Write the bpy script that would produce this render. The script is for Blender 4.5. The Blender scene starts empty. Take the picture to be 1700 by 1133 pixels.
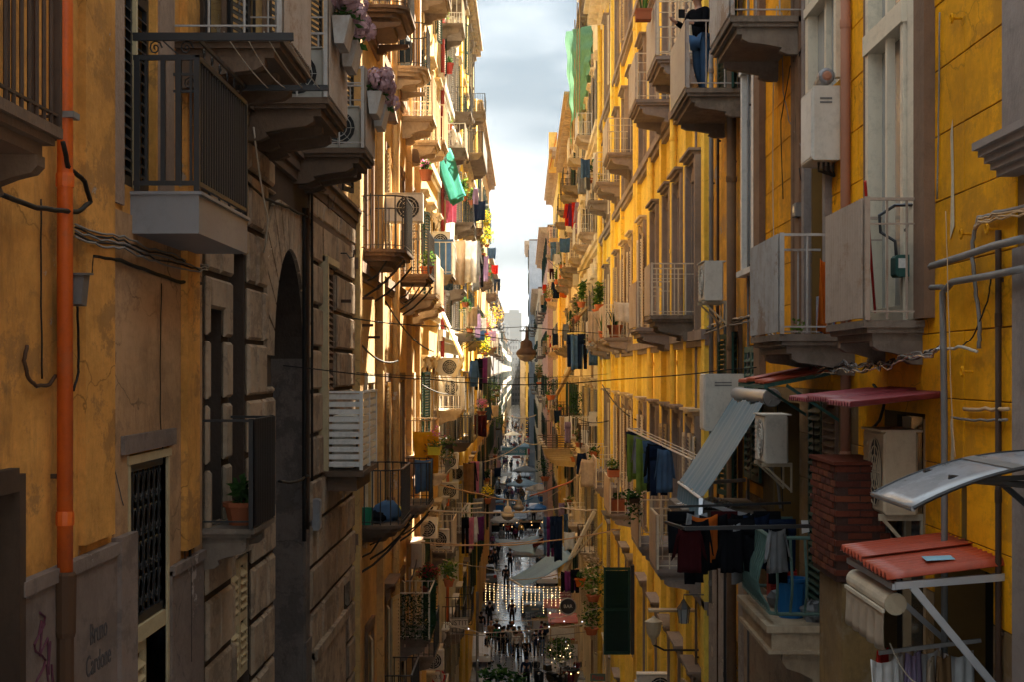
import bpy, bmesh, math, random
from mathutils import Vector, Matrix
from math import sin, cos, pi, radians
C = bpy.context.scene.collection
SC = bpy.context.scene
F, VX, VY, EYE = 2700.0, 872.0, 615.0, 17.0     # the street runs along +Y, the eye is 17 m above its foot

# ---------------------------------------------------------------- camera
cam_d = bpy.data.cameras.new('camera'); cam = bpy.data.objects.new('camera', cam_d); C.objects.link(cam)
cam.location = (0, 0, EYE); cam.rotation_euler = (pi/2, 0, 0)
cam_d.sensor_width = 36; cam_d.lens = F/1700*36
cam_d.shift_x = -(VX-850)/1700; cam_d.shift_y = (VY-566.5)/1700
cam_d.clip_start = 0.3; cam_d.clip_end = 6000
SC.camera = cam

# ---------------------------------------------------------------- light
SUN_EL, SUN_AZ = radians(44), radians(15)       # azimuth measured from +Y (down the street) towards +X
w = bpy.data.worlds.new('World'); SC.world = w; w.use_nodes = True
nt = w.node_tree; nt.nodes.clear(); N = nt.nodes.new; K = nt.links.new
out = N('ShaderNodeOutputWorld'); bg = N('ShaderNodeBackground'); K(bg.outputs[0], out.inputs[0])
sky = N('ShaderNodeTexSky'); sky.sky_type = 'NISHITA'; sky.sun_disc = False
sky.sun_elevation = SUN_EL; sky.sun_rotation = SUN_AZ; sky.air_density = 1.0; sky.dust_density = 1.6; sky.altitude = 50
tc = N('ShaderNodeTexCoord'); mp = N('ShaderNodeMapping'); mp.inputs['Scale'].default_value = (1.3, 1.3, 4.5)
mp.inputs['Location'].default_value = (.35, .2, .6)
K(tc.outputs['Generated'], mp.inputs[0])
nz = N('ShaderNodeTexNoise'); nz.inputs['Scale'].default_value = 2.4; nz.inputs['Detail'].default_value = 7; nz.inputs['Roughness'].default_value = .52
K(mp.outputs[0], nz.inputs['Vector'])
rp = N('ShaderNodeValToRGB'); e = rp.color_ramp.elements
e[0].position = .30; e[0].color = (.994, .994, .994, 1); e[1].position = .62; e[1].color = (.998, .998, .998, 1)
K(nz.outputs[0], rp.inputs[0])
nz2 = N('ShaderNodeTexNoise'); nz2.inputs['Scale'].default_value = 3.2; nz2.inputs['Detail'].default_value = 6
K(mp.outputs[0], nz2.inputs['Vector'])
cc = N('ShaderNodeValToRGB'); e = cc.color_ramp.elements
e[0].position = .40; e[0].color = (.165, .212, .25, 1); e[1].position = .60; e[1].color = (.435, .475, .50, 1)
K(nz2.outputs[0], cc.inputs[0])
# cloud light follows the standard overcast sky: zenith three times as bright as the horizon
sx = N('ShaderNodeSeparateXYZ'); K(tc.outputs['Generated'], sx.inputs[0])
ov = N('ShaderNodeMath'); ov.operation = 'MULTIPLY_ADD'; ov.use_clamp = False; K(sx.outputs['Z'], ov.inputs[0]); ov.inputs[1].default_value = 2.0; ov.inputs[2].default_value = 1.0
mo = N('ShaderNodeMath'); mo.operation = 'MAXIMUM'; K(ov.outputs[0], mo.inputs[0]); mo.inputs[1].default_value = 1.0
cm = N('ShaderNodeVectorMath'); cm.operation = 'SCALE'; K(cc.outputs[0], cm.inputs[0]); K(mo.outputs[0], cm.inputs['Scale'])
mx = N('ShaderNodeMixRGB'); K(rp.outputs[0], mx.inputs[0]); K(sky.outputs[0], mx.inputs[1]); K(cm.outputs[0], mx.inputs[2])
K(mx.outputs[0], bg.inputs[0]); bg.inputs[1].default_value = 0.05
sun_d = bpy.data.lights.new('sun', 'SUN'); sun_d.energy = 2.15; sun_d.angle = radians(.6); sun_d.color = (1, .87, .66)
sun = bpy.data.objects.new('sun', sun_d); C.objects.link(sun)
sdir = Vector((sin(SUN_AZ)*cos(SUN_EL), cos(SUN_AZ)*cos(SUN_EL), sin(SUN_EL)))
sun.rotation_euler = sdir.to_track_quat('Z', 'Y').to_euler(); sun.location = (60, 100, 120)
SC.view_settings.view_transform = 'Standard'; SC.view_settings.look = 'None'
SC.view_settings.exposure = 5.1; SC.view_settings.gamma = 1; SC.view_settings.use_curve_mapping = False
SC.render.engine = 'CYCLES'; SC.cycles.use_denoising = True
SC.cycles.max_bounces = 10; SC.cycles.diffuse_bounces = 8; SC.cycles.glossy_bounces = 3; SC.cycles.transparent_max_bounces = 16
SC.cycles.volume_bounces = 0; SC.cycles.sample_clamp_indirect = 8

# ---------------------------------------------------------------- materials
MATS = {}
def mat(name, col, col2=None, rough=.85, metal=0., streak=0., stain=None, stain_amt=.0, scale=1., bump=.0, bscale=30., spec=.13, streak_col=None, local=False, thr=.52, grain=.0, peel=None, crack=0., soot=0.):
    """weathered paint / plaster / stone / metal: two tones, fine grain, vertical run-off streaks and blotchy stains"""
    if name in MATS: return MATS[name]
    m = bpy.data.materials.new(name); m.use_nodes = True; MATS[name] = m
    t = m.node_tree; N = t.nodes.new; K = t.links.new
    b = t.nodes['Principled BSDF']; b.inputs['Roughness'].default_value = rough; b.inputs['Metallic'].default_value = metal
    b.inputs['Specular IOR Level'].default_value = spec
    if local:
        tc = N('ShaderNodeTexCoord'); pos = tc.outputs['Object']
    else:
        g = N('ShaderNodeNewGeometry'); pos = g.outputs['Position']
    def noise(sx, sy, sz, detail=5, rgh=.6):
        mp = N('ShaderNodeMapping'); mp.inputs['Scale'].default_value = (sx, sy, sz); K(pos, mp.inputs[0])
        n = N('ShaderNodeTexNoise'); n.inputs['Scale'].default_value = 1; n.inputs['Detail'].default_value = detail
        n.inputs['Roughness'].default_value = rgh; K(mp.outputs[0], n.inputs['Vector']); return n.outputs[0]
    def ramp(src, a, bb):
        r = N('ShaderNodeMapRange'); r.inputs[1].default_value = a; r.inputs[2].default_value = bb; r.clamp = True
        K(src, r.inputs[0]); return r.outputs[0]
    def mix(fac, c1, c2, f=None):
        x = N('ShaderNodeMixRGB')
        if f is not None:
            mm = N('ShaderNodeMath'); mm.operation = 'MULTIPLY'; K(fac, mm.inputs[0]); mm.inputs[1].default_value = f; fac = mm.outputs[0]
        K(fac, x.inputs[0])
        for i, c in ((1, c1), (2, c2)):
            if isinstance(c, tuple): x.inputs[i].default_value = c+(1,)
            else: K(c, x.inputs[i])
        return x.outputs[0]
    c = tuple(col); s = scale
    if col2 is None: col2 = tuple(v*.78 for v in col)
    c = mix(ramp(noise(.8*s, .45*s, .8*s, 8, .68), .38, .62), c, tuple(col2))
    if streak or stain_amt: c = mix(ramp(noise(9*s, 2.2*s, 7*s, 10, .78), .50, .64), c, tuple(v*.62 for v in col), .55)
    if grain:
        c = mix(ramp(noise(14*s, 14*s, 14*s, 4), .4, .7), c, tuple(v*.55 for v in col), grain)
    if streak:
        sc_ = streak_col or tuple(v*.30 for v in col)
        c = mix(ramp(noise(4*s, 2.4*s, .7*s, 9, .8), .53, .70), c, sc_, streak*.7)
        c = mix(ramp(noise(1.1*s, .8*s, .5*s, 10, .8), .51, .64), c, sc_, streak*.85)
    if stain_amt:
        c = mix(ramp(noise(1.7*s, .8*s, 1.5*s, 10, .76), thr, thr+.05), c, tuple(stain or (.18, .13, .09)), stain_amt)
    if soot:
        c = mix(ramp(noise(.35, .22, .35, 9, .76), .46, .62), c, tuple(v*.35 for v in col), soot)
    hgt = None
    if peel:
        pm_, pa = peel; q = noise(1.2*s, .6*s, 1.2*s, 12, .70); mk = ramp(q, pa, pa+.012); c = mix(ramp(q, pa-.03, pa), c, tuple(v*.5 for v in col), .55); c = mix(mk, c, tuple(pm_)); hgt = mk
    if crack:
        mp = N('ShaderNodeMapping'); mp.inputs['Scale'].default_value = (.9, .55, .9); K(pos, mp.inputs[0])
        wv = N('ShaderNodeTexNoise'); wv.inputs['Scale'].default_value = 3; wv.inputs['Detail'].default_value = 5; K(mp.outputs[0], wv.inputs['Vector'])
        ad = N('ShaderNodeMixRGB'); ad.blend_type = 'ADD'; ad.inputs[0].default_value = .45; K(mp.outputs[0], ad.inputs[1]); K(wv.outputs['Color'], ad.inputs[2])
        vo = N('ShaderNodeTexVoronoi'); vo.feature = 'DISTANCE_TO_EDGE'; vo.inputs['Scale'].default_value = 1.1; K(ad.outputs[0], vo.inputs['Vector'])
        cr_ = N('ShaderNodeMapRange'); cr_.inputs[1].default_value = .0; cr_.inputs[2].default_value = .010; cr_.inputs[3].default_value = 1; cr_.inputs[4].default_value = 0; K(vo.outputs['Distance'], cr_.inputs[0])
        gate = N('ShaderNodeMath'); gate.operation = 'MULTIPLY'; K(cr_.outputs[0], gate.inputs[0]); K(ramp(noise(.5, .5, .4, 3), .45, .6), gate.inputs[1])
        c = mix(gate.outputs[0], c, tuple(v*.22 for v in col), crack)
    K(c, b.inputs['Base Color'])
    if hgt is not None and bump:
        b0 = N('ShaderNodeBump'); b0.inputs['Strength'].default_value = .6; b0.inputs['Distance'].default_value = .03; b0.invert = True; K(hgt, b0.inputs['Height'])
    if bump:
        bn = N('ShaderNodeBump'); bn.inputs['Strength'].default_value = bump; bn.inputs['Distance'].default_value = .02
        K(noise(bscale, bscale, bscale*.6, 5), bn.inputs['Height']); K(bn.outputs[0], b.inputs['Normal'])
        if hgt is not None: K(b0.outputs[0], bn.inputs['Normal'])
    return m
def emit(name, col, st):
    if name in MATS: return MATS[name]
    m = bpy.data.materials.new(name); m.use_nodes = True; MATS[name] = m
    b = m.node_tree.nodes['Principled BSDF']; b.inputs['Base Color'].default_value = col+(1,)
    b.inputs['Emission Color'].default_value = col+(1,); b.inputs['Emission Strength'].default_value = st
    return m
def glass(name, col=(.03, .035, .04), rough=.08):
    if name in MATS: return MATS[name]
    m = bpy.data.materials.new(name); m.use_nodes = True; MATS[name] = m
    b = m.node_tree.nodes['Principled BSDF']; b.inputs['Base Color'].default_value = col+(1,)
    b.inputs['Roughness'].default_value = rough; b.inputs['Specular IOR Level'].default_value = .7
    return m
def translucent(name, col, tr=.45, holes=0.):
    """thin cloth or leaves: part of the light passes through"""
    if name in MATS: return MATS[name]
    m = bpy.data.materials.new(name); m.use_nodes = True; MATS[name] = m
    t = m.node_tree; N = t.nodes.new; K = t.links.new; t.nodes.clear()
    o = N('ShaderNodeOutputMaterial'); d = N('ShaderNodeBsdfDiffuse'); l = N('ShaderNodeBsdfTranslucent'); x = N('ShaderNodeMixShader')
    g = N('ShaderNodeNewGeometry'); n = N('ShaderNodeTexNoise'); n.inputs['Scale'].default_value = 6; K(g.outputs['Position'], n.inputs['Vector'])
    mm = N('ShaderNodeMixRGB'); mm.inputs[1].default_value = tuple(v*.6 for v in col)+(1,); mm.inputs[2].default_value = tuple(min(1, v*1.3) for v in col)+(1,)
    K(n.outputs[0], mm.inputs[0]); K(mm.outputs[0], d.inputs[0]); K(mm.outputs[0], l.inputs[0])
    x.inputs[0].default_value = tr; K(d.outputs[0], x.inputs[1]); K(l.outputs[0], x.inputs[2]); K(x.outputs[0], o.inputs[0])
    return m

# ---------------------------------------------------------------- geometry helpers (authored in metres, z measured from the eye)
def P(px, py, d): return ((px-VX)/F*d, d, (VY-py)/F*d)
def U(px, X): return F*X/(px-VX)                     # distance of the wall plane X under an image column
def WP(px, py, X):
    u = U(px, X); return (X, u, (VY-py)/F*u)
ROOT = {}
class MB:
    def __init__(s): s.v = []; s.f = []; s.m = []; s.smooth = False
    def add(s, vs, fs, mi=0):
        n = len(s.v); s.v += [tuple(v) for v in vs]; s.f += [tuple(i+n for i in f) for f in fs]; s.m += [mi]*len(fs); return s
    def box(s, x0, x1, y0, y1, z0, z1, mi=0):
        if x0 > x1: x0, x1 = x1, x0
        if y0 > y1: y0, y1 = y1, y0
        if z0 > z1: z0, z1 = z1, z0
        return s.add([(x0,y0,z0),(x1,y0,z0),(x1,y1,z0),(x0,y1,z0),(x0,y0,z1),(x1,y0,z1),(x1,y1,z1),(x0,y1,z1)],
            [(0,3,2,1),(4,5,6,7),(0,1,5,4),(1,2,6,5),(2,3,7,6),(3,0,4,7)], mi)
    def bbox(s, x0, x1, y0, y1, z0, z1, b=.02, mi=0):
        """box with chamfered edges on the four sides of its +-x faces"""
        if x0 > x1: x0, x1 = x1, x0
        vs = []
        for x, i in ((x0, b), (x0+b, 0), (x1-b, 0), (x1, b)):
            vs += [(x, y0+i, z0+i), (x, y1-i, z0+i), (x, y1-i, z1-i), (x, y0+i, z1-i)]
        fs = [(0,3,2,1), (12,13,14,15)]
        for k in range(3):
            a = 4*k
            for j in range(4): fs.append((a+j, a+(j+1) % 4, a+4+(j+1) % 4, a+4+j))
        return s.add(vs, fs, mi)
    def bar(s, p, q, a, b=None, up=(0,0,1), mi=0):
        p = Vector(p); q = Vector(q); d = (q-p).normalized(); b = b or a
        up = Vector(up)
        if abs(d.dot(up)) > .98: up = Vector((0,1,0))
        x = d.cross(up).normalized()*a/2; y = x.cross(d).normalized()*b/2
        return s.add([p-x-y, p+x-y, p+x+y, p-x+y, q-x-y, q+x-y, q+x+y, q-x+y],
            [(0,3,2,1),(4,5,6,7),(0,1,5,4),(1,2,6,5),(2,3,7,6),(3,0,4,7)], mi)
    def tube(s, pts, r, n=6, mi=0, close=True):
        pts = [Vector(p) for p in pts]; rs = r if isinstance(r, (list, tuple)) else [r]*len(pts)
        base = len(s.v); pr = None
        for i, p in enumerate(pts):
            d = (pts[min(i+1, len(pts)-1)]-pts[max(i-1, 0)]).normalized()
            up = pr if pr is not None else (Vector((0,0,1)) if abs(d.z) < .9 else Vector((0,1,0)))
            x = d.cross(up)
            if x.length < 1e-4: x = d.cross(Vector((1,0,0)))
            x.normalize(); y = x.cross(d).normalized(); pr = y
            for k in range(n):
                a = 2*pi*k/n; s.v.append(tuple(p+(x*cos(a)+y*sin(a))*rs[i]))
        for i in range(len(pts)-1):
            for k in range(n):
                a = base+i*n+k; b = base+i*n+(k+1) % n
                s.f.append((a, b, b+n, a+n)); s.m.append(mi)
        if close:
            s.f.append(tuple(base+k for k in range(n))[::-1]); s.m.append(mi)
            s.f.append(tuple(base+(len(pts)-1)*n+k for k in range(n))); s.m.append(mi)
        return s
    def lathe(s, c, prof, n=12, mi=0, ax='z'):
        base = len(s.v); c = Vector(c)
        for r, h in prof:
            for k in range(n):
                a = 2*pi*k/n
                o = (r*cos(a), r*sin(a), h) if ax == 'z' else ((r*cos(a), h, r*sin(a)) if ax == 'y' else (h, r*cos(a), r*sin(a)))
                s.v.append(tuple(c+Vector(o)))
        for i in range(len(prof)-1):
            for k in range(n):
                a = base+i*n+k; b = base+i*n+(k+1) % n
                s.f.append((a, b, b+n, a+n)); s.m.append(mi)
        s.f.append(tuple(base+k for k in range(n))[::-1]); s.m.append(mi)
        s.f.append(tuple(base+(len(prof)-1)*n+k for k in range(n))); s.m.append(mi)
        return s
    def prism(s, poly, axis, a, b, mi=0):
        """extrude a closed 2-D outline along an axis from a to b"""
        n = len(poly); vs = []
        for t in (a, b):
            for p, q in poly:
                vs.append((t, p, q) if axis == 'x' else ((p, t, q) if axis == 'y' else (p, q, t)))
        fs = [tuple(range(n))[::-1], tuple(range(n, 2*n))]+[(i, (i+1) % n, n+(i+1) % n, n+i) for i in range(n)]
        return s.add(vs, fs, mi)
    def sheet(s, fn, nu, nv, th=0., mi=0, nrm=(1,0,0)):
        b = len(s.v); o = Vector(nrm)*th
        L = (0,) if not th else (0, 1)
        for l in L:
            for j in range(nv+1):
                for i in range(nu+1):
                    s.v.append(tuple(Vector(fn(i/nu, j/nv))+o*l))
        for l in L:
            k = b+l*(nu+1)*(nv+1)
            for j in range(nv):
                for i in range(nu):
                    a = k+j*(nu+1)+i
                    q = (a, a+1, a+nu+2, a+nu+1); s.f.append(q if not l else q[::-1]); s.m.append(mi)
        if th:
            k = (nu+1)*(nv+1); edge = [i for i in range(nu+1)]+[j*(nu+1)+nu for j in range(1, nv+1)]+[nv*(nu+1)+i for i in range(nu-1, -1, -1)]+[j*(nu+1) for j in range(nv-1, 0, -1)]
            for i in range(len(edge)):
                a, c = b+edge[i], b+edge[(i+1) % len(edge)]
                s.f.append((a, a+k, c+k, c)); s.m.append(mi)
        return s
    def blob(s, c, r, n=6, m=4, j=.25, rnd=random, mi=0):
        c = Vector(c); b = len(s.v); rx, ry, rz = r if isinstance(r, tuple) else (r, r, r)
        for i in range(m+1):
            t = pi*i/m
            for k in range(n):
                a = 2*pi*k/n; q = 1+rnd.uniform(-j, j)
                s.v.append((c.x+rx*sin(t)*cos(a)*q, c.y+ry*sin(t)*sin(a)*q, c.z+rz*cos(t)*q))
        for i in range(m):
            for k in range(n):
                a = b+i*n+k; d = b+i*n+(k+1) % n
                s.f.append((a, a+n, d+n, d)); s.m.append(mi)
        return s
    def mesh(s, name, mats, off=(0,0,0)):
        ox, oy, oz = off
        me = bpy.data.meshes.new(name)
        me.from_pydata([(x-ox, y-oy, z-oz) for x, y, z in s.v], [], s.f)
        mats = mats if isinstance(mats, (list, tuple)) else [mats]
        for m in mats: me.materials.append(m)
        if len(mats) > 1: me.polygons.foreach_set('material_index', s.m)
        if s.smooth: me.polygons.foreach_set('use_smooth', [True]*len(s.f))
        me.update(); return me
    def build(s, name, mats, parent=None, label=None, cat=None, group=None, kind=None, at=None):
        """link as one object; authored coordinates are world ones (z from the eye); `at` gives a base point to a top-level mesh"""
        pw = Vector(ROOT.get(parent.name, (0,0,0))) if parent else Vector((0,0,0))
        if at is None: at = pw if parent else (Vector(s.v[0]) if s.v else Vector())
        at = Vector(at)
        me = s.mesh(name, mats, at)
        o = bpy.data.objects.new(name, me); C.objects.link(o)
        ROOT[o.name] = at
        if parent: o.parent = parent; o.location = at-pw
        else: o.location = at+Vector((0,0,EYE))
        tag(o, label, cat, group, kind); return o
def tag(o, label=None, cat=None, group=None, kind=None):
    if label: o['label'] = label
    if cat: o['category'] = cat
    if group: o['group'] = group
    if kind: o['kind'] = kind
    return o
def thing(name, label, cat, at, group=None):
    o = bpy.data.objects.new(name, None); C.objects.link(o); o.empty_display_size = .1
    o.location = Vector(at)+Vector((0,0,EYE)); ROOT[o.name] = Vector(at)
    return tag(o, label, cat, group)
KIDS = {}
def kids(o):
    return [c for c in o.children]
def dup(o, at=None, rz=None, parent=None, label=None, group=None, scale=None, mats=None, ch=None):
    """copy a thing (or a part) with its parts and their sub-parts"""
    c = o.copy(); C.objects.link(c)
    if parent is not None: c.parent = parent
    if at is not None:
        at = Vector(at); ROOT[c.name] = at
        c.location = at-ROOT[parent.name] if parent is not None else at+Vector((0,0,EYE))
    if rz is not None: c.rotation_euler = (0, 0, rz)
    if scale is not None: c.scale = scale if isinstance(scale, tuple) else (scale,)*3
    if label: c['label'] = label
    if group: c['group'] = group
    if mats and c.type == 'MESH' and c.name.split('.')[0] in mats: relink(c, mats[c.name.split('.')[0]])
    for k in (ch if ch is not None else o.children):
        d = k.copy(); C.objects.link(d); d.parent = c
        if mats and d.name.split('.')[0] in mats: relink(d, mats[d.name.split('.')[0]])
        for g in k.children:
            q = g.copy(); C.objects.link(q); q.parent = d
            if mats and q.name.split('.')[0] in mats: relink(q, mats[q.name.split('.')[0]])
    return c
def relink(o, m):
    for sl in o.material_slots: sl.link = 'OBJECT'
    o.material_slots[0].material = m
def rz(side): return 0. if side > 0 else pi           # left walls (side=1) face +X, right walls (side=-1) face -X
# ---------------------------------------------------------------- palette
def M(n): return MATS[n]
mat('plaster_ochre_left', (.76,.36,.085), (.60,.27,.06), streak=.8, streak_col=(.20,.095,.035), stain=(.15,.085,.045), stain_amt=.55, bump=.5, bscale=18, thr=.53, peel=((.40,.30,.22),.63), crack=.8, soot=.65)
mat('plaster_brown', (.52,.31,.16), (.42,.24,.12), streak=.7, streak_col=(.16,.09,.05), stain=(.22,.13,.08), stain_amt=.5, bump=.5, bscale=18, peel=((.40,.30,.22),.62), crack=.9, soot=.6)
mat('plinth_grey', (.25,.185,.15), (.19,.14,.115), streak=.4, stain=(.08,.06,.05), stain_amt=.4, bump=.5, bscale=40, peel=((.33,.27,.23),.62), crack=.7, soot=.4)
mat('stucco_rough', (.34,.24,.17), (.28,.19,.14), bump=1., bscale=30, grain=.5)
mat('stone_dark', (.42,.31,.21), (.32,.23,.155), streak=.6, streak_col=(.06,.042,.032), stain=(.09,.06,.045), stain_amt=.5, bump=.8, bscale=18, scale=1.3, soot=.5, crack=.3)
mat('stone_joint', (.07,.048,.035), streak=.3, bump=.6)
mat('plaster_cement', (.155,.12,.10), (.12,.095,.08), stain=(.075,.06,.052), stain_amt=.75, bump=.6, bscale=25, thr=.50, crack=.6, peel=((.12,.10,.09),.585))
mat('plaster_peach', (.62,.39,.15), (.54,.32,.11), streak=.5, streak_col=(.22,.12,.06), stain=(.34,.2,.11), stain_amt=.45, bump=.35, bscale=14, peel=((.50,.42,.34),.64), crack=.7, soot=.45)
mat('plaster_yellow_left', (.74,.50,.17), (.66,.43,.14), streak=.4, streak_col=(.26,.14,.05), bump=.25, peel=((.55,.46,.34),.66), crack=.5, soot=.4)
mat('plaster_white', (.62,.58,.50), (.52,.47,.39), streak=.4, streak_col=(.32,.26,.2), bump=.2, soot=.3, crack=.5)
mat('plaster_gold', (.82,.60,.17), (.72,.47,.11), streak=.35, streak_col=(.3,.17,.05), bump=.2, soot=.35)
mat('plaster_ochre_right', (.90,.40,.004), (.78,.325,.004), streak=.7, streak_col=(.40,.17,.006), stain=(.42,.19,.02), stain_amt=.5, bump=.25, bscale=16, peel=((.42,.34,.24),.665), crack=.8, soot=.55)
mat('plaster_orange_right', (.80,.42,.05), (.62,.31,.05), streak=.7, streak_col=(.13,.08,.04), stain=(.3,.22,.14), stain_amt=.5, bump=.3, peel=((.34,.28,.22),.60), crack=.8, soot=.7)
mat('plaster_soot_shade', (.26,.16,.06), (.17,.11,.055), streak=.6, stain=(.26,.2,.13), stain_amt=.5, bump=.5, bscale=20, crack=.8)  # dirt and soot, with the shade below the canopies put into the colour
mat('score_line', (.20,.11,.03), bump=.3)
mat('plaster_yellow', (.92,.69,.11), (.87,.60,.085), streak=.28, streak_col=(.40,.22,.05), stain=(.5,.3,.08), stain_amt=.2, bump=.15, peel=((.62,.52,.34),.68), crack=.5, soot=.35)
mat('trim_grey', (.30,.25,.22), (.25,.205,.18), streak=.4, streak_col=(.11,.09,.075), bump=.3, soot=.4)
mat('trim_brown', (.22,.13,.08), (.16,.10,.065), streak=.5, streak_col=(.07,.05,.035), bump=.4)
mat('plaster_cream', (.72,.61,.42), (.60,.49,.33), streak=.5, streak_col=(.3,.22,.14), stain=(.36,.28,.2), stain_amt=.4, bump=.3, soot=.4, peel=((.4,.34,.27),.64))
mat('plaster_cream_ornate', (.76,.65,.44), (.66,.54,.35), streak=.3, streak_col=(.36,.28,.18), bump=.3, soot=.35)
mat('plaster_pink', (.60,.36,.26), (.5,.3,.22), streak=.4, bump=.2)
mat('plaster_pale_grey', (.13,.14,.16), (.10,.11,.125), streak=.4, streak_col=(.2,.2,.21), bump=.2)
mat('plaster_lilac', (.27,.23,.235), (.22,.19,.2), streak=.3, bump=.2)
mat('cement_old', (.26,.22,.19), (.19,.155,.13), stain=(.11,.085,.07), stain_amt=.6, bump=.7, streak=.5)
mat('slab_stone', (.24,.19,.145), (.15,.115,.09), streak=.5, streak_col=(.08,.06,.05), stain=(.10,.08,.06), stain_amt=.55, bump=.5)
mat('slab_brown', (.15,.095,.062), (.10,.065,.042), streak=.5, streak_col=(.06,.04,.03), bump=.5)
mat('slab_cream', (.50,.39,.26), (.40,.3,.2), streak=.5, streak_col=(.2,.14,.09), stain=(.25,.18,.12), stain_amt=.4, bump=.4)
mat('iron_black', (.007,.0075,.009), (.012,.009,.008), rough=.45, spec=.5)
mat('iron_rust', (.04,.024,.016), (.07,.035,.018), rough=.7)
mat('iron_brown', (.055,.035,.025), (.08,.048,.032), rough=.6, streak=.3)
mat('paint_grey', (.42,.39,.36), (.35,.32,.29), rough=.5, streak=.6, streak_col=(.2,.13,.08), stain=(.22,.12,.06), stain_amt=.6, thr=.55)
mat('paint_taupe', (.40,.31,.24), (.33,.25,.19), rough=.5, stain=(.22,.11,.05), stain_amt=.5, thr=.56, streak=.6, streak_col=(.2,.13,.08))
mat('paint_white', (.70,.67,.62), (.62,.59,.54), rough=.5, streak=.25, streak_col=(.36,.3,.25))
mat('paint_cream', (.66,.58,.44), (.6,.52,.4), rough=.5, streak=.2, streak_col=(.4,.33,.24))
mat('paint_green', (.045,.115,.095), (.035,.09,.075), rough=.6, streak=.3)
mat('paint_green_grey', (.10,.165,.14), (.08,.13,.11), rough=.55, streak=.3)
mat('shutter_green', (.012,.045,.032), (.012,.035,.026), rough=.6)
mat('shutter_brown', (.17,.105,.07), (.13,.08,.055), rough=.65, streak=.3)
mat('shutter_cream', (.48,.38,.22), (.40,.31,.18), rough=.6, streak=.3, streak_col=(.2,.14,.08))
mat('shutter_grey', (.23,.21,.20), (.18,.165,.155), rough=.6, streak=.3)
mat('shutter_dark', (.03,.025,.022), (.022,.019,.017), rough=.6)
mat('orange_pipe', (.62,.11,.008), (.50,.085,.008), rough=.5, spec=.4, streak=.5, streak_col=(.26,.055,.015), stain=(.30,.10,.04), stain_amt=.35)
mat('copper_pipe', (.40,.19,.12), (.34,.16,.10), rough=.5)
mat('brown_pipe', (.16,.095,.05), (.12,.07,.04), rough=.7, streak=.4)
mat('yellow_pipe', (.84,.58,.09), (.78,.52,.08), rough=.5, streak=.15)
mat('red_pipe', (.35,.045,.035), rough=.5)
mat('grey_pipe', (.20,.19,.18), (.15,.14,.13), rough=.5, streak=.3)
mat('ac_white', (.62,.58,.50), (.54,.50,.43), rough=.55, streak=.25, streak_col=(.33,.27,.2))
mat('ac_beige', (.50,.41,.28), (.43,.35,.24), rough=.55, streak=.25)
mat('ac_dark', (.03,.03,.03), rough=.6)
mat('metal_sheet', (.27,.265,.27), (.21,.205,.21), rough=.42, metal=.3, streak=.4, streak_col=(.22,.19,.17))
mat('galvanised', (.45,.46,.48), (.36,.37,.39), rough=.38, metal=.6)
mat('canopy_maroon', (.26,.035,.045), (.19,.03,.035), rough=.45, streak=.3, spec=.5)
mat('canopy_red', (.40,.06,.022), (.32,.05,.02), rough=.42, spec=.5, stain=(.16,.05,.03), stain_amt=.4)
mat('brick_dark', (.085,.024,.015), bump=.5, bscale=40); mat('brick_orange', (.16,.045,.02), bump=.5, bscale=40)
mat('brick_red', (.125,.03,.015), (.095,.024,.013), bump=.5, bscale=40)  # pier bricks darkened in colour to carry the shade they stand in
mat('brick_joint', (.06,.03,.022), bump=.4)
mat('terracotta', (.42,.13,.05), (.34,.105,.045), rough=.8)
mat('terracotta_dark', (.24,.07,.035), rough=.8)
mat('plastic_blue', (.02,.14,.36), rough=.35)
mat('plastic_red', (.45,.03,.02), rough=.4)
mat('plastic_green', (.03,.26,.14), rough=.4)
mat('plastic_yellow', (.6,.5,.03), rough=.4)
mat('cable_black', (.009,.008,.0075), (.018,.014,.012), rough=.6)
mat('cable_grey', (.22,.20,.18), rough=.6)
mat('cable_light', (.55,.48,.38), rough=.6)
mat('rope', (.55,.36,.2), rough=.8)
mat('rope_red', (.5,.16,.09), rough=.8)
mat('wood_dark', (.07,.042,.026), (.05,.03,.02), streak=.4)
mat('wood_pale', (.42,.29,.16), (.34,.23,.13), streak=.3)
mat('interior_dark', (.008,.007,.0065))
mat('skin', (.48,.27,.19), rough=.6); mat('hair_dark', (.03,.02,.015)); mat('hair_grey', (.3,.28,.26))
mat('rubber', (.008,.008,.009), rough=.7)
mat('asphalt_patch', (.10,.10,.105), rough=.5)
mat('steel_bright', (.55,.56,.58), rough=.25, metal=.9)
mat('limewash_grey', (.30,.265,.24), (.25,.22,.2), streak=.35, stain=(.13,.1,.085), stain_amt=.5, bump=.5, peel=((.42,.36,.28),.60), crack=.6)
mat('tuff', (.34,.26,.18), (.26,.19,.13), stain=(.14,.1,.07), stain_amt=.6, bump=1., bscale=22, streak=.4)
glass('window_glass'); glass('window_glass_pale', (.30,.31,.30), .15); glass('car_glass', (.015,.018,.02), .05)
for n, c in dict(cloth_white=(.75,.74,.72), cloth_grey=(.27,.28,.29), cloth_black=(.010,.0105,.013), cloth_navy=(.014,.025,.06), cloth_denim=(.09,.17,.30),
                 cloth_red=(.50,.03,.02), cloth_orange=(.62,.15,.02), cloth_lime=(.20,.30,.06), cloth_green=(.03,.20,.10), cloth_pink=(.6,.2,.3), cloth_purple=(.16,.03,.14),
                 cloth_beige=(.55,.44,.32), cloth_yellow=(.72,.40,.02), cloth_turquoise=(.07,.24,.26), cloth_lilac=(.40,.30,.45), cloth_maroon=(.05,.009,.011), cloth_tan=(.36,.2,.09)).items():
    translucent(n, c, .3)
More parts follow.
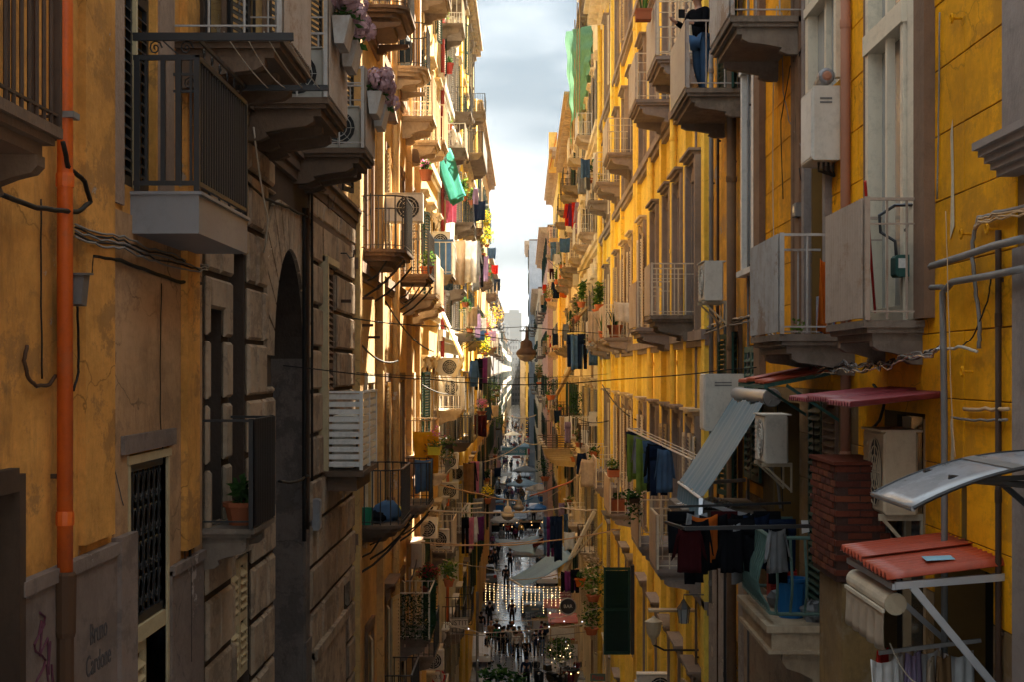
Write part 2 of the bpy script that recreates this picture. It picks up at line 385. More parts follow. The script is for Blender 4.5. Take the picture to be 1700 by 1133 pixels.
for n, c in dict(leaf_green=(.055,.12,.03), leaf_dark=(.018,.05,.018), leaf_light=(.14,.22,.04), leaf_yellow=(.75,.52,.02), leaf_dry=(.28,.20,.10), petal_pink=(.75,.20,.42), petal_mauve=(.52,.34,.36),
                 petal_red=(.45,.03,.05), petal_yellow=(.85,.62,.02), net_green=(.07,.33,.26), net_grass=(.17,.36,.24), leaf_hedge=(.02,.06,.03)).items():
    translucent(n, c, .35)

# ---------------------------------------------------------------- wall-mounted prototypes: x = out of the wall, y = along it, z up
PROTO = []
def proto(o): PROTO.append(o); return o
def shutter_mesh(wd, h, m, n=None, th=.035):
    b = MB(); n = n or int(h/.085)
    for y in (0, wd-.06): b.box(-th/2, th/2, y, y+.06, 0, h)
    for z in (0, h*.42, h-.08): b.box(-th/2, th/2, .06, wd-.06, z, z+.08)
    for i in range(n):
        z = .09+(h-.2)*(i+.5)/n
        if abs(z-h*.42-.04) < .06: continue
        b.add([(-th*.45, .06, z+.03), (-th*.45, wd-.06, z+.03), (th*.45, wd-.06, z-.025), (th*.45, .06, z-.025),
               (-th*.45, .06, z+.042), (-th*.45, wd-.06, z+.042), (th*.45, wd-.06, z-.013), (th*.45, .06, z-.013)],
              [(0,3,2,1),(4,5,6,7),(0,1,5,4),(1,2,6,5),(2,3,7,6),(3,0,4,7)])
    return b.mesh('shutter', m)
def sub(name, me, parent, at=(0,0,0), r=0.):
    o = bpy.data.objects.new(name, me); C.objects.link(o); o.parent = parent; o.location = at; o.rotation_euler = (0,0,r); return o
WIN = {}
def window_proto(w, h, trim, shut, frame='paint_cream', style='plain', pane='window_glass', state='closed', hood=True, tw=.15):
    key = (w, h, trim, shut, frame, style, state, hood)
    if key in WIN: return WIN[key]
    b = MB()
    if trim:
        for y in (-w/2-tw, w/2): b.box(0, .055, y, y+tw, 0, h)
        b.box(0, .065, -w/2-tw, w/2+tw, h, h+.18)
        if hood:
            b.box(0, .12, -w/2-tw-.05, w/2+tw+.05, h+.30, h+.37); b.box(0, .20, -w/2-tw-.11, w/2+tw+.11, h+.37, h+.43); b.box(0, .27, -w/2-tw-.17, w/2+tw+.17, h+.43, h+.48)
            b.box(0, .05, -w/2-tw+.02, w/2+tw-.02, h+.18, h+.30)
            for y in (-w/2-tw+.0, w/2+tw-.1): b.prism([(0, h+.30), (0, h-.12), (.05, h-.08), (.07, h+.05), (.12, h+.16), (.17, h+.30)], 'y', y, y+.1) if False else b.add(*corb(y, y+.1, h-.12, h+.30, .16))
    else: b.box(-.2, -.15, -w/2, w/2, h-.05, h)
    o = bpy.data.objects.new('window', b.mesh('window', M(trim or frame))); C.objects.link(o)
    f = MB()
    for y in (-w/2, w/2-.07, -.035): f.box(-.23, -.17, y, y+.07, 0, h)
    for z in (0, h*.3, h*.74, h-.07): f.box(-.225, -.175, -w/2+.07, w/2-.07, z, z+.07)
    sub('frame', f.mesh('frame', M(frame)), o)
    g = MB().box(-.205, -.195, -w/2+.01, w/2-.01, .01, h-.01); sub('pane', g.mesh('pane', M(pane)), o)
    if shut:
        sm = shutter_mesh(w/2-.01, h-.03, M(shut))
        if state == 'closed':
            sub('shutter', sm, o, (-.08, -w/2, .01)); sub('shutter', sm, o, (-.08, .01, .01))
        elif state == 'open':
            sub('shutter', sm, o, (.08, -w/2+.02, .01), -(pi-.1)); sub('shutter', sm, o, (.08, w/2-.02, .01), -.1)
        elif state == 'half':
            sub('shutter', sm, o, (.08, -w/2+.01, .01), -2.95); sub('shutter', sm, o, (-.08, .01, .01), 0)
        elif state == 'ajar':
            sub('shutter', sm, o, (.08, -w/2+.01, .01), -2.98); sub('shutter', sm, o, (.08, w/2-.01, .01), -.22)
    WIN[key] = proto(o); return o
def corb(y0, y1, z0, z1, d):
    """scroll bracket profile between y0 and y1, from z0 up to z1, reaching d out of the wall"""
    H = z1-z0; pr = [(0, z1), (0, z0), (d*.25, z0+.02*H), (d*.38, z0+.18*H), (d*.34, z0+.34*H), (d*.62, z0+.5*H), (d*.9, z0+.6*H), (d*1., z0+.76*H), (d, z1)]
    n = len(pr); vs = [(x, y0, z) for x, z in pr]+[(x, y1, z) for x, z in pr]
    return vs, [tuple(range(n))[::-1], tuple(range(n, 2*n))]+[(i, (i+1) % n, n+(i+1) % n, n+i) for i in range(n)]
def facade(name, label, side, X, u0, u1, z0, z1, m, bays=(), sills=(), w=1.15, h=2.5, th=.42, wins=None, trim='trim_grey', deep=6., cornice=None, skip=(), rnd=None, group=None, quoins=None, belt=()):
    """a building along the street; bays = distances of the openings, sills = their heights; every window a part"""
    rnd = rnd or random.Random(hash(name) % 999)
    root = thing(name, label, 'building', (X, u0, z0), group)
    s = side; b = MB(); X2 = X-s*th
    edges = sorted(bays); cur = u0
    for uc in edges:
        a, c = uc-w/2, uc+w/2
        if a > cur: b.box(X2, X, cur, a, z0, z1)
        zc = z0
        for i, sz in enumerate(sills):
            if (edges.index(uc), i) in skip: continue
            if sz > zc: b.box(X2, X, a, c, zc, sz)
            zc = sz+h
        if zc < z1: b.box(X2, X, a, c, zc, z1)
        cur = c
    if cur < u1: b.box(X2, X, cur, u1, z0, z1)
    b.build('wall', m, root)
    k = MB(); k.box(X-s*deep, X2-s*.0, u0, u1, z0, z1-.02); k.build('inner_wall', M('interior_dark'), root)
    MB().box(X-s*deep, X2, u0-.03, u0, z0, z1).build('gable_wall', m, root)
    rf = MB(); rf.box(X-s*deep, X+s*.02, u0, u1, z1, z1+.25); rf.build('roof', M('slab_brown'), root)
    if cornice:
        cn = MB(); d, hh, cm = cornice
        for t in range(5):
            q = (t+1)/5; cn.box(X, X+s*d*q*q**.3, u0+.01, u1-.01, z1-hh+hh*t/5, z1-hh+hh*(t+1)/5)
        n = int((u1-u0)/1.1)
        for i in range(n):
            y = u0+.3+i*(u1-u0-.6)/max(1, n-1); cn.box(X, X+s*d*.8, y-.09, y+.09, z1-hh*.75, z1-hh*.36)
        cn.build('cornice', M(cm), root)
    if belt:
        cn = MB()
        for z, d, hh in belt: cn.box(X, X+s*d, u0+.01, u1-.01, z, z+hh); cn.box(X, X+s*d*.6, u0+.012, u1-.012, z-hh*.7, z)
        cn.build('string_course', M(trim), root)
    if wins:
        for i, uc in enumerate(edges):
            for j, sz in enumerate(sills):
                if (i, j) in skip: continue
                dup(wins[rnd.randrange(len(wins))], at=(X, uc, sz), rz=rz(side), parent=root)
    return root
def balcony(bld, side, X, u0, L, z, p=.8, h=1., rail='iron_black', slab='slab_stone', panel=None, panel_m='paint_grey', corbel=2, ch=.34, sp=.11, r=.011, label=None, round_=False, near=False, st=.16, brace=False, bw=None, midrail=False, front_bars=True):
    """part `balcony` (its stepped slab) with railing, corbels and panels as sub-parts; u0 = near end, z = top of the slab"""
    s = side; W = lambda q, u, zz: (X+s*q, u, zz)
    b = MB()
    if round_:
        n = 8; poly = [(X, u0), (X+s*p*.55, u0)]+[(X+s*(p*.55+p*.45*sin(pi/2*k/3)), u0+.35-.35*cos(pi/2*k/3)) for k in range(1, 4)]
        poly += [(X+s*(p*.55+p*.45*cos(pi/2*k/3)), u0+L-.35+.35*sin(pi/2*k/3)) for k in range(0, 4)]+[(X, u0+L)]
        for q, a, c in ((1., z-.06, z), (.93, z-.13, z-.06), (.8, z-.22, z-.13), (.6, z-.32, z-.22)):
            cx, cy = X, u0+L/2
            b.prism([(cx+(x-cx)*q, cy+(y-cy)*(.5+.5*q)) for x, y in poly], 'z', a, c)
        edge = poly
    else:
        for q, a, c in ((0, z-st*.35, z), (.035, z-st*.6, z-st*.35), (.09, z-st, z-st*.6)):
            b.box(X, X+s*(p-q), u0+q, u0+L-q, a, c)
        edge = [(X, u0), (X+s*p, u0), (X+s*p, u0+L), (X, u0+L)]
    root = b.build('balcony', M(slab), bld, label=label)
    # corbels
    if corbel and not brace:
        for i in range(corbel):
            y = u0+.14+(L-.28)*(i/(corbel-1) if corbel > 1 else .5); wd = bw or .14
            vs, fs = corb(0, wd, z-(.32 if round_ else st)-ch, z-(.32 if round_ else st), p*.82)
            MB().add([(X+s*x, y-wd/2+yy, zz) for x, yy, zz in vs], fs).build('corbel', M(slab), root)
    if brace:
        for y in (u0+.2, u0+L-.2):
            t = MB(); t.tube([W(0, y, z-.9), W(p*.35, y, z-.72), W(p*.7, y, z-.45), W(p*.95, y, z-.2)], .022, 5, 0)
            t.tube([W(0, y, z-.62), W(p*.3, y, z-.5), W(p*.55, y, z-.2)], .018, 5); t.build('brace', M('iron_black'), root)
    # railing
    pts = [(x-s*.03*(x != X), y) for x, y in edge] if not round_ else [(X+(x-X)*.96, u0+L/2+(y-u0-L/2)*.98) for x, y in edge]
    rl = MB(); mr = M(rail); bars = []
    for i in range(len(pts)-1):
        a, c = Vector(pts[i]+(0,)), Vector(pts[i+1]+(0,)); ln = (c-a).length
        for zz, q in ((z+h, .035), (z+.07, .022))+(((z+h-.2, .02),) if midrail else ()): rl.bar(a+Vector((0,0,zz)), c+Vector((0,0,zz)), q, q*.7)
        n = max(1, int(round(ln/sp)))
        if panel and i == 1: continue
        for k in range(n):
            q = a+(c-a)*((k+.0)/n)
            bars.append(((q.x, q.y, z+.01), (q.x, q.y, z+h)))
    if not round_:
        for (x, y) in pts[1:3]: rl.bar((x, y, z), (x, y, z+h+.02), .04, .04)
    if near:
        rl.build('handrail', mr, root)
        for a, c in bars: MB().tube([a, c], r, 5, close=False).build('bar', mr, root)
    else:
        for a, c in bars: rl.bar(a, c, r*2, r*2)
        rl.build('railing', mr, root)
    if panel:
        pm = MB(); xo = X+s*(p-.01)
        if panel == 'corrugated':
            n = int(L/.10)*8; wv = lambda i: .009*sin(i*(n/8)*2*pi)
            pm.sheet(lambda i, j: (xo+s*wv(i), u0+i*L, z+.02+j*(h-.01)), n, 1); pm.sheet(lambda i, j: (xo+s*.016+s*wv(i), u0+i*L, z+.02+j*(h-.01)), n, 1); pm.smooth = True
        elif panel == 'sheet': pm.bbox(xo, xo+s*.02, u0, u0+L, z+.02, z+h+.01, .008)
        pm.build('panel', M(panel_m), root)
    return root

def ac_proto(body='ac_white', name='air_conditioner'):
    r = thing(name, 'x', 'air conditioner', (0,0,0))
    b = MB(); b.bbox(.06, .34, -.4, .4, 0, .56, .02); b.box(.02,.36,-.39,.39,.56,.575)
    b.build('body', M(body), r)
    d = MB(); d.lathe((.341, .1, .28), [(.23, 0), (.23, .004)], 20, ax='x'); d.build('fan', M('ac_dark'), r)
    g = MB()
    for rr in (.06, .12, .18, .235):
        pts = [(.352, .1+rr*cos(2*pi*k/16), .28+rr*sin(2*pi*k/16)) for k in range(17)]; g.tube(pts, .005, 4, close=False)
    for k in range(8): g.bar((.352, .1, .28), (.352, .1+.235*cos(pi*k/4), .28+.235*sin(pi*k/4)), .006)
    for k in range(7): g.box(.34, .348, -.36, -.2, .12+k*.055, .145+k*.055)
    g.build('fan_grille', M(body), r)
    c = MB(); c.bbox(.12, .26, -.44, -.401, .18, .42, .01); c.box(.15,.23,-.445,-.44,.36,.39); c.build('valve_cover', M(body), r)
    k = MB()
    for y in (-.3, .3): k.box(0, .36, y-.02, y+.02, -.045, -.0); k.box(0, .02, y-.02, y+.02, -.35, -.045); k.bar((.01, y, -.33), (.33, y, -.03), .025)
    k.build('bracket', M('ac_beige'), r)
    t = MB(); t.tube([(.2,-.45,.2), (.19,-.52,.1), (.12,-.5,-.15), (.05,-.45,-.3), (.02,-.44,-.6)], .018, 6); t.build('hose', M('cable_grey'), r)
    return r
AC = proto(ac_proto()); ACB = proto(ac_proto('ac_beige'))
def ac(side, X, u, z, label, kind=None, sc=1., r=None):
    o = dup(kind or AC, at=(X, u, z), rz=rz(side) if r is None else r, label=label, group='air conditioning units on the facades', scale=sc); return o

# ---------------------------------------------------------------- plants and cloth
def leaves(b, c, r, n, ls, rnd, mi=0, shape='ball', nm=1):
    """n leaf-sized bent faces spread through a volume"""
    c = Vector(c)
    for _ in range(n):
        if shape == 'ball':
            d = Vector((rnd.gauss(0,1), rnd.gauss(0,1), rnd.gauss(0,1))).normalized()*(rnd.random()**.5)
            p = c+Vector((d.x*r[0], d.y*r[1], d.z*r[2]))
        else: p = c+Vector((rnd.uniform(-1,1)*r[0], rnd.uniform(-1,1)*r[1], rnd.uniform(-1,1)*r[2]))
        a = rnd.uniform(0, 2*pi); t = rnd.uniform(-.9, .9); q = ls*rnd.uniform(.6, 1.3)
        x = Vector((cos(a)*cos(t), sin(a)*cos(t), sin(t))); y = x.cross(Vector((rnd.uniform(-1,1), rnd.uniform(-1,1), 1.1))).normalized(); z = x.cross(y)
        k = mi+rnd.randrange(nm)
        b.add([p, p+x*q*.5+y*q*.3+z*q*.1, p+x*q, p+x*q*.5-y*q*.3+z*q*.1], [(0,1,2), (0,2,3)], k)
def potted(at, label, rp=.14, hp=.2, kind='bush', pm='terracotta', seed=1, size=.35, leafm=('leaf_green',), group=None, name='potted_plant', box=None, n=None, ls=.09, flower=None):
    rnd = random.Random(seed); x, y, z = at
    o = thing(name, label, 'plant', at, group)
    b = MB()
    if box: bx_, by_ = box; b.box(x-bx_/2, x+bx_/2, y-by_/2, y+by_/2, z, z+hp); b.box(x-bx_/2-.01, x+bx_/2+.01, y-by_/2-.01, y+by_/2+.01, z+hp-.04, z+hp)
    else: b.lathe(at, [(rp*.7, 0), (rp*.95, hp*.8), (rp*1.08, hp*.8), (rp*1.1, hp), (rp*.9, hp), (rp*.85, hp-.03)], 12)
    b.build('pot', M(pm), o)
    f = MB(); ms = [M(q) for q in leafm]; n = n or 160
    if kind == 'bush': leaves(f, (x, y, z+hp+size*.8), (size*.8, size*.8, size), n, ls, rnd, nm=len(ms))
    elif kind == 'trail':
        leaves(f, (x, y, z+hp+size*.2), (size*.6, (box[1]/2 if box else size*.6)*1.05, size*.35), n//2, ls, rnd, nm=len(ms))
        for k in range(7):
            yy = y+rnd.uniform(-1,1)*(box[1]/2 if box else rp); L_ = size*rnd.uniform(.6, 1.7)
            for q in range(int(n/14)): leaves(f, (x+rnd.choice((-1,1))*rp*.9, yy, z+hp-L_*q/(n/14)), (.05, .05, .04), 1, ls, rnd, nm=len(ms))
    elif kind == 'tall':
        for k in range(6):
            a = rnd.uniform(0, 2*pi); t = rnd.uniform(.05, .4); tip = Vector((x+cos(a)*size*t, y+sin(a)*size*t, z+hp+size*2*rnd.uniform(.7,1)))
            f.tube([(x, y, z+hp-.02), ((x+tip.x)/2, (y+tip.y)/2, (z+hp+tip.z)/2+.03), tip], [.008,.006,.003], 4)
            for q in range(n//6): s_ = .25+.75*q/(n/6); leaves(f, (x+(tip.x-x)*s_, y+(tip.y-y)*s_, z+hp+(tip.z-z-hp)*s_), (.06, .06, .05), 1, ls*1.4, rnd, nm=len(ms))
    elif kind == 'spike':
        for k in range(12):
            a = rnd.uniform(0, 2*pi); L_ = size*rnd.uniform(.7, 1.6); t = rnd.uniform(.05, .5)
            p0 = Vector((x+cos(a)*rp*.3, y+sin(a)*rp*.3, z+hp-.02)); p1 = p0+Vector((cos(a)*t*L_*.5, sin(a)*t*L_*.5, L_*.6)); p2 = p0+Vector((cos(a)*t*L_*1.1, sin(a)*t*L_*1.1, L_))
            sd = Vector((-sin(a), cos(a), 0))*.022; f.add([p0-sd, p0+sd, p1+sd, p1-sd, p2], [(0,1,2,3), (3,2,4)], rnd.randrange(len(ms)))
    f.build('foliage', ms, o)
    if flower:
        g = MB(); leaves(g, (x, y, z+hp+size*1.1), (size*.85, size*.85, size*.7), flower[1], ls*.8, rnd); g.build('flowers', M(flower[0]), o)
    return o
def cloth_piece(kind, wd, h, seed, th=.012):
    """hanging cloth in the x-z plane round x=0, top edge at z=0, with folds in y"""
    rnd = random.Random(seed); b = MB(); a1, a2 = rnd.uniform(0, 6), rnd.uniform(0, 6); fr = rnd.uniform(2., 3.4)
    def fold(i, j): return .035*(sin(i*fr*2*pi+a1+j)+.5*sin(i*fr*4.3*pi+a2))*(.25+j)
    if kind == 'sheet':
        b.sheet(lambda i, j: (wd*(i-.5)*(1-.12*j*abs(sin(a1))), fold(i, j), -h*j-.04*sin(i*pi)*(1-j)-.03*sin(i*5+a1)*j), 12, 8, th, nrm=(0,1,0))
    elif kind == 'shirt':
        b.sheet(lambda i, j: (wd*(i-.5)*(.62 if j > .28 else .62+.0*j)*(1+.1*j), fold(i, j), -h*j-.03*sin(i*pi)*(1-j)), 8, 7, th, nrm=(0,1,0))
        for s in (-1, 1): b.sheet(lambda i, j: (s*wd*(.29+.16*j*(1)+.12*(i-.5)), fold(i, j)*.7+.01*s, -h*(.02+.62*j)-.05*i), 3, 5, th, nrm=(0,1,0))
    elif kind == 'trousers':
        b.sheet(lambda i, j: (wd*(i-.5)*.8, fold(i, j), -h*.3*j), 6, 3, th, nrm=(0,1,0))
        for s in (-1, 1): b.sheet(lambda i, j: (s*wd*(.2+.03*j)+wd*.38*(i-.5)*(1-.25*j), fold(i, .3+j)*.8, -h*(.3+.7*j)), 4, 6, th, nrm=(0,1,0))
    b.smooth = True
    return b
CL = {}
def cloth(kind, wd, h, seed, m, at, rzz, label, group, name='laundry', cat='laundry'):
    k = (kind, round(wd, 2), round(h, 2), seed % 5)
    if k not in CL:
        CL[k] = cloth_piece(kind, wd, h, seed % 5+3).mesh('laundry', M('cloth_white'))
    o = bpy.data.objects.new(name, CL[k]); C.objects.link(o); o.location = Vector(at)+Vector((0,0,EYE)); o.rotation_euler = (0,0,rzz)
    relink(o, M(m)); ROOT[o.name] = Vector(at)
    return tag(o, label, cat, group)
def cable(pts, r, m, label, sag=0., n=8, name='cable', cat='cable', group=None, seg=5, wob=0., seed=0):
    rnd = random.Random(seed); q = []
    for i in range(len(pts)-1):
        a, c = Vector(pts[i]), Vector(pts[i+1])
        for k in range(n):
            t = k/n; p = a.lerp(c, t); p.z -= sag*4*t*(1-t)
            if wob and (i or k): p += Vector((rnd.uniform(-1,1)*wob*.5, rnd.uniform(-1,1)*wob, rnd.uniform(-1,1)*wob))
            q.append(p)
    q.append(Vector(pts[-1]))
    b = MB(); b.tube(q, r, seg); b.smooth = True
    return b.build(name, M(m), None, label, cat, group, at=pts[0])
# ================================================================ THE SETTING
def zst(y):                                            # height of the street: falls steeply to the foot of the hill, then almost level
    pts = [(-60,-3.2),(0,-4.2),(88,-17),(200,-17),(280,-17.5),(400,-18.5),(700,-19),(2500,-19)]
    for (a, za), (b, zb) in zip(pts, pts[1:]):
        if y <= b: return za+(zb-za)*(y-a)/(b-a)
    return -19
def xst(y): return 0 if y < 100 else -.0083*(y-100)     # the street drifts slightly to the left with distance
def street_mat():
    m = bpy.data.materials.new('wet_basalt_paving'); m.use_nodes = True; t = m.node_tree; N = t.nodes.new; K = t.links.new
    b = t.nodes['Principled BSDF']; g = N('ShaderNodeNewGeometry')
    br = N('ShaderNodeTexBrick'); br.inputs['Scale'].default_value = 1.0; br.inputs['Mortar Size'].default_value = .02
    br.inputs['Brick Width'].default_value = .75; br.inputs['Row Height'].default_value = .42
    br.inputs['Color1'].default_value = (.30,.32,.345,1); br.inputs['Color2'].default_value = (.23,.245,.265,1); br.inputs['Mortar'].default_value = (.02,.02,.02,1)
    K(g.outputs['Position'], br.inputs['Vector']); K(br.outputs[0], b.inputs['Base Color'])
    n = N('ShaderNodeTexNoise'); n.inputs['Scale'].default_value = .8; n.inputs['Detail'].default_value = 6; K(g.outputs['Position'], n.inputs['Vector'])
    r = N('ShaderNodeMapRange'); r.inputs[1].default_value = .35; r.inputs[2].default_value = .65; r.inputs[3].default_value = .05; r.inputs[4].default_value = .24; b.inputs['Specular IOR Level'].default_value = .9
    K(n.outputs[0], r.inputs[0]); K(r.outputs[0], b.inputs['Roughness'])
    bn = N('ShaderNodeBump'); bn.inputs['Strength'].default_value = .25; bn.inputs['Distance'].default_value = .008; K(br.outputs['Fac'], bn.inputs['Height']); bn.invert = True
    n2 = N('ShaderNodeTexNoise'); n2.inputs['Scale'].default_value = 9; K(g.outputs['Position'], n2.inputs['Vector'])
    b2 = N('ShaderNodeBump'); b2.inputs['Strength'].default_value = .2; b2.inputs['Distance'].default_value = .008; K(n2.outputs[0], b2.inputs['Height']); K(bn.outputs[0], b2.inputs['Normal'])
    K(b2.outputs[0], b.inputs['Normal']); return m
MATS['street'] = street_mat()
b = MB(); ys = [-60,-30,0]+[8*i for i in range(1, 26)]+[220+40*i for i in range(0, 20)]
b.sheet(lambda i, j: (xst(ys[int(round(j*(len(ys)-1)))])+(i-.5)*(8 if ys[int(round(j*(len(ys)-1)))] < 150 else 11), ys[int(round(j*(len(ys)-1)))], zst(ys[int(round(j*(len(ys)-1)))])), 8, len(ys)-1)
b.build('street', M('street'), kind='structure', at=(0,0,-4.2))
mat('ground_dust', (.12,.11,.10), bump=.2)
MB().add([(-900,-60,-24),(900,-60,-24),(900,1900,-24),(-900,1900,-24)], [(0,1,2,3)]).build('ground', M('ground_dust'), kind='structure', at=(0,0,-24))

def rect_minus(u0, u1, z0, z1, ops):
    ops = [o for o in ops if o[0] < u1-1e-4 and o[1] > u0+1e-4 and o[2] < z1-1e-4 and o[3] > z0+1e-4]
    if not ops: return [(u0, u1, z0, z1)]
    us = sorted({u0, u1}|{min(max(v, u0), u1) for o in ops for v in o[:2]}); out = []
    for a, c in zip(us, us[1:]):
        m = (a+c)/2; cur = z0
        for o in sorted([o for o in ops if o[0] < m < o[1]], key=lambda o: o[2]):
            if o[2] > cur: out.append((a, c, cur, min(o[2], z1)))
            cur = max(cur, o[3])
        if cur < z1: out.append((a, c, cur, z1))
    return [r for r in out if r[1]-r[0] > .01 and r[3]-r[2] > .01]
def shell(name, label, side, X, u0, u1, z0, z1, m, ops, th=.4, deep=6., parts=()):
    """hand-built house: wall with real openings, dark inside, roof"""
    root = thing(name, label, 'building', (X, u0, z0)); b = MB()
    for a, c, e, f in rect_minus(u0, u1, z0, z1, ops): b.box(X-side*th, X, a, c, e, f)
    b.build('wall', m, root)
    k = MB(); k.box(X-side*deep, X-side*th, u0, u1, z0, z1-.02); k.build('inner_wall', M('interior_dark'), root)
    MB().box(X-side*deep, X-side*th, u0-.03, u0, z0, z1).build('gable_wall', m, root)
    MB().box(X-side*deep, X+side*.02, u0, u1, z1, z1+.25).build('roof', M('slab_brown'), root)
    return root
def louvre_leaf(parent, side, X, u0, u1, z0, z1, m, w=-.12, n=None, name='shutter', label=None, tilt=.03):
    """louvred leaf in the wall plane, its slats single pieces"""
    b = MB(); s = side; x0, x1 = X+s*(w-.02), X+s*(w+.02); fr = .07
    b.box(x0, x1, u0, u0+fr, z0, z1); b.box(x0, x1, u1-fr, u1, z0, z1)
    zs = [z0, (z0+z1)/2-.05, z1-.09]
    for z in zs: b.box(x0, x1, u0+fr, u1-fr, z, z+.09)
    o = b.build(name, M(m), parent, label=label); n = n or int((z1-z0)/.085); me = None
    for i in range(n):
        z = z0+.1+(z1-z0-.24)*(i+.5)/n
        if abs(z-zs[1]-.045) < .07: continue
        if me is None:
            q = MB(); q.add([(s*-.03, u0+fr, .03), (s*-.03, u1-fr, .03), (s*.035, u1-fr, -.03), (s*.035, u0+fr, -.03),
                   (s*-.03, u0+fr, .042), (s*-.03, u1-fr, .042), (s*.035, u1-fr, -.018), (s*.035, u0+fr, -.018)],
                  [(0,3,2,1),(4,5,6,7),(0,1,5,4),(1,2,6,5),(2,3,7,6),(3,0,4,7)])
            me = q.mesh('slat', M(m), (0, u0, 0))
        c = bpy.data.objects.new('slat', me); C.objects.link(c); c.parent = o
        c.location = Vector((X+s*w, u0, z))-ROOT[o.name]
    return o

XL, XR = -3.05, 3.25
# ---------------------------------------------------------------- left, first house (ochre-brown)
opsA = [(12.35, 13.45, 1.42, 4.6), (12.5, 13.8, -5.2, -.73), (8.3, 9.66, -5.2, -.72), (5.5, 6.7, 1.2, 3.8)]
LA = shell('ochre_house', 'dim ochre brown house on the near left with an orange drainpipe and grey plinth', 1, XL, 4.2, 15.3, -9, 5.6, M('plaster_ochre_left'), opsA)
b = MB()
b.box(XL, XL+.045, 9.7, 12.42, -9, -1.30); b.box(XL, XL+.07, 9.7, 12.42, -1.36, -1.27)
b.box(XL, XL+.045, 13.86, 15.22, -9, -1.72); b.box(XL, XL+.07, 13.86, 15.22, -1.76, -1.68)
b.box(XL, XL+.078, 11.98, 12.48, -9, -1.24); b.box(XL, XL+.045, 4.2, 8.25, -9, -1.2)
b.build('plinth', M('plinth_grey'), LA)
b = MB(); b.box(XL, XL+.02, 11.93, 12.3, 1.25, 5.5); b.box(XL, XL+.02, 13.5, 14.05, 1.25, 5.5); b.build('render_panel', M('stucco_rough'), LA)
for q in ((12.0, 12.48, -1.24, 1.2), (12.48, 13.85, -.5, 1.2), (13.85, 14.33, -1.68, 1.2), (14.92, 15.28, -1.68, 1.2)): MB().box(XL, XL+.015, *q).build('render_panel', M('plaster_brown'), LA)
b = MB(); b.box(XL, XL+.05, 11.1, 11.9, -1.2, 5.5); b.box(XL, XL+.07, 14.35, 14.9, -1.6, 5.5)
b.build('pilaster', M('plaster_ochre_left'), LA)
b = MB(); b.box(XL-.38, XL+.02, 12.42, 12.5, -5.2, -.7); b.box(XL-.38, XL+.02, 13.8, 13.87, -5.2, -.7); b.box(XL-.3, XL+.03, 12.4, 13.9, -.73, -.66); b.build('door_frame', M('shutter_cream'), LA)
b = MB(); b.box(XL, XL+.05, 12.2, 14.0, -.64, -.5); b.build('lintel', M('plinth_grey'), LA)
# ironwork transom, louvred leaf and dark passage of the street door
b = MB(); X = XL-.04
b.box(X-.02, X+.02, 12.5, 13.8, -2.02, -1.95); b.box(X-.02, X+.02, 12.5, 13.8, -.80, -.74)
for i in range(7):
    y = 12.6+i*.185; b.bar((X, y, -1.95), (X, y, -.8), .016)
    for j in range(4):
        z = -1.88+j*.28
        b.tube([(X, y+.09+.07*cos(t*.7), z+.12+.1*sin(t*.7)) for t in range(10)], .007, 4)
        b.tube([(X, y+.09+.035*cos(2+t*.8), z+.02+.03*sin(2+t*.8)) for t in range(7)], .007, 4)
b.build('transom_grille', M('iron_black'), LA)
MB().box(XL-.06, XL-.0, 12.5, 13.8, -2.16, -2.03).build('transom_bar', M('shutter_cream'), LA)
louvre_leaf(LA, 1, XL, 12.55, 13.3, -5.1, -2.18, 'shutter_cream', -.07, 26, name='door', label='louvred door leaf standing shut')
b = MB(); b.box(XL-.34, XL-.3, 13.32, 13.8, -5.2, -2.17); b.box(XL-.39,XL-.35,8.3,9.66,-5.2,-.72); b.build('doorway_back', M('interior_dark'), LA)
b = MB(); b.box(XL-.3, XL+.06, 9.62, 9.74, -5.2, -.62); b.box(XL-.3, XL+.06, 8.2, 9.62, -.72, -.58); b.box(XL-.16, XL-.1, 8.3, 9.62, -5.2, -.72); b.build('side_door', M('wood_dark'), LA)
louvre_leaf(LA, 1, XL, 12.37, 12.89, 1.44, 4.55, 'iron_black', -.08, 34)
louvre_leaf(LA, 1, XL, 12.91, 13.43, 1.44, 4.55, 'iron_black', -.08, 34)
MB().box(XL-.06, XL-.03, 12.87, 12.93, 1.44, 4.6).build('shutter_post', M('shutter_cream'), LA)
# painted writing on the plinth
def text(parent, s, at, size, rot, m, name='lettering', ext=.002, align='CENTER', sx=1.):
    c = bpy.data.curves.new(name, 'FONT'); c.body = s; c.size = size; c.extrude = ext; c.align_x = align; c.align_y = 'CENTER'; c.resolution_u = 3
    o0 = bpy.data.objects.new(name, c); C.objects.link(o0)
    dg = bpy.context.evaluated_depsgraph_get(); me = bpy.data.meshes.new_from_object(o0.evaluated_get(dg)); bpy.data.objects.remove(o0)
    me.materials.clear(); me.materials.append(M(m))
    o = bpy.data.objects.new(name, me); C.objects.link(o); o.rotation_euler = rot; o.scale = (sx, 1, 1)
    if parent: o.parent = parent; o.location = Vector(at)-ROOT[parent.name]
    else: o.location = Vector(at)+Vector((0,0,EYE))
    return o
mat('ink_black', (.085,.072,.068)); mat('graffiti_maroon', (.10,.03,.045))
for i, s_ in enumerate(('Bruno', 'Cardone', 'e a.s')):
    text(LA, s_, (XL+.048, 11.45, -1.84-i*.21), .21, (pi/2, 0, pi/2), 'ink_black', sx=.9)
b = MB(); rnd = random.Random(5)
for k in range(3):
    p = [(XL+.05, 10.0+k*.22+.3*j/8+rnd.uniform(-.07,.07), -1.75-k*.28+rnd.uniform(-.22,.22)) for j in range(9)]
    b.tube(p, .008, 4)
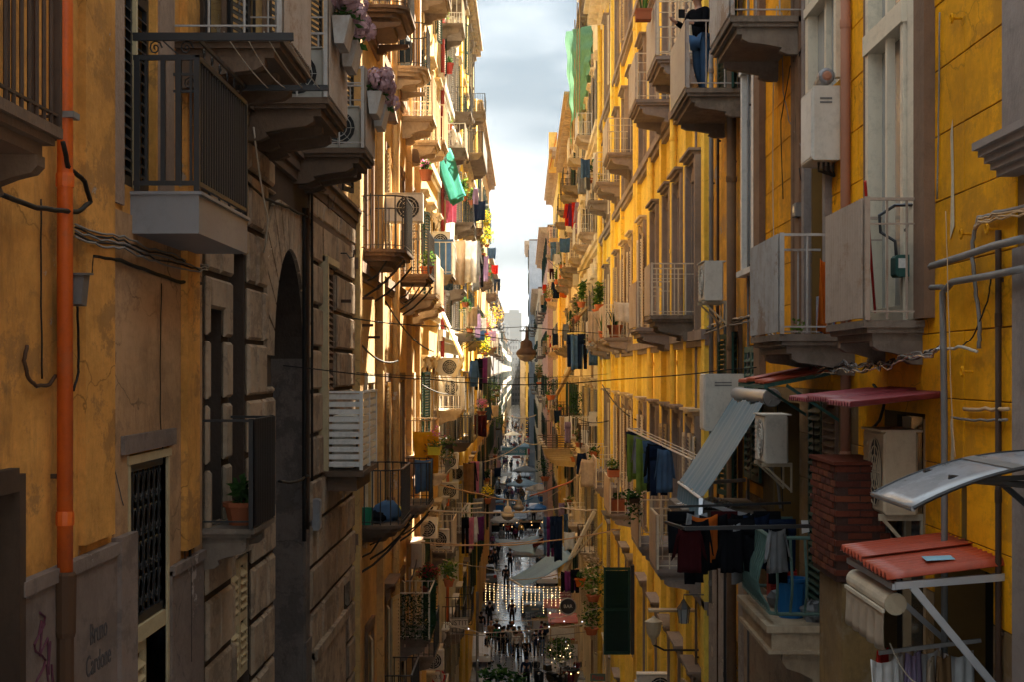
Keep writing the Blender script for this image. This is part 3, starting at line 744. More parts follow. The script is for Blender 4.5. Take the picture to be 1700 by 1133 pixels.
b.tube([(XL+.05, 10.05+.12*sin(t*1.1), -1.5-t*.045) for t in range(12)], .009, 4)
b.build('graffiti', M('graffiti_maroon'), LA)
# upper left balcony, iron balcony with metal-clad slab
balcony(LA, 1, XL, 5.2, 3.95, 1.36, p=.45, h=1.5, rail='iron_brown', slab='slab_brown', near=True, r=.013, sp=.13, st=.17, ch=.25, corbel=3, label='rusty brown balcony cut by the left edge of the picture')
def balcony_b():
    u0, L, z, xo = 12.56, 2.19, 1.42, -2.52
    b = MB(); b.box(XL+.0, xo+.0, u0, u0+L, z-.36, z-.06); b.box(XL, xo+.025, u0-.02, u0+L+.02, z-.06, z-.035)
    o = b.build('balcony', M('metal_sheet'), LA, label='black iron balcony with a slab clad in grey sheet metal')
    b = MB(); T = z+1.0
    for zz, t in ((T, .04), (z+.03, .035)):
        b.box(XL+.02, xo, u0, u0+.03, zz-t/2, zz+t/2); b.box(xo-.03, xo, u0, u0+L, zz-t/2, zz+t/2); b.box(XL+.02, xo, u0+L-.03, u0+L, zz-t/2, zz+t/2)
    for x, y in ((xo-.018, u0+.018), (xo-.018, u0+L-.018), (XL+.05, u0+.018), (XL+.05, u0+L-.02)): b.box(x-.022, x+.022, y-.022, y+.022, z-.03, T)
    b.box(XL+.02, XL+1.26, u0-.01, u0+.03, T+.13, T+.19)          # upper rail running on as line holder
    b.box(xo-.1, XL+1.26, u0+L-.02, u0+L+.02, T+.12, T+.17)
    b.box(xo-.02, xo, u0, u0+L, T+.13, T+.16)
    b.build('handrail', M('iron_black'), o)
    s = MB()
    for x0 in (-2.86, -2.62):
        s.tube([(x0+.055*(1-t/14)*cos(t*.8), u0+.01, T+.075+.06*(1-t/16)*sin(t*.8)) for t in range(15)], .006, 4)
    for k in range(6):
        y = u0+.25+k*.33; s.tube([(xo-.01, y+.045*(1-t/14)*cos(t*.8), T+.07+.05*(1-t/16)*sin(t*.8)) for t in range(12)], .006, 4)
    s.bar((-2.8, u0+.01, T+.13), (-2.68, u0+.01, T+.02), .012)
    s.tube([(-2.6+.045*(1-t/14)*cos(t*.8), u0+.01, T-.2+.05*(1-t/16)*sin(t*.8)) for t in range(15)], .006, 4)
    s.box(XL+.33, xo-.04, u0, u0+.025, T-.14, T-.12); s.box(XL+.33, xo-.04, u0, u0+.025, T-.27, T-.25)
    s.build('scrollwork', M('iron_black'), o)
    me = MB().box(-.011, .011, -.011, .011, 0, .98).mesh('bar', M('iron_black'))
    def bar(x, y, wd=1.):
        c = bpy.data.objects.new('bar', me); C.objects.link(c); c.parent = o; c.location = Vector((x, y, z+.02))-ROOT[o.name]; c.scale = (wd, wd, 1)
    for k in range(20): bar(xo-.02, u0+.08+k*(L-.14)/19.5)
    for k in range(20): pass
    for x, wd in ((-2.93, 1.), (-2.80, 1.6), (-2.68, 2.), (-2.585, .9)): bar(x, u0+.015, wd)
    for k in range(5): bar(XL+.1+k*.09, u0+L-.02)
balcony_b()
# ---------------------------------------------------------------- left, dark stone house with archway
opsB = [(16.72, 17.62, -1.5, 1.25), (16.85, 17.95, -9, -1.98), (24.1, 25.75, -1.5, 1.62), (19.5, 22.3, -12, .15), (26.9, 27.6, -9, -3.6), (15.5, 16.3, -1.5, .6)]
opsBu = [(14.6+.8, 15.4+1.1, 2.95, 5.6), (17.9, 19.0, 2.95, 5.6), (21.4, 22.5, 2.95, 5.6), (25.6, 26.7, 2.95, 5.6)]
LB = thing('stone_house', 'dark house on the left faced in large stone blocks round a tall archway', 'building', (XL, 15.3, -12))
b = MB()
ar = []; cx, r_ = 20.9, 1.4
for a, c, e, f in rect_minus(15.3, 28.7, -12, 2.8, opsB+[(19.5, 22.3, .15, 1.7)]): b.box(XL-.45, XL, a, c, e, f)
pts = [(cx+r_*cos(pi*k/14), .15+r_*sin(pi*k/14)) for k in range(15)]
b.prism([(22.3, 1.7)]+pts[:8]+[(cx, 1.7)], 'x', XL-.45, XL); b.prism([(cx, 1.7)]+pts[7:]+[(19.5, 1.7)], 'x', XL-.45, XL)
b.build('wall', M('stone_joint'), LB)
b = MB()
for a, c, e, f in rect_minus(15.3, 28.7, 2.8, 7.8, opsBu): b.box(XL-.45, XL-.02, a, c, e, f)
b.build('upper_wall', M('plaster_peach'), LB)
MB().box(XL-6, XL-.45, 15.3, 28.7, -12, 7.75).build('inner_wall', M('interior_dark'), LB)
MB().box(XL-6, XL+.1, 15.3, 28.7, 7.8, 8.).build('roof', M('slab_brown'), LB)
b = MB(); b.box(XL, XL+.10, 15.3, 28.9, 2.62, 2.78); b.box(XL, XL+.15, 15.3, 28.9, 2.78, 2.84); b.box(XL, XL+.06, 22.6, 28.9, 2.05, 2.2); b.box(XL, XL+.06, 15.3, 28.9, 2.5, 2.62)
b.build('string_course', M('slab_brown'), LB)
b = MB(); b.box(XL-.46, XL-.4, 19.45, 22.35, -12, -.3); b.build('archway_door', M('wood_dark'), LB)
b = MB(); b.box(XL-.44, XL+.015, 22.27, 22.36, -12, .15); b.box(XL+.0, XL+.03, 22.36, 22.8, -12, -.1); b.box(XL, XL+.05, 22.3, 22.86, -12, -3.75); b.build('archway_jamb', M('plaster_cement'), LB)
rnd = random.Random(8); nb = 0
zs = [-7.75+.62*i for i in range(17)]
for zi, z in enumerate(zs):
    uu = 15.36; k = 0
    brk = [15.36, 16.7, 17.65, 18.6, 19.5, 22.82, 24.05, 25.8, 26.85, 27.65, 28.68] if zi % 2 else [15.36, 16.0, 16.7, 17.65, 18.2, 18.95, 19.5, 22.82, 23.4, 24.05, 25.8, 26.3, 27.1, 27.65, 28.68]
    for a, c in zip(brk, brk[1:]):
        if a >= 19.49 and c <= 22.83: continue
        rs = rect_minus(a+.03, c-.03, z+.03, min(z+.6, 2.5)-.01, opsB+[(18.9, 22.9, -.2, 2.1)])
        if not rs: continue
        d = .06+rnd.uniform(-.01, .015)
        for e in rs: MB().bbox(XL-.01, XL+d, e[0], e[1], e[2], e[3], .03).build('stone_block', M('stone_dark'), LB)
for k in range(13):                                       # arch stones
    a0, a1 = pi*k/13+.012, pi*(k+1)/13-.012; ro = 1.4+.62
    po = [(cx+1.41*cos(a0), .15+1.41*sin(a0)), (cx+1.41*cos((a0+a1)/2), .15+1.41*sin((a0+a1)/2)), (cx+1.41*cos(a1), .15+1.41*sin(a1))]
    ex = lambda a: (cx+max(-1.95, min(1.95, ro*1.25*cos(a))), .15+max(-.1, min(1.95, ro*1.1*sin(a))))
    po += [ex(a1), ex(a0)]
    MB().prism(po, 'x', XL-.01, XL+.045).build('arch_stone', M('stone_dark'), LB)
for z in zs:
    if z < -.4:
        for a, c in ((18.93, 19.47),): MB().bbox(XL-.01, XL+.05, a, c, z+.02, min(z+.6, -.1), .02).build('stone_block', M('stone_dark'), LB)
b = MB(); b.box(XL, XL+.08, 15.36, 16.66, -9, -4.2); b.box(XL, XL+.09, 22.9, 26.8, -9, -4.0); b.box(XL, XL+.13, 22.9, 26.8, -4.1, -3.95); b.build('plinth', M('stone_dark'), LB)
b = MB(); b.box(XL-.3, XL-.2, 16.72, 17.62, -1.5, 1.25); b.build('boarded_window', M('wood_dark'), LB)
louvre_leaf(LB, 1, XL, 16.88, 17.38, -3.3, -2.02, 'shutter_cream', -.03, 12); louvre_leaf(LB, 1, XL, 17.42, 17.92, -3.3, -2.02, 'shutter_cream', -.03, 12)
louvre_leaf(LB, 1, XL, 16.88, 17.38, -6.6, -3.35, 'shutter_cream', -.03, 30); MB().box(XL-.02, XL+.03, 16.8, 18.0, -1.98, -1.88).build('window_head', M('shutter_cream'), LB)
b = MB(); b.box(XL-.02, XL+.14, 24.0, 24.12, -1.5, 1.7); b.box(XL-.02, XL+.1, 24.0, 25.85, 1.62, 1.72); b.build('window_frame', M('shutter_cream'), LB)
louvre_leaf(LB, 1, XL, 24.14, 24.9, -1.45, 1.58, 'shutter_cream', .03, 30); louvre_leaf(LB, 1, XL, 24.94, 25.7, -1.45, 1.58, 'shutter_brown', .0, 30)
for u in (15.9, 18.45, 21.95, 26.15): 
    q = dup(window_proto(1.05, 2.6, 'trim_brown', 'shutter_dark', state='ajar'), at=(XL-.02, u, 2.95), rz=0, parent=LB)
for i, (u0, L, lb) in enumerate(((14.1, 1.8, 'balcony with grey sheet side above the line holder'), (17.35, 1.8, 'balcony with grey sheet side holding an air conditioner'), (21.3, 1.35, 'balcony with grey sheet side, farthest of the three'))):
    balcony(LB, 1, XL, u0, L, 2.92, p=.95, h=1.05, rail='paint_grey', slab='slab_brown', panel='corrugated', panel_m='paint_taupe', near=True, sp=.30, ch=.27, st=.19, corbel=3, bw=.16, midrail=True, label=lb, r=.012)
# balcony with a dark sheet, slatted white balcony
balcony(LB, 1, XL, 15.3, 1.25, -1.5, p=.5, h=1.02, rail='iron_black', slab='slab_stone', panel='corrugated', panel_m='iron_black', near=True, sp=.5, ch=.25, st=.14, label='small balcony with a dark corrugated sheet and an orange pot')
def slatted():
    u0, L, z, xo = 24.3, 2.3, -1.5, -2.45; H = 1.15
    b = MB(); b.box(XL, xo+.03, u0-.03, u0+L+.03, z-.1, z-.02); b.box(XL, xo-.08, u0+.1, u0+L-.1, z-.32, z-.1)
    o = b.build('balcony', M('slab_brown'), LB, label='balcony boxed in by white horizontal slats')
    f = MB()
    for x, y in ((xo, u0), (xo, u0+L/2), (xo, u0+L), (XL+.03, u0), (XL+.03, u0+L)): f.box(x-.025, x+.025, y-.025, y+.025, z, z+H)
    f.box(XL, xo+.03, u0-.03, u0+.03, z+H, z+H+.03); f.box(xo-.03, xo+.03, u0+.03, u0+L, z+H, z+H+.03)
    f.build('slat_frame', M('paint_white'), o)
    for k in range(10):
        zz = z+.05+k*.112
        MB().box(XL+.05, xo-.03, u0-.012, u0+.012, zz, zz+.075).build('slat', M('paint_white'), o)
        for h in (0, 1): MB().box(xo-.012, xo+.012, u0+.03+h*L/2, u0+L/2-.03+h*L/2, zz, zz+.075).build('slat', M('paint_cream'), o)
slatted()
# ---------------------------------------------------------------- left, beyond: peach, yellow, white, yellow
wp = lambda **k: window_proto(1.15, 2.55, **k)
LC = facade('peach_house', 'weathered peach plaster house left of centre with curved iron balconies', 1, XL, 28.7, 45.5, -17, 12.2, M('plaster_peach'), [31.6, 35.6, 39.8, 43.6], [-12.4, -7.6, -2.8, 2.2, 6.9],
    wins=[wp(trim='trim_brown', shut='shutter_brown', state='closed', hood=False), wp(trim='trim_brown', shut='shutter_cream', state='half', hood=False), wp(trim='plaster_cream', shut='shutter_dark', state='closed', hood=False), wp(trim='trim_brown', shut='shutter_cream', state='ajar')], trim='trim_brown', belt=((-3.1, .1, .2), (1.8, .1, .2), (6.5, .1, .2)))
b = MB()
for u in (28.75, 33.4, 37.6, 41.8, 45.1): MB().box(XL, XL+.13, u, u+.35, -17, 12.1).build('pilaster', M('plaster_peach'), LC)
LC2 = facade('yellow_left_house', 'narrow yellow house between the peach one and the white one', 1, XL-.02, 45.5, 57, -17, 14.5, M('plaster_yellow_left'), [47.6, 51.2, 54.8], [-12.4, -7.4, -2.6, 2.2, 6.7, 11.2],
    wins=[wp(trim='plaster_cream', shut='shutter_green', state='ajar'), wp(trim='plaster_cream', shut='shutter_cream', state='half')], trim='plaster_cream', belt=((1.8, .14, .22), (6.4, .14, .22), (-3, .14, .22)))
LD = facade('white_left_house', 'tall white plastered house in sun on the left with a red drainpipe', 1, XL+.03, 57, 74, -17, 18.5, M('plaster_white'), [59.5, 63.4, 67.3, 71.2], [-12.4, -7.6, -3., 1.7, 6.3, 10.6, 14.6],
    wins=[wp(trim='paint_white', shut='shutter_grey', state='ajar', hood=True), wp(trim='plaster_cream', shut='shutter_green', state='half')], trim='paint_white', cornice=(.7, .9, 'plaster_cream'), belt=((1.2, .15, .25), (10.2, .15, .25)))
LE = facade('gold_left_house', 'golden yellow house on the left with bracketed eaves against the sky', 1, XL, 74, 96, -17, 19, M('plaster_gold'), [76.5, 80.5, 84.5, 88.5, 92.5], [-12.4, -7.7, -3.1, 1.6, 6.2, 10.6, 14.8],
    wins=[wp(trim='plaster_cream', shut='shutter_green', state='ajar'), wp(trim='trim_grey', shut='shutter_grey', state='half')], trim='plaster_cream', cornice=(.55, .7, 'slab_cream'), belt=((10.2, .3, .25),))
LF = facade('amber_left_house', 'amber house on the left beyond the golden one with dark balconies', 1, XL-.05, 96, 140, -17.2, 16, M('plaster_yellow_left'), [99.5+4.6*i for i in range(9)], [-12.4, -7.8, -3.2, 1.5, 6.1, 10.7],
    wins=[wp(trim='plaster_cream', shut='shutter_green', state='ajar', hood=False), wp(trim='trim_grey', shut='shutter_brown', state='closed', hood=False)], trim='plaster_cream', cornice=(.6, .6, 'slab_cream'))
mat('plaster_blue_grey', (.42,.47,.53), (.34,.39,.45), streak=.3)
far_l = [('lilac_house', 'pale lilac grey house in the distance on the left', -3.5, 140, 192, -17.5, 10.2, 'plaster_lilac'), ('grey_house', 'grey house far down the left side', -4.1, 192, 270, -18, 8.6, 'plaster_pale_grey'),
         ('dark_corniced_house', 'far house on the left with a heavy dark cornice', -5.3, 270, 380, -19, 13, 'plaster_pale_grey'), ('far_cream_house', 'small cream house near the end of the left side', -6.4, 380, 560, -19.5, 10, 'plaster_cream'), ('farthest_left_house', 'last blurred house at the end of the left side', -7.7, 560, 900, -20, 9, 'plaster_white')]
for nm, lb, X, a, c, z0, z1, m in far_l:
    st = 4.6; facade(nm, lb, 1, X, a, c, z0, z1, M(m), [a+3+ (c-a-6)*i/max(1, int((c-a)/5.5)) for i in range(int((c-a)/5.5)+1)], [-12.6+4.7*i for i in range(6) if -12.6+4.7*i+2.6 < z1-.6],
        wins=[wp(trim='plaster_cream', shut='shutter_green', state='ajar', hood=False), wp(trim='trim_grey', shut='shutter_dark', state='closed', hood=False)], cornice=(.6, .7, 'cement_old' if m == 'plaster_pale_grey' else 'slab_cream'))
# ---------------------------------------------------------------- right, near ochre house scored into blocks
opsR = [(13.5, 15.05, .4, 4.7), (17.3, 18.45, .35, 2.85), (16.6, 18.3, 3.0, 5.2), (22.6, 23.8, 1.45, 4.35), (16.8, 18.5, -2.68, -.25), (22.1, 23.7, -1.6, .35), (13.15, 14.7, -3.7, -.36), (11.25, 12.9, -5.5, -1.42), (11.92, 12.1, -1.3, -.86), (19.2, 21.2, -2.7, -.4)]
RA = shell('ochre_block_house', 'large ochre house on the near right scored into blocks', -1, XR, 4.2, 23.9, -9, 7.2, M('score_line'), opsR)
rnd = random.Random(3); Lb, Hb = 1.27, .515; zz0 = -6.4
for j in range(26):
    for i in range(13):
        a = 10.72+i*Lb; c = a+Lb; z = zz0+j*Hb; sh = 0
        if a > 23.85: continue
        c = min(c, 23.88); rs = rect_minus(a+.004, c-.004, z+.004, z+Hb-.004, opsR)
        if not rs: continue
        d = .014+rnd.uniform(-.003, .003)
        for e in rs: MB().bbox(XR, XR-d, e[0], e[1], e[2], e[3], .004).build('plaster_block', M('plaster_soot_shade' if (a > 14.8 and z < -.35 and c < 22.5) or z < -2.2 else 'plaster_ochre_right'), RA)  # dirty cells below the canopies, their shade painted in as darker plaster
b = MB(); b.box(XR, XR-.12, 8.5, 10.68, 1.5, 7); b.box(XR, XR-.06, 8.5, 10.66, -9, .8)
b.build('corner_strip', M('trim_grey'), RA)
b = MB()
for k in range(5): b.box(XR, XR-.14-.035*k, 8.4, 10.74+.02*k, 1.28+k*.045, 1.33+k*.045)
b.build('window_ledge', M('trim_grey'), RA)
MB().box(XR, XR-.02, 4.2, 8.5, -9, 7.1).build('render_panel', M('plaster_ochre_right'), RA)
# door with cream frame above the near balcony
b = MB(); b.box(XR+.1, XR-.11, 13.52, 13.62, .4, 4.6); b.box(XR+.1, XR-.11, 14.9, 15.02, .4, 4.6); b.box(XR+.1, XR-.13, 13.5, 15.05, 2.9, 3.08); b.box(XR+.1, XR-.10, 13.62, 14.9, .4, .55)
b.box(XR-.02, XR-.09, 14.2, 14.28, .5, 4.6); b.box(XR+.05, XR-.08, 13.2, 13.5, .42, 4.9)
o = b.build('balcony_door', M('paint_cream'), RA)
MB().box(XR+.06, XR+.02, 13.62, 14.9, .5, 4.6).build('pane', M('window_glass_pale'), o)
b = MB(); b.box(XR, XR-.1, 12.85, 13.2, .42, 7); b.box(XR, XR-.05, 15.1, 15.4, .42, 5); b.build('door_surround', M('trim_brown'), RA)
MB().box(XR, XR-.055, 19.0, 19.3, .2, 7).build('pilaster', M('trim_brown'), RA)
b = MB(); b.box(XR, XR-.09, 18.45, 18.62, .35, 5.3); b.box(XR, XR-.09, 17.15, 17.3, .35, 3.0); b.box(XR+.2, XR+.12, 17.3, 18.45, .35, 2.85); b.build('door_surround', M('trim_grey'), RA)
b = MB(); b.box(XR+.08, XR-.1, 18.12, 18.3, 3.0, 5.2); b.box(XR+.08, XR-.08, 16.6, 16.72, 3., 5.2); b.box(XR+.05, XR-.05, 17.3, 17.4, 3., 5.2); b.box(XR+.08, XR-.12, 16.6, 18.3, 3.95, 4.05)
o = b.build('window', M('paint_cream'), RA); MB().box(XR+.03, XR+.01, 16.6, 18.3, 3.0, 5.2).build('pane', M('window_glass_pale'), o)
b = MB(); b.box(XR+.1, XR-.10, 22.5, 22.68, 1.4, 4.4); b.box(XR+.1, XR-.10, 23.66, 23.8, 1.4, 4.4); b.box(XR+.1, XR-.12, 22.5, 23.85, 4.3, 4.42); b.box(XR+.1, XR-.16, 22.4, 23.85, 1.36, 1.44)
o = b.build('window', M('paint_white'), RA); MB().box(XR+.05, XR+.03, 22.6, 23.8, 1.45, 4.35).build('pane', M('window_glass'), o)
b = MB(); b.box(XR, XR-.1, 21.9, 22.45, -.2, 7); b.box(XR, XR-.06, 19.4, 19.55, .3, 7); b.box(XR,XR-.05,11.85,12.17,-1.36,-1.3); b.build('pilaster', M('trim_brown'), RA)
louvre_leaf(RA, -1, XR, 16.82, 17.6, -2.66, -.27, 'shutter_brown', .02, 26); louvre_leaf(RA, -1, XR, 17.66, 18.48, -2.66, -.27, 'shutter_green', .02, 26)
louvre_leaf(RA, -1, XR, 22.15, 22.9, -1.55, .33, 'paint_green', .05, 16); louvre_leaf(RA, -1, XR, 22.95, 23.65, -1.55, .33, 'paint_green', .05, 16)
b = MB(); b.box(XR+.15, XR+.1, 13.2, 14.65, -3.7, -.4); b.build('glazed_door', M('window_glass'), RA)
b = MB(); b.box(XR+.05, XR-.02, 13.15, 13.2, -3.7, -.4); b.box(XR+.05, XR-.02, 13.9, 13.94, -3.7, -.4); b.build('door_frame', M('wood_pale'), RA)
b = MB(); b.box(XR, XR-.03, 11.2, 13., -9, -4.6); b.box(XR, XR-.04, 14.8, 23.9, -9, -2.95); b.build('plinth', M('tuff'), RA)
RP_ = balcony(RA, -1, XR, 13.17, 1.65, .41, p=.51, h=.98, rail='paint_taupe', slab='slab_stone', panel='corrugated', panel_m='paint_taupe', near=True, sp=.17, ch=.2, st=.17, corbel=2, label='balcony with beige corrugated sheet, nearest on the right', midrail=True)
balcony(RA, -1, XR, 15.9, 2.0, .36, p=.77, h=.97, rail='paint_grey', slab='slab_stone', panel='corrugated', panel_m='paint_grey', near=True, sp=.22, ch=.22, st=.2, corbel=2, label='balcony with grey corrugated sheet, second on the right')
balcony(RA, -1, XR, 19.0, 2.0, 4.15, p=.86, h=1.05, rail='paint_grey', slab='slab_stone', panel='corrugated', panel_m='paint_grey', near=True, sp=.3, ch=.24, st=.2, corbel=2, label='high balcony cut by the top of the picture')
# green balustrade balcony with bellied bars
def belly():
    u0, L, z, xo = 17.3, 2.3, -2.72, 2.62; H = .93
    b = MB(); b.box(XR, xo-.06, u0-.06, u0+L+.06, z-.07, z); b.box(XR, xo-.0, u0, u0+L, z-.26, z-.07); b.box(XR, xo-.04, u0-.04, u0+L+.04, z-.30, z-.26)
    o = b.build('balcony', M('slab_cream'), RA, label='green balcony with bellied bars and a blue bin')
    h = MB()
    for zz in (z+H, z+.12):
        h.tube([(XR-.03, u0, zz), (xo+.08, u0, zz), (xo, u0+.08, zz), (xo, u0+L-.08, zz), (xo+.08, u0+L, zz), (XR-.03, u0+L, zz)], .022, 6)
    h.build('handrail', M('paint_green_grey'), o)
    def bar(p, q):
        t = MB(); pr = [(.0, .12), (.02, .2), (.10, .32), (.13, .45), (.10, .6), (.04, .75), (0, .93)]
        t.tube([(p[0]+q[0]*k, p[1]+q[1]*k, z+zz) for k, zz in pr], .016 if q[1] else .014, 5); t.build('bar', M('paint_green_grey'), o)
    for k in range(4): bar((XR-.12-k*.155, u0), (0, -1))
    for k in range(16): bar((xo, u0+.14+k*.135), (-1, 0))
    vs, fs = corb(0, .16, z-.75, z-.3, .5)
    for y in (u0+.1, u0+L-.3): MB().add([(XR-x, y+a, c) for x, a, c in vs], fs).build('corbel', M('slab_cream'), o)
    return o
belly()
# narrow stained strip of house
opsO = [(24.6, 25.7, -2.0, .7), (24.6, 25.7, 4.2, 6.8), (24.9, 25.9, -9, -4.2)]
RO = shell('stained_orange_house', 'narrow streaked orange house with a brown pipe and a grey rendered foot', -1, XR+.02, 23.9, 28.4, -14, 8.2, M('plaster_orange_right'), opsO)
MB().box(XR+.02, XR-.05, 25.72, 28.38, -14, -3.3).build('plinth', M('limewash_grey'), RO)
MB().box(XR+.02, XR-.03, 23.92, 24.6, -14, -3.0).build('plinth', M('limewash_grey'), RO)
for z in (-2., 4.2): dup(window_proto(1.05, 2.6, 'trim_brown', 'shutter_green', state='ajar', hood=False), at=(XR+.02, 25.15, z), rz=pi, parent=RO)
balcony(RO, -1, XR, 24.25, 2.45, 4.22, p=.86, h=1.0, rail='paint_grey', slab='slab_stone', panel='sheet', panel_m='metal_sheet', near=True, sp=.28, ch=.22, st=.2, corbel=2, label='balcony where a man leans on the rail')
# bright yellow house with grey trim
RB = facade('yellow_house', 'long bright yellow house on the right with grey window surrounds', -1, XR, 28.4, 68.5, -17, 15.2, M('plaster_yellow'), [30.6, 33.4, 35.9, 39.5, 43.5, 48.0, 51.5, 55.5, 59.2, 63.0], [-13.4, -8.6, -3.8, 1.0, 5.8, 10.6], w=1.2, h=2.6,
    wins=[window_proto(1.2, 2.6, 'trim_grey', 'shutter_brown', state='closed'), window_proto(1.2, 2.6, 'trim_grey', 'shutter_cream', state='half'), window_proto(1.2, 2.6, 'trim_grey', 'shutter_grey', state='closed'), window_proto(1.2, 2.6, 'plaster_cream', 'paint_cream', state='ajar'), window_proto(1.2, 2.6, 'trim_grey', None, frame='paint_white')], trim='trim_grey', belt=((.55, .18, .18), (5.35, .18, .18), (10.1, .18, .18), (-4.2, .12, .14)), cornice=(.8, .9, 'plaster_cream_ornate'))
b = MB()
for u in (28.45, 31.75, 37.5, 41.4, 45.6, 53.3, 57.1, 65.2): MB().box(XR, XR-.12, u, u+.5, -17, 15).build('pilaster', M('plaster_yellow'), RB)
b = MB()
for u in (30.6, 33.4, 35.9, 39.5, 43.5, 48.0, 51.5, 55.5, 59.2, 63.0):
    for z in (-3.8, 1.0, 5.8, 10.6):
        for y in (u-.98, u+.78): MB().box(XR, XR-.16, y, y+.2, z-.3, z+2.95).build('window_jamb', M('trim_grey'), RB)
yel = dict(rail='paint_cream', slab='trim_grey', near=False, st=.2, ch=.3, sp=.2, p=.88, h=.98)
for u0, L, z, lb, kw in ((29.5, 2.2, 5.72, 'balcony with a boxed plant, upper row', {}), (34.9, 2.2, 5.83, 'upper balcony with cream sheet side', {}), (46.9, 2.6, 6.3, 'upper cream balcony, farthest of its row', {}),
        (30.8, 1.5, 1.05, 'middle balcony beside the air conditioner', {'slab': 'slab_stone'}), (34.7, 2.3, .92, 'middle balcony, second of its row', {}), (48.9, 3.2, 1.0, 'middle balcony with potted cactus', {}), (56, 2.6, 1.0, None, {}), (40.6, 2.2, 10.4, None, {}), (54.2, 2.4, 6.3, None, {}), (61, 2.4, 6.4, None, {}),
        (29.45, 1.5, -3.62, 'lowest balcony with open white rail gate', {}), (34.0, 2.3, -3.7, 'lower balcony overgrown with ivy', {}), (45.9, 3.0, -4.07, 'lower balcony with terracotta trough', {}), (55, 2.8, -4.0, None, {}), (62, 2.2, -3.9, None, {}), (61.2, 2.3, .9, None, {}), (29.6, 2.0, -8.6, None, {})):
    k = dict(yel); k.update(kw); balcony(RB, -1, XR, u0, L, z, panel='sheet', panel_m='paint_taupe' if z < 3 else 'paint_grey', label=lb, midrail=(z > 0), **k)
MB().box(XR+.05, XR+6, 52, 65, 15.5, 23).build('sun_blocker', M('plaster_yellow'), RB); MB().box(XR+.05, XR+6, 28.5, 52, 15.5, 30).build('sun_blocker', M('plaster_yellow'), RB)  # unseen blocks added above the roof to keep sun off the near left wall
# ---------------------------------------------------------------- right, beyond
RC = facade('cream_ornate_house', 'cream house on the right with stone pediments and green netting on its top', -1, XR, 68.5, 92, -17.2, 18.8, M('plaster_cream_ornate'), [71, 75, 79, 83, 87], [-12.6, -8, -3.4, 1.4, 6, 10.8], wins=[wp(trim='plaster_cream', shut='shutter_grey', state='ajar'), wp(trim='plaster_cream_ornate', shut='shutter_cream', state='half')], trim='plaster_cream_ornate', belt=((5.5, .3, .3), (10.3, .3, .3), (.9, .3, .3)), cornice=(.5, .8, 'cement_old'))
RC2 = facade('tan_house', 'tan house on the right with crowded balconies and laundry', -1, XR-.15, 92, 125, -17.4, 15.8, M('plaster_cream'), [94.5+4.3*i for i in range(7)], [-12.6, -8, -3.4, 1.4, 6, 10.6], wins=[wp(trim='plaster_cream', shut='shutter_green', state='ajar'), wp(trim='trim_grey', shut='shutter_brown', state='closed')], trim='plaster_cream', cornice=(.9, .8, 'slab_cream'))
RD = facade('saffron_house', 'saffron house on the right under a roof with an orange panel', -1, 2.78, 125, 163, -17.4, 17.2, M('plaster_gold'), [128+4.6*i for i in range(7)], [-12.6, -8, -3.4, 1.4, 6, 10.8], wins=[wp(trim='plaster_cream', shut='shutter_green', state='ajar', hood=False), wp(trim='trim_grey', shut='shutter_grey', state='half', hood=False)], trim='plaster_cream', cornice=(.9, .8, 'slab_cream'))
far_r = [('rose_house', 'rose coloured house far down the right side', 2.25, 163, 218, -17.8, 14.4, 'plaster_pink'), ('corniced_cream_house', 'cream house with a deep cornice behind the street lamp', 1.75, 218, 300, -18, 11, 'plaster_cream_ornate'),
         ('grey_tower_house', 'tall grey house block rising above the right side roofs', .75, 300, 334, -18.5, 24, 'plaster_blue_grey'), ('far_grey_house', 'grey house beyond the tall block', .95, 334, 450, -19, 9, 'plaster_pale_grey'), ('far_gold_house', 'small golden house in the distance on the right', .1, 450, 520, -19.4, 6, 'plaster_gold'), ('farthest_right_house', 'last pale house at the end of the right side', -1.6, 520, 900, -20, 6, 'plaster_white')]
for nm, lb, X, a, c, z0, z1, m in far_r:
    facade(nm, lb, -1, X, a, c, z0, z1, M(m), [a+3+(c-a-6)*i/max(1, int((c-a)/5.5)) for i in range(int((c-a)/5.5)+1)], [-12.6+4.7*i for i in range(8) if -12.6+4.7*i+2.6 < z1-.6],
        wins=[wp(trim='plaster_cream', shut='shutter_green', state='ajar', hood=False), wp(trim='trim_grey', shut='shutter_dark', state='closed', hood=False)], cornice=(.9, .9, 'slab_cream'))
def tower(name, label, x0, x1, y, z1, m, rows, cols, dx=8):
    r = thing(name, label, 'tower', ((x0+x1)/2, y, -22)); MB().box(x0, x1, y, y+dx, -22, z1).build('wall', M(m), r)
    b = MB(); b.box(x0+.3*(x1-x0), x0+.85*(x1-x0), y+1, y+dx-1, z1, z1+(x1-x0)*.16); b.build('plant_room', M(m), r)
    h = (z1+22)/rows; w_ = (x1-x0)/cols; me = MB().box(-w_*.33, w_*.33, -.06, .02, 0, h*.5).mesh('window', M('window_glass'))
    for i in range(rows):
        for j in range(cols):
            o = bpy.data.objects.new('window', me); C.objects.link(o); o.parent = r; o.location = Vector((x0+w_*(j+.5), y, -22+h*(i+.3)))-ROOT[r.name]
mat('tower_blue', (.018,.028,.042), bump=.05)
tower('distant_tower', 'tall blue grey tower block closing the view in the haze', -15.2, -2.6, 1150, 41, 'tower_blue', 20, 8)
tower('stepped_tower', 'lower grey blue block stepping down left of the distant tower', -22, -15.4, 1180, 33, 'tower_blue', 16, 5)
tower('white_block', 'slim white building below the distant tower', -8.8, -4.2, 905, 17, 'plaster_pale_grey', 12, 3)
tower('grey_block', 'grey building at the left foot of the distant tower', -15.5, -9.2, 930, 26, 'plaster_pale_grey', 14, 4)
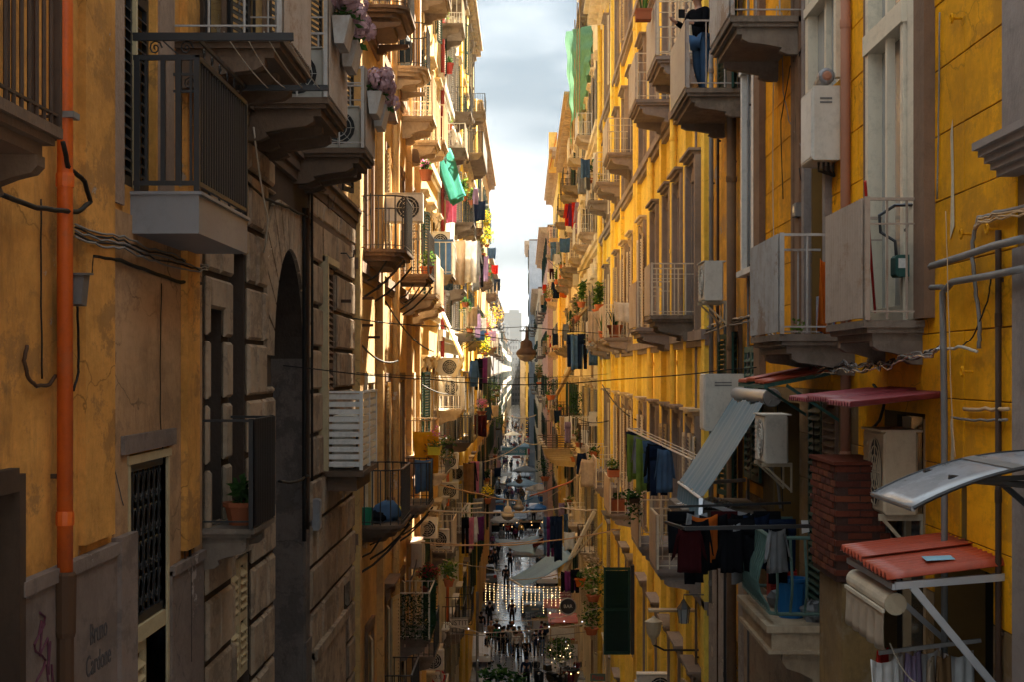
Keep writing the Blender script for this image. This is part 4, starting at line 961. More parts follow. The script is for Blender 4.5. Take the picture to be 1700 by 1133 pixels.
tower('end_block', 'pale house closing the street at its far end', -8.8, 0, 901, 4, 'plaster_pale_grey', 8, 6)

# the air: thin haze filling the whole place
hm = bpy.data.materials.new('haze'); hm.use_nodes = True; t = hm.node_tree; t.nodes.clear(); o_ = t.nodes.new('ShaderNodeOutputMaterial'); v = t.nodes.new('ShaderNodeVolumePrincipled')
v.inputs['Color'].default_value = (.86, .92, 1, 1); v.inputs['Density'].default_value = .00012; v.inputs['Anisotropy'].default_value = 0.; t.links.new(v.outputs[0], o_.inputs['Volume'])
MB().box(-910, 910, -70, 1910, -25, 60).build('haze', hm, kind='stuff', at=(0, 0, 0))
# ================================================================ THINGS ON THE NEAR WALLS
def L_(px, py, w=0.): return WP(px, py, XL+w)
def R_(px, py, w=0.): return WP(px, py, XR-w)
def pipe(name, label, cat, x, y, z0, z1, r, m, col_every=None, brk=True, colm=None, n=12, extra=None):
    o = thing(name, label, cat, (x, y, z0)); b = MB(); b.tube([(x, y, z0), (x, y, z1)], r, n); b.smooth = True; b.build('pipe_run', M(m), o)
    z = z0+.3; s = 1 if x < 0 else -1
    while col_every and z < z1:
        MB().lathe((x, y, z), [(r*1.12, 0), (r*1.16, .02), (r*1.16, .07), (r*1.1, .09)], n).build('collar', M(colm or m), o)
        if brk: MB().box(x-s*(abs(x-(XL if s > 0 else XR))), x, y-.015, y+.015, z+.3, z+.33).build('clamp', M('iron_rust'), o)
        z += col_every
    return o
x, y, z = P(108, 940, 0) if False else (XL+.09, 10.46, 0)
o = pipe('drainpipe', 'bright orange drainpipe running up the near left house', 'drainpipe', x, y, -1.30, 5.5, .052, 'orange_pipe', 2.18, True)
for z in (-1.36,): MB().lathe((x, y, z-.06), [(.07, 0), (.075, .1), (.06, .12)], 12).build('joint', M('iron_rust'), o)
b = MB(); b.tube([(x, y, -9), (x, y, -1.45)], .058, 10); b.lathe((x, y, -1.72), [(.062, 0), (.07, .03), (.075, .38), (.066, .4)], 12); b.lathe((x, y, -2.3), [(.062, 0), (.07, .03), (.07, .1), (.06, .13)], 12); b.build('cast_iron_foot', M('iron_rust'), o)
b = MB(); b.box(x-.09, x+.075, y-.075, y+.075, 1.62, 1.66); b.build('band', M('grey_pipe'), o)
mat('floodlight_grey', (.13,.11,.10), (.10,.085,.075), rough=.6, streak=.3)
# flood light with its coiled cable
fx, fy, fz = L_(150, 480, .2); o = thing('wall_floodlight', 'grey floodlight box on the ochre wall right of the orange pipe', 'floodlight', (XL, fy, fz))
b = MB(); b.prism([(fy-.10, fz-.10), (fy+.02, fz-.11), (fy+.10, fz+.10), (fy-.05, fz+.09)], 'x', XL+.05, XL+.17); b.build('housing', M('floodlight_grey'), o)
b = MB(); b.prism([(fy-.07, fz+.09), (fy+.12, fz+.10), (fy+.12, fz+.115), (fy-.07, fz+.105)], 'x', XL+.04, XL+.19); b.build('hood', M('floodlight_grey'), o)
b = MB()
for k in range(3): b.tube([(XL+.05+.01*k, fy-.05+(.045+.012*k)*sin(t*pi/6), fz-.28+(.15+.015*k)*cos(t*pi/6)) for t in range(13)], .009, 5)
b.build('cable_coil', M('cable_black'), o)
def wallcable(pxs, side, m, label, r=.009, w=.03, sag=.0, wob=.004, n=5, group=None, seed=0, cat='cable'):
    f = L_ if side > 0 else R_; pts = [f(px, py, w) for px, py in pxs]
    return cable(pts, r, m, label, sag, n, wob=wob, group=group, seed=seed, cat=cat)
wallcable([(0,322),(60,345),(128,352),(150,335),(140,300),(112,275),(104,235)], 1, 'cable_black', 'thick black cable looping past the orange pipe', .017, .12)
for k in range(5): wallcable([(125,372+k*5),(205,392+k*5),(285,420+k*5),(345,440+k*2)], 1, 'cable_black' if k % 2 else 'cable_grey', ['thin wall cable under the boxed balcony, top one','thin grey wall cable under the boxed balcony','black wall cable under the boxed balcony, middle one','grey wall cable under the boxed balcony, lower','lowest black wall cable under the boxed balcony'][k], .008, .05+.01*k, .02, .012, 8, seed=k)
wallcable([(150,455),(152,425),(200,432),(262,455),(300,468),(335,470)], 1, 'cable_black', 'dark cable duct running level over the plastered panel', .016, .04)
wallcable([(305,465),(306,700),(308,1000),(308,1100)], 1, 'iron_rust', 'rusty thin pipe down the pilaster, left one', .012, .03, wob=0)
wallcable([(315,440),(315,700),(316,1100)], 1, 'cable_black', 'black thin pipe down the pilaster, right one', .014, .035, wob=0)
wallcable([(68,330),(68,500),(70,630)], 1, 'cable_black', 'black cable hanging left of the orange pipe', .006, .02)
wallcable([(45,575),(40,600),(47,630),(60,642),(82,640),(92,625)], 1, 'iron_rust', 'bent rusty hook pipe left of the orange pipe', .013, .03)
wallcable([(128,500),(130,560),(130,620),(122,650)], 1, 'cable_black', 'black cable falling from the floodlight', .009, .03)
wallcable([(182,372),(181,500),(182,700),(178,735),(190,780),(205,840)], 1, 'cable_grey', 'thin grey wire beside the plastered panel', .004, .02)
wallcable([(268,470),(266,600),(266,700),(272,765)], 1, 'cable_black', 'thin crack-like wire on the panel above the street door', .004, .02)
wallcable([(186,465),(187,560),(190,600)], 1, 'cable_light', 'short pale wire hanging on the plastered panel', .004, .02)
wallcable([(408,300),(440,330),(480,345),(515,362)], 1, 'cable_black', 'thick cable swagged over the stone blocks by the arch', .018, .07, wob=.01)
for k, (px, y0, y1) in enumerate(((505, 345, 900), (511, 345, 880), (518, 300, 800))):
    wallcable([(px, y0), (px, (y0+y1)//2), (px, y1)], 1, 'iron_rust' if k % 2 else 'cable_black', ['left','middle','right'][k]+' of three dark pipes beside the stone arch', .03-.006*k, .08, wob=0, cat='pipe')
wallcable([(463,800),(480,803),(495,800),(512,790)], 1, 'cable_black', 'black pipe crossing the cement pier of the arch', .02, .08, cat='pipe')
for k, (px, py) in enumerate(((590,325),(590,350),(592,375),(590,410),(560,420))):
    f = L_(px, py, .02); b = MB(); b.tube([f, (f[0]+.15, f[1], f[2]), (f[0]+.2, f[1], f[2]-.08), (f[0]+.26, f[1], f[2]-.06), (f[0]+.27, f[1], f[2]+.05)], .012, 5)
    b.build('wall_hook', M('iron_black'), None, 'black iron hook on the corner of the stone house, number from the top: '+('first','second','third','fourth','fifth')[k], 'hook', 'iron hooks on the stone house corner', at=f)
for k, (px, py) in enumerate(((600,495),(600,540),(560,500),(612,560))):
    f = L_(px, py, .0)
    MB().box(f[0], f[0]+.22, f[1]-.05, f[1]+.05, f[2]-.02, f[2]+.03).build('iron_bracket', M('iron_rust'), None, ('upper','middle','left','lowest')[k]+' flat rusty bracket stub beside the yellow shutter', 'bracket', 'iron stubs', at=f)
f = L_(526, 855, .1); b = MB(); b.bbox(XL+.02, XL+.16, f[1]-.12, f[1]+.12, f[2]-.22, f[2]+.22, .03); b.build('junction_box', M('metal_sheet'), None, 'grey junction box on the stone wall under the slatted balcony', 'junction box', at=f)
# strings of the clothes drier
for k in range(4):
    x = XL+.72+k*.155; cable([(x, 12.58, 2.62), (x, 14.74, 2.56)], .005, 'cable_light', ('first','second','third','outermost')[k]+' pale string of the drying rack, counted from the wall', .03+.03*(k == 1), 8, 'drying_line', 'line', 'strings of the drying rack')
# pots and boxes of hydrangea
def hydra(at, label, seed):
    x, y, z = at; rnd = random.Random(seed); o = thing('flower_box', label, 'flower box', at, 'mauve hydrangeas on the grey balconies')
    b = MB(); b.prism([(x-.0, z-.0), (x+.2, z), (x+.13, z-.3), (x+.03, z-.3)], 'y', y-.28, y+.28); b.build('box', M('paint_grey'), o)
    f = MB(); leaves(f, (x+.1, y, z+.04), (.14, .3, .08), 90, .1, rnd, nm=1); f.build('foliage', M('leaf_green'), o)
    for k in range(9):
        c = (x+.12+rnd.uniform(-.08, .14), y+rnd.uniform(-.32, .32), z+.14+rnd.uniform(-.05, .13)); g = MB()
        for q in range(95):
            d = Vector((rnd.gauss(0,1), rnd.gauss(0,1), rnd.gauss(0,1))).normalized(); p = Vector(c)+d*.105
            t = d.cross(Vector((.3,.5,.8))).normalized()*.03; s = d.cross(t).normalized()*.03
            g.add([p-t-s*.2, p+s+d*.01, p+t-s*.1, p-s], [(0,1,2), (0,2,3)])
        g.build('flower_head', M('petal_mauve'), o)
for (x, y, z, l, s) in ((-2.08, 17.75, 3.82, 'mauve hydrangea box hanging high on the middle grey balcony, near one', 1), (-2.08, 18.55, 3.72, 'mauve hydrangea box on the middle grey balcony, far one', 2), (-2.08, 21.65, 3.68, 'mauve hydrangea box on the farther grey balcony, near one', 3), (-2.08, 22.35, 3.62, 'mauve hydrangea box on the farther grey balcony, far one', 4)): hydra((x, y, z), l, s)
ac(1, XL+.42, 18.3, 3.0, 'air conditioner standing inside the middle grey balcony', r=-pi/2)
ac(1, XL+.42, 22.3, 3.0, 'air conditioner standing inside the farther grey balcony', r=-pi/2)
potted((XL+.3, 15.75, -1.5), 'small plant in an orange pot behind the dark corrugated sheet', .17, .22, 'tall', 'terracotta', 4, .12, ('leaf_green',), n=60)
o = thing('gas_heater', 'small white appliance behind the slatted balcony boards', 'appliance', (-2.75, 25.1, -1.5)); MB().bbox(-2.95, -2.6, 24.8, 25.4, -1.5, -.7, .03).build('body', M('ac_white'), o); MB().lathe((-2.6, 25.1, -1.1), [(.15, 0), (.15, .01)], 16, ax='x').build('dial', M('ac_dark'), o)
cable([(-2.9, 17.36, 2.6), (-2.85, 18.0, 1.7), (-3.0, 18.6, 1.35), (XL+.03, 19.4, 1.5)], .01, 'cable_light', 'pale cable hanging in a loop from the grey balcony consoles', .1, 6)
wallcable([(440,252),(465,250),(490,250)], 1, 'iron_rust', 'rusty rod above the arch stones', .012, .1); wallcable([(520,318),(545,322),(545,345),(552,345),(556,325)], 1, 'iron_rust', 'rusty S-shaped hook above the stone arch', .011, .1)

# ---------------------------------------------------------------- near right
def boiler(u0, u1, z0, z1, d, label, name='boiler_cabinet', flue=True):
    o = thing(name, label, 'boiler', (XR, u0, z0)); MB().bbox(XR-d, XR-.01, u0, u1, z0, z1, .02).build('body', M('ac_white'), o)
    b = MB(); b.box(XR-d-.006, XR-d, u0+.04, u1-.04, z0+.04, z1-.04); b.build('door', M('paint_white'), o)
    b = MB(); b.box(XR-d*.75, XR-d*.35, u0-.004, u0, z1-.14, z1-.12); b.box(XR-d*.75, XR-d*.35, u0-.004, u0, z1-.18, z1-.16); b.build('vent', M('grey_pipe'), o)
    if flue:
        c = (XR-.16, u0+.1, z1+.1); MB().lathe((c[0], c[1]-.1, c[2]), [(.06, 0), (.085, .02), (.085, .14), (.06, .16), (.05, .5)], 14, ax='y').build('flue', M('metal_sheet'), o)
        MB().lathe((c[0], c[1]-.115, c[2]), [(.03, 0), (.05, .01), (.05, .02)], 10, ax='y').build('flue_cap', M('copper_pipe'), o)
        b = MB()
        for k in range(4): b.tube([(XR-.06-.05*k, u0+.2, z0), (XR-.06-.05*k, u0+.2, z0-.09), (XR-.04, u0+.25, z0-.14)], .014, 5)
        b.build('hose', M('cable_black'), o)
    return o
boiler(16.65, 17.35, 2.16, 2.92, .31, 'white wall boiler with round flue above the near balconies')
boiler(23.9, 24.5, -.9, -.06, .62, 'tall pale boiler cabinet beside the striped awning', flue=False)
o = thing('meter_box', 'small grey meter box on the ochre wall left of the near balconies', 'meter box', R_(1332, 350)); x, y, z = R_(1332, 350)
MB().bbox(XR-.1, XR-.0, y-.12, y+.12, z-.07, z+.09, .01).build('body', M('grey_pipe'), o); MB().box(XR-.105, XR-.1, y-.05, y+.05, z-.02, z+.05).build('window', M('window_glass_pale'), o)
ac(-1, XR-.32, 23.95, 1.02, 'white air conditioner on a bracket between yellow and ochre houses')
ac(-1, XR-.1, 19.5, -1.1, 'weathered air conditioner beside the striped awning')
ac(-1, XR-.0, 13.6, -1.18, 'beige air conditioner behind the arched glass canopy', ACB, (1., 1., 1.2))
pipe('copper_downpipe', 'pinkish copper pipe between the two near balconies', 'drainpipe', XR-.07, 16.15, -1.2, 7.1, .05, 'copper_pipe', 4.3, False)
pipe('brown_drainpipe', 'wide brown drainpipe on the streaked orange house', 'drainpipe', XR-.08, 25.0, -13, 7.1, .075, 'brown_pipe', 2.6)
pipe('thin_orange_pipe', 'thin orange brown pipe left of the tall white window', 'drainpipe', XR-.05, 22.15, -.4, 7.1, .032, 'brown_pipe', 3.1)
pipe('black_conduit', 'thin dark conduit right of the cream balcony door', 'conduit', XR-.06, 13.05, .75, 7.1, .024, 'iron_black', 1.9)
pipe('dark_vertical_pipe', 'thin dark pipe at the far right under the glass canopy', 'conduit', XR-.05, 11.0, -6, .95, .022, 'iron_rust', 1.2)
0 and pipe('grey_pole', 'grey vertical pipe passing in front of the maroon canopy', 'conduit', XR-.16, 12.45, -.75, .78, .022, 'grey_pipe', None)
pipe('yellow_foot_pipe', 'thick yellow pipe rising between green balcony and red canopy', 'drainpipe', XR-.42, 14.95, -7, -1.45, .075, 'yellow_pipe', 3.)
pipe('grey_slim_pipe', 'slim grey pipe at the border of the orange house', 'conduit', XR-.06, 27.9, -4, 7.1, .04, 'grey_pipe', 2.2)
pipe('dark_slim_pipe', 'dark pipe on the rough grey foot of the orange house', 'conduit', XR-.06, 25.9, -10, 1.1, .035, 'iron_black', 2.4)
wallcable([(1545,442),(1600,425),(1650,408),(1700,396)], -1, 'grey_pipe', 'upper of two grey pipes running to the right edge', .028, .15, wob=0, n=3, cat='pipe')
wallcable([(1568,1120),(1568,700),(1565,485),(1580,468),(1640,458),(1700,446)], -1, 'grey_pipe', 'lower grey pipe that bends down the ochre wall', .026, .14, wob=0, n=3, cat='pipe')
wallcable([(1545,477),(1565,476)], -1, 'grey_pipe', 'short grey pipe stub on the ochre wall', .022, .1, wob=0, cat='pipe')
wallcable([(1700,342),(1660,352),(1625,362),(1616,385),(1614,430),(1620,480),(1626,540),(1625,580)], -1, 'cable_grey', 'bundle of ochre painted cables at the right', .016, .06, wob=.01)
for k in range(3): wallcable([(1700,346+k*4),(1655,355+k*4),(1625,364+k*3),(1618,380)], -1, 'rope', ('top','middle','bottom')[k]+' strand of the painted cable bundle at the right', .008, .07, wob=.012, seed=k)
wallcable([(1622,585),(1600,578),(1560,582),(1535,585)], -1, 'cable_light', 'loose pale cable end under the lower grey pipe', .012, .08, wob=.01)
wallcable([(1570,350),(1574,480),(1578,620),(1580,690),(1586,760)], -1, 'rope', 'thin yellow string hanging beside the bent grey pipe', .004, .2, wob=.004)
wallcable([(1645,462),(1640,500),(1615,560),(1598,575)], -1, 'cable_black', 'slanting thin black cable on the ochre wall', .006, .06)
wallcable([(1580,694),(1620,700),(1672,698)], -1, 'cable_grey', 'level cable on the ochre wall right of the maroon canopy', .01, .05, wob=.008)
wallcable([(1600,680),(1630,682),(1675,680)], -1, 'rope', 'ochre pipe run above the arched canopy', .014, .05, wob=.012)
for k in range(6): wallcable([(1335+rnd.uniform(-8,8),605+k*3),(1400,600+k*3),(1450,602+k*2),(1500,590+k),(1560,575+k)], -1, ('cable_black','cable_grey','steel_bright')[k % 3], ('first','second','third','fourth','fifth','sixth')[k]+' cable of the tangle above the red canopies, from the top', .008, .12+.03*k, .03, .03, 9, seed=20+k)
for k in range(3): wallcable([(1150,548+k*6),(1205,530+k*5),(1250,521+k*4),(1330,600)], -1, ('cable_light','cable_black','cable_grey')[k], ('pale','black','grey')[k]+' twisted cable crossing below the two near balconies', .014, .06+.03*k, .02, .012, 10, seed=30+k)
wallcable([(1450,640),(1470,665),(1460,700),(1440,720)], -1, 'cable_black', 'black hose hanging beside the beige air conditioner', .014, .1)
# gas meter on the near balcony door
x, y, z = R_(1496, 440, .12); o = thing('gas_meter', 'dark gas meter with bent pipes beside the cream balcony door', 'gas meter', (x, y, z))
MB().bbox(x-.07, x+.07, y-.12, y+.10, z-.10, z+.08, .02).build('body', M('paint_green'), o); MB().box(x-.05, x+.02, y-.125, y-.12, z-.03, z+.05).build('label_plate', M('paint_white'), o)
b = MB(); b.tube([(x-.04, y, z+.08), (x-.05, y, z+.2), (x-.16, y+.05, z+.28), (x-.17, y+.05, z+.42), (x-.05, y, z+.5), (x+.1, y-.35, z+.47)], .014, 6); b.tube([(x+.03, y, z+.08), (x+.03, y, z+.28), (x+.06, y-.1, z+.33), (x+.1, y-.4, z+.40)], .02, 6); b.build('supply_pipe', M('iron_black'), o)
for k, (px, py) in enumerate(((1600,30),(1616,388),(1618,618),(1395,629),(1660,380))):
    x, y, z = R_(px, py, 0); b = MB(); b.tube([(x, y, z), (x-.08, y, z)], .011, 6); b.tube([(x-.09, y+.0+.032*cos(t*pi/4), z+.032*sin(t*pi/4)) for t in range(9)], .010, 6)
    b.build('line_ring', M('plaster_ochre_right'), None, ('ochre ring hook high on the ochre wall','ochre ring hook on the cable bundle','ochre ring hook below the loose cable','yellow ring hook between the two upper red canopies','faint ring hook near the right edge')[k], 'hook', at=(x,y,z))
x, y, z = R_(1572, 280); b = MB()
# corrugated canopies
def corrug(name, label, m, px_far, px_near, X0, u0, u1, z0, z1, xo, pitch=.06, amp=.014, overhang=0., frame='paint_green', strut=True, sheets=3, step=.02):
    o = thing(name, label, 'canopy', (X0, u0, z0)); w = (u1-u0)/sheets
    for s in range(sheets):
        b = MB(); a, c = u0+s*w-(.02 if s else 0), u0+(s+1)*w; n = max(6, int((c-a)/pitch*6)); dz = step*(s % 2)
        b.sheet(lambda i, j: (X0+(xo-X0)*j, a+(c-a)*i, z1+(z0-z1)*j+dz+amp*sin((a+(c-a)*i)/pitch*2*pi)), n, 6, .006, nrm=(0,0,1)); b.smooth = True
        b.build('corrugated_sheet', M(m), o)
    if strut:
        b = MB()
        for y in (u0+.05, u1-.05): b.bar((X0, y, z1-.04), (xo, y, z0-.04), .035, .04); b.bar((X0, y, z1-.55), (X0+(xo-X0)*.7, y, z0-.03), .03)
        b.bar((xo+.02, u0, z0-.045), (xo+.02, u1, z0-.045), .035); b.build('support_frame', M(frame), o)
    return o
corrug('corrugated_canopy', 'small red corrugated canopy over the striped awning', 'canopy_red', 0, 0, XR, 16.75, 18.8, -.13, .02, 2.46, .1, .02)
corrug('corrugated_canopy', 'maroon corrugated canopy over the dark louvred door', 'canopy_maroon', 0, 0, XR, 12.45, 15.4, -.27, -.19, 2.49, .115, .022, strut=False)
corrug('tile_sheet_canopy', 'orange red tile-pattern canopy low on the right with hanging laundry below', 'canopy_red', 0, 0, XR, 10.98, 12.6, -1.40, -1.30, 2.44, .125, .026, frame='galvanised', strut=False, sheets=2, step=.022)
o = thing('canopy_frame', 'aluminium frame with long diagonal strut under the tile canopy', 'frame', (XR, 10.98, -2.2)); b = MB()
b.bar((XR, 11.0, -1.40), (2.5, 11.0, -1.46), .045, .05); b.bar((2.62, 11.0, -1.47), (XR-.03, 10.98, -2.2), .04, .05); b.bar((2.5, 11.0, -1.47), (2.5, 12.55, -1.47), .04)
b.bar((2.55, 12.5, -1.47), (XR, 12.5, -2.1), .04, .04); b.build('strut', M('galvanised'), o)
# scalloped roller awning
o = thing('roller_awning', 'rolled cream awning with a scalloped hanging edge below the tile canopy', 'awning', (2.45, 11.3, -1.6))
b = MB(); b.lathe((2.56, 11.25, -1.62), [(.07, 0), (.075, .01), (.075, 1.35), (.07, 1.36)], 16, ax='y'); b.build('cassette', M('paint_cream'), o)
MB().lathe((2.56, 11.235, -1.62), [(.078, 0), (.078, .02)], 16, ax='y').build('end_cap', M('ac_beige'), o)
b = MB(); b.sheet(lambda i, j: (2.485+.02*sin(i*31)*j, 11.3+1.28*i, -1.68-j*(.26+.045*abs(sin(i*pi*5))-.02)), 50, 5, .004); b.smooth = True; b.build('valance', M('cloth_beige'), o)
MB().bar((2.482, 11.28, -1.675), (2.482, 12.6, -1.675), .02, .025).build('front_bar', M('paint_cream'), o)
cable([(2.6, 11.6, -1.95), (2.75, 11.4, -2.2), (2.95, 11.3, -2.26)], .006, 'cable_light', 'white wire curving below the scalloped valance', .05)
# arched glass canopy
o = thing('arched_canopy', 'curved grey polycarbonate canopy with a dark rim at the right edge', 'canopy', (XR, 9.25, -1.2))
def arc(i, j): t = i; return (XR+.05-(XR+.05-2.2)*t, 9.22+1.08*j, -.52-.27*t**2.2)
mat('polycarbonate', (.34,.36,.39), (.27,.29,.31), rough=.25, spec=.6, stain=(.14,.13,.12), stain_amt=.3)
b = MB(); b.sheet(arc, 16, 4, .008, nrm=(0,0,1)); b.smooth = True; b.build('sheet', M('polycarbonate'), o)
for j in (0, 1): b = MB(); b.tube([Vector(arc(t/16, j))+Vector((0,0,.005)) for t in range(17)], .013, 6); b.build('rim', M('iron_black'), o)
b = MB(); b.tube([Vector(arc(1, t/4)) for t in range(5)], .016, 6); b.sheet(lambda i, j: Vector(arc(1, i))+Vector((-.0-.02*j, 0, .012+.0*j)), 4, 1); b.build('gutter', M('metal_sheet'), o)
b = MB(); b.sheet(lambda i, j: Vector(arc(.42+.07*i, j))+Vector((0,0,.012)), 2, 4, .006, nrm=(0,0,1)); b.build('cross_band', M('grey_pipe'), o)
b = MB(); b.tube([(XR, 9.6, -1.05), (XR-.1, 9.6, -.85), (XR-.3, 9.6, -.68), (XR-.75, 9.6, -.64)], .022, 5); b.bar((XR, 9.6, -.62), (XR-.75, 9.6, -.66), .03); b.tube([(XR, 10.2, -1.05), (XR-.1, 10.2, -.85), (XR-.3, 10.2, -.68), (XR-.75, 10.2, -.64)], .022, 5); b.build('bracket', M('iron_black'), o)
# brick pier
o = thing('brick_pier', 'red brick pier between the louvred door and the glazed door', 'wall', (2.85, 13.6, -1.5))
u0, x0, x1, z1_ = 13.62, 2.60, 3.02, -.80
MB().box(x0+.01, x1-.0, u0+.008, 14.75, -1.78, z1_-.005).build('mortar_core', M('brick_joint'), o); MB().box(x0-.02, x1+.02, u0-.02, 14.8, z1_-.0, z1_+.03).build('coping', M('brick_red'), o)
MB().box(x0+.06, x1-.02, u0+.05, 14.7, -6, -1.8).build('pier_foot', M('plaster_soot_shade'), o)
rnd = random.Random(2); me = MB().box(-.1, .1, -.02, .02, -.024, .024).mesh('brick', M('brick_red')); me2 = MB().box(-.02, .02, -.1, .1, -.024, .024).mesh('brick', M('brick_red'))
for j in range(15):
    z = z1_-.035-j*.062
    for k in range(3):
        x = x0+.03+(k+.5*(j % 2))*.21; 
        if x+.0 > x1-.05: continue
        c = bpy.data.objects.new('brick', me); C.objects.link(c); c.parent = o; c.location = Vector((x+.07, u0+.015+rnd.uniform(-.006,.006), z))-ROOT[o.name]; c.rotation_euler = (0, 0, rnd.uniform(-.02,.02)); relink(c, M(rnd.choice(['brick_red','brick_red','brick_dark','brick_orange'])))
        if x+.17 > x1: c.scale = ((x1-x+.03)/.2*.8, 1, 1)
    for k in range(5):
        c = bpy.data.objects.new('brick', me2); C.objects.link(c); c.parent = o; c.location = Vector((x0+.015+rnd.uniform(-.003,.003), u0+.13+(k+.5*(j % 2))*.215, z))-ROOT[o.name]; relink(c, M(rnd.choice(['brick_red','brick_red','brick_dark','brick_orange'])))
# striped awning
def stripe_mat():
    m = bpy.data.materials.new('awning_stripe'); m.use_nodes = True; t = m.node_tree; N = t.nodes.new; K = t.links.new; b = t.nodes['Principled BSDF']
    uv = N('ShaderNodeAttribute'); uv.attribute_name = 'across'; r = N('ShaderNodeValToRGB'); r.color_ramp.interpolation = 'CONSTANT'
    cols = [(.07,.16,.22),(.50,.53,.52),(.60,.60,.56),(.10,.20,.26),(.30,.38,.41),(.58,.58,.55),(.45,.49,.49),(.08,.17,.23),(.60,.60,.56),(.34,.41,.43),(.55,.56,.54),(.07,.16,.22),(.5,.52,.5)]
    e = r.color_ramp.elements
    for i, c in enumerate(cols):
        q = e[0] if i == 0 else (e[1] if i == 1 else e.new(0)); q.position = i/len(cols); q.color = c+(1,)
    K(uv.outputs['Fac'], r.inputs[0]); K(r.outputs[0], b.inputs['Base Color']); b.inputs['Roughness'].default_value = .55
    return m
MATS['awning_stripe'] = stripe_mat()
o = thing('striped_awning', 'steep blue and grey striped awning let down from its roller on the right', 'awning', (3.1, 20.3, -.35))
b = MB(); b.lathe((3.08, 20.3, -.35), [(.09, 0), (.095, .02), (.095, 3.35), (.09, 3.37)], 14, ax='y'); b.smooth = True; b.build('roller', M('galvanised'), o)
b = MB(); b.lathe((3.08, 20.27, -.35), [(.11, 0), (.12, .02), (.12, .04)], 14, ax='y')
for k in range(6): b.bar((3.08+.02*cos(k*pi/3), 20.26, -.35+.02*sin(k*pi/3)), (3.08+.1*cos(k*pi/3), 20.26, -.35+.1*sin(k*pi/3)), .012)
b.build('end_cap', M('grey_pipe'), o)
def aw(i, j):
    y = 20.42+3.1*i
    x = 3.0+(2.22-3.0)*j; z = -.42+(-1.63+.42)*j+.0*sin(0)-.07*sin(pi*j)*.4
    return (x+.018*sin(i*60+j*2), y+.0, z+.02*sin(i*60+1)+.025*sin(i*14+2*j))
def awm(fn, nu, nv, name):
    b = MB(); b.sheet(fn, nu, nv); b.smooth = True; ob = b.build(name, M('awning_stripe'), o)
    at = ob.data.attributes.new('across', 'FLOAT', 'POINT'); at.data.foreach_set('value', [min(.999, (k % (nu+1))/nu) for k in range((nu+1)*(nv+1))])
awm(aw, 96, 12, 'canvas')
awm(lambda i, j: (2.22-.05*j+.015*sin(i*60), 20.42+3.1*i+.02*sin(i*25+j*3), -1.63-.42*j+.02*sin(i*60+1)), 96, 5, 'valance')
b = MB(); b.tube([(2.22, 20.4, -1.63), (2.22, 23.55, -1.63)], .022, 6); b.build('front_bar', M('paint_white'), o)
b = MB(); b.bar((2.24, 20.38, -1.66), (2.62, 20.1, -1.78), .03, .05); b.bar((2.62, 20.1, -1.78), (3.2, 20.0, -1.9), .035, .06); b.bar((2.24, 23.5, -1.66), (3.2, 23.6, -1.6), .03, .05); b.bar((2.2, 20.36, -1.63), (2.13, 19.9, -2.4), .05, .09); b.build('folding_arm', M('galvanised'), o)
# stone shelf with snow-white lint and a dark lid box
o = thing('stone_planter', 'weathered stone trough under the foot of the striped awning', 'planter', (2.5, 21.2, -2.1)); b = MB(); b.box(2.08, 3.2, 21.6, 23.6, -2.0, -1.86); b.box(2.12, 3.2, 21.65, 23.55, -2.22, -2.0); b.build('trough', M('slab_stone'), o)
b = MB(); rnd = random.Random(4); leaves(b, (2.5, 22.4, -1.84), (.35, .9, .04), 260, .07, rnd); b.build('faded_plants', M('cloth_white'), o)
# laundry under the awning on the green balcony's frame
o = thing('clothes_airer', 'dark metal drying frame over the green balcony hung with black clothes', 'drying frame', (XR, 17., -1.63))
for p, q, t in (((XR-.03, 17.0, -1.63), (1.67, 17.0, -1.66), .04), ((1.67, 17.0, -1.66), (1.55, 17.9, -1.68), .03), ((XR, 19.9, -1.63), (1.75, 19.9, -1.68), .03)): MB().bar(p, q, t).build('bar', M('iron_black'), o)
cols = ['cloth_maroon','cloth_black','cloth_black','cloth_orange','cloth_black','cloth_grey','cloth_black','cloth_black','cloth_grey','cloth_black','cloth_navy']
nms = ['maroon shirt at the outer end of the drying frame','black trousers beside the maroon shirt','black shirt on the drying frame, third from outside','orange cloth among the black clothes','black shirt right of the orange cloth','grey shirt in the middle of the drying frame','black trousers right of the grey shirt','black towel behind the bellied bars','pale grey shirt with hanging sleeves','black jumper beside the pale grey shirt','navy trousers nearest the wall']
for k in range(11):
    cloth(('shirt','trousers','shirt','sheet','shirt','shirt','trousers','sheet','shirt','shirt','trousers')[k], .38, .46+.18*((k*7) % 4)/3, k, cols[k], (1.72+k*.115, 17.05+((k*5) % 4)*.55, -1.67), .35*((k % 3)-1)+ (.9 if k % 2 else .2), nms[k], 'dark clothes on the drying frame')
x, y, z = (2.95, 17.9, -2.72); o = thing('blue_bin', 'blue plastic bin standing on the green balcony', 'bin', (x, y, z)); MB().lathe((x-.02, y, z), [(.14, 0), (.17, .38), (.19, .4), (.19, .43), (.16, .43), (.15, .05)], 14).build('body', M('plastic_blue'), o); MB().lathe((x-.02,y,z), [(.14, .02), (.14, .03)], 12).build('bottom', M('plastic_blue'), o)
o = thing('plastic_bag', 'crumpled clear and black plastic bags on the green balcony floor', 'bag', (3.05, 18.6, z)); b = MB(); b.blob((3.0, 18.5, z+.12), (.2, .25, .13), 9, 6, .35, random.Random(3)); b.blob((3.1, 17.6, z+.1), (.12, .14, .11), 8, 5, .35, random.Random(5)); b.build('bag', M('cloth_grey'), o)
o = thing('red_crate', 'red plastic crate behind the blue bin', 'crate', (3.05, 18.9, z)); b = MB()
for k in range(4): b.box(2.85, 3.15, 18.85, 18.87, z+.05+k*.09, z+.1+k*.09)
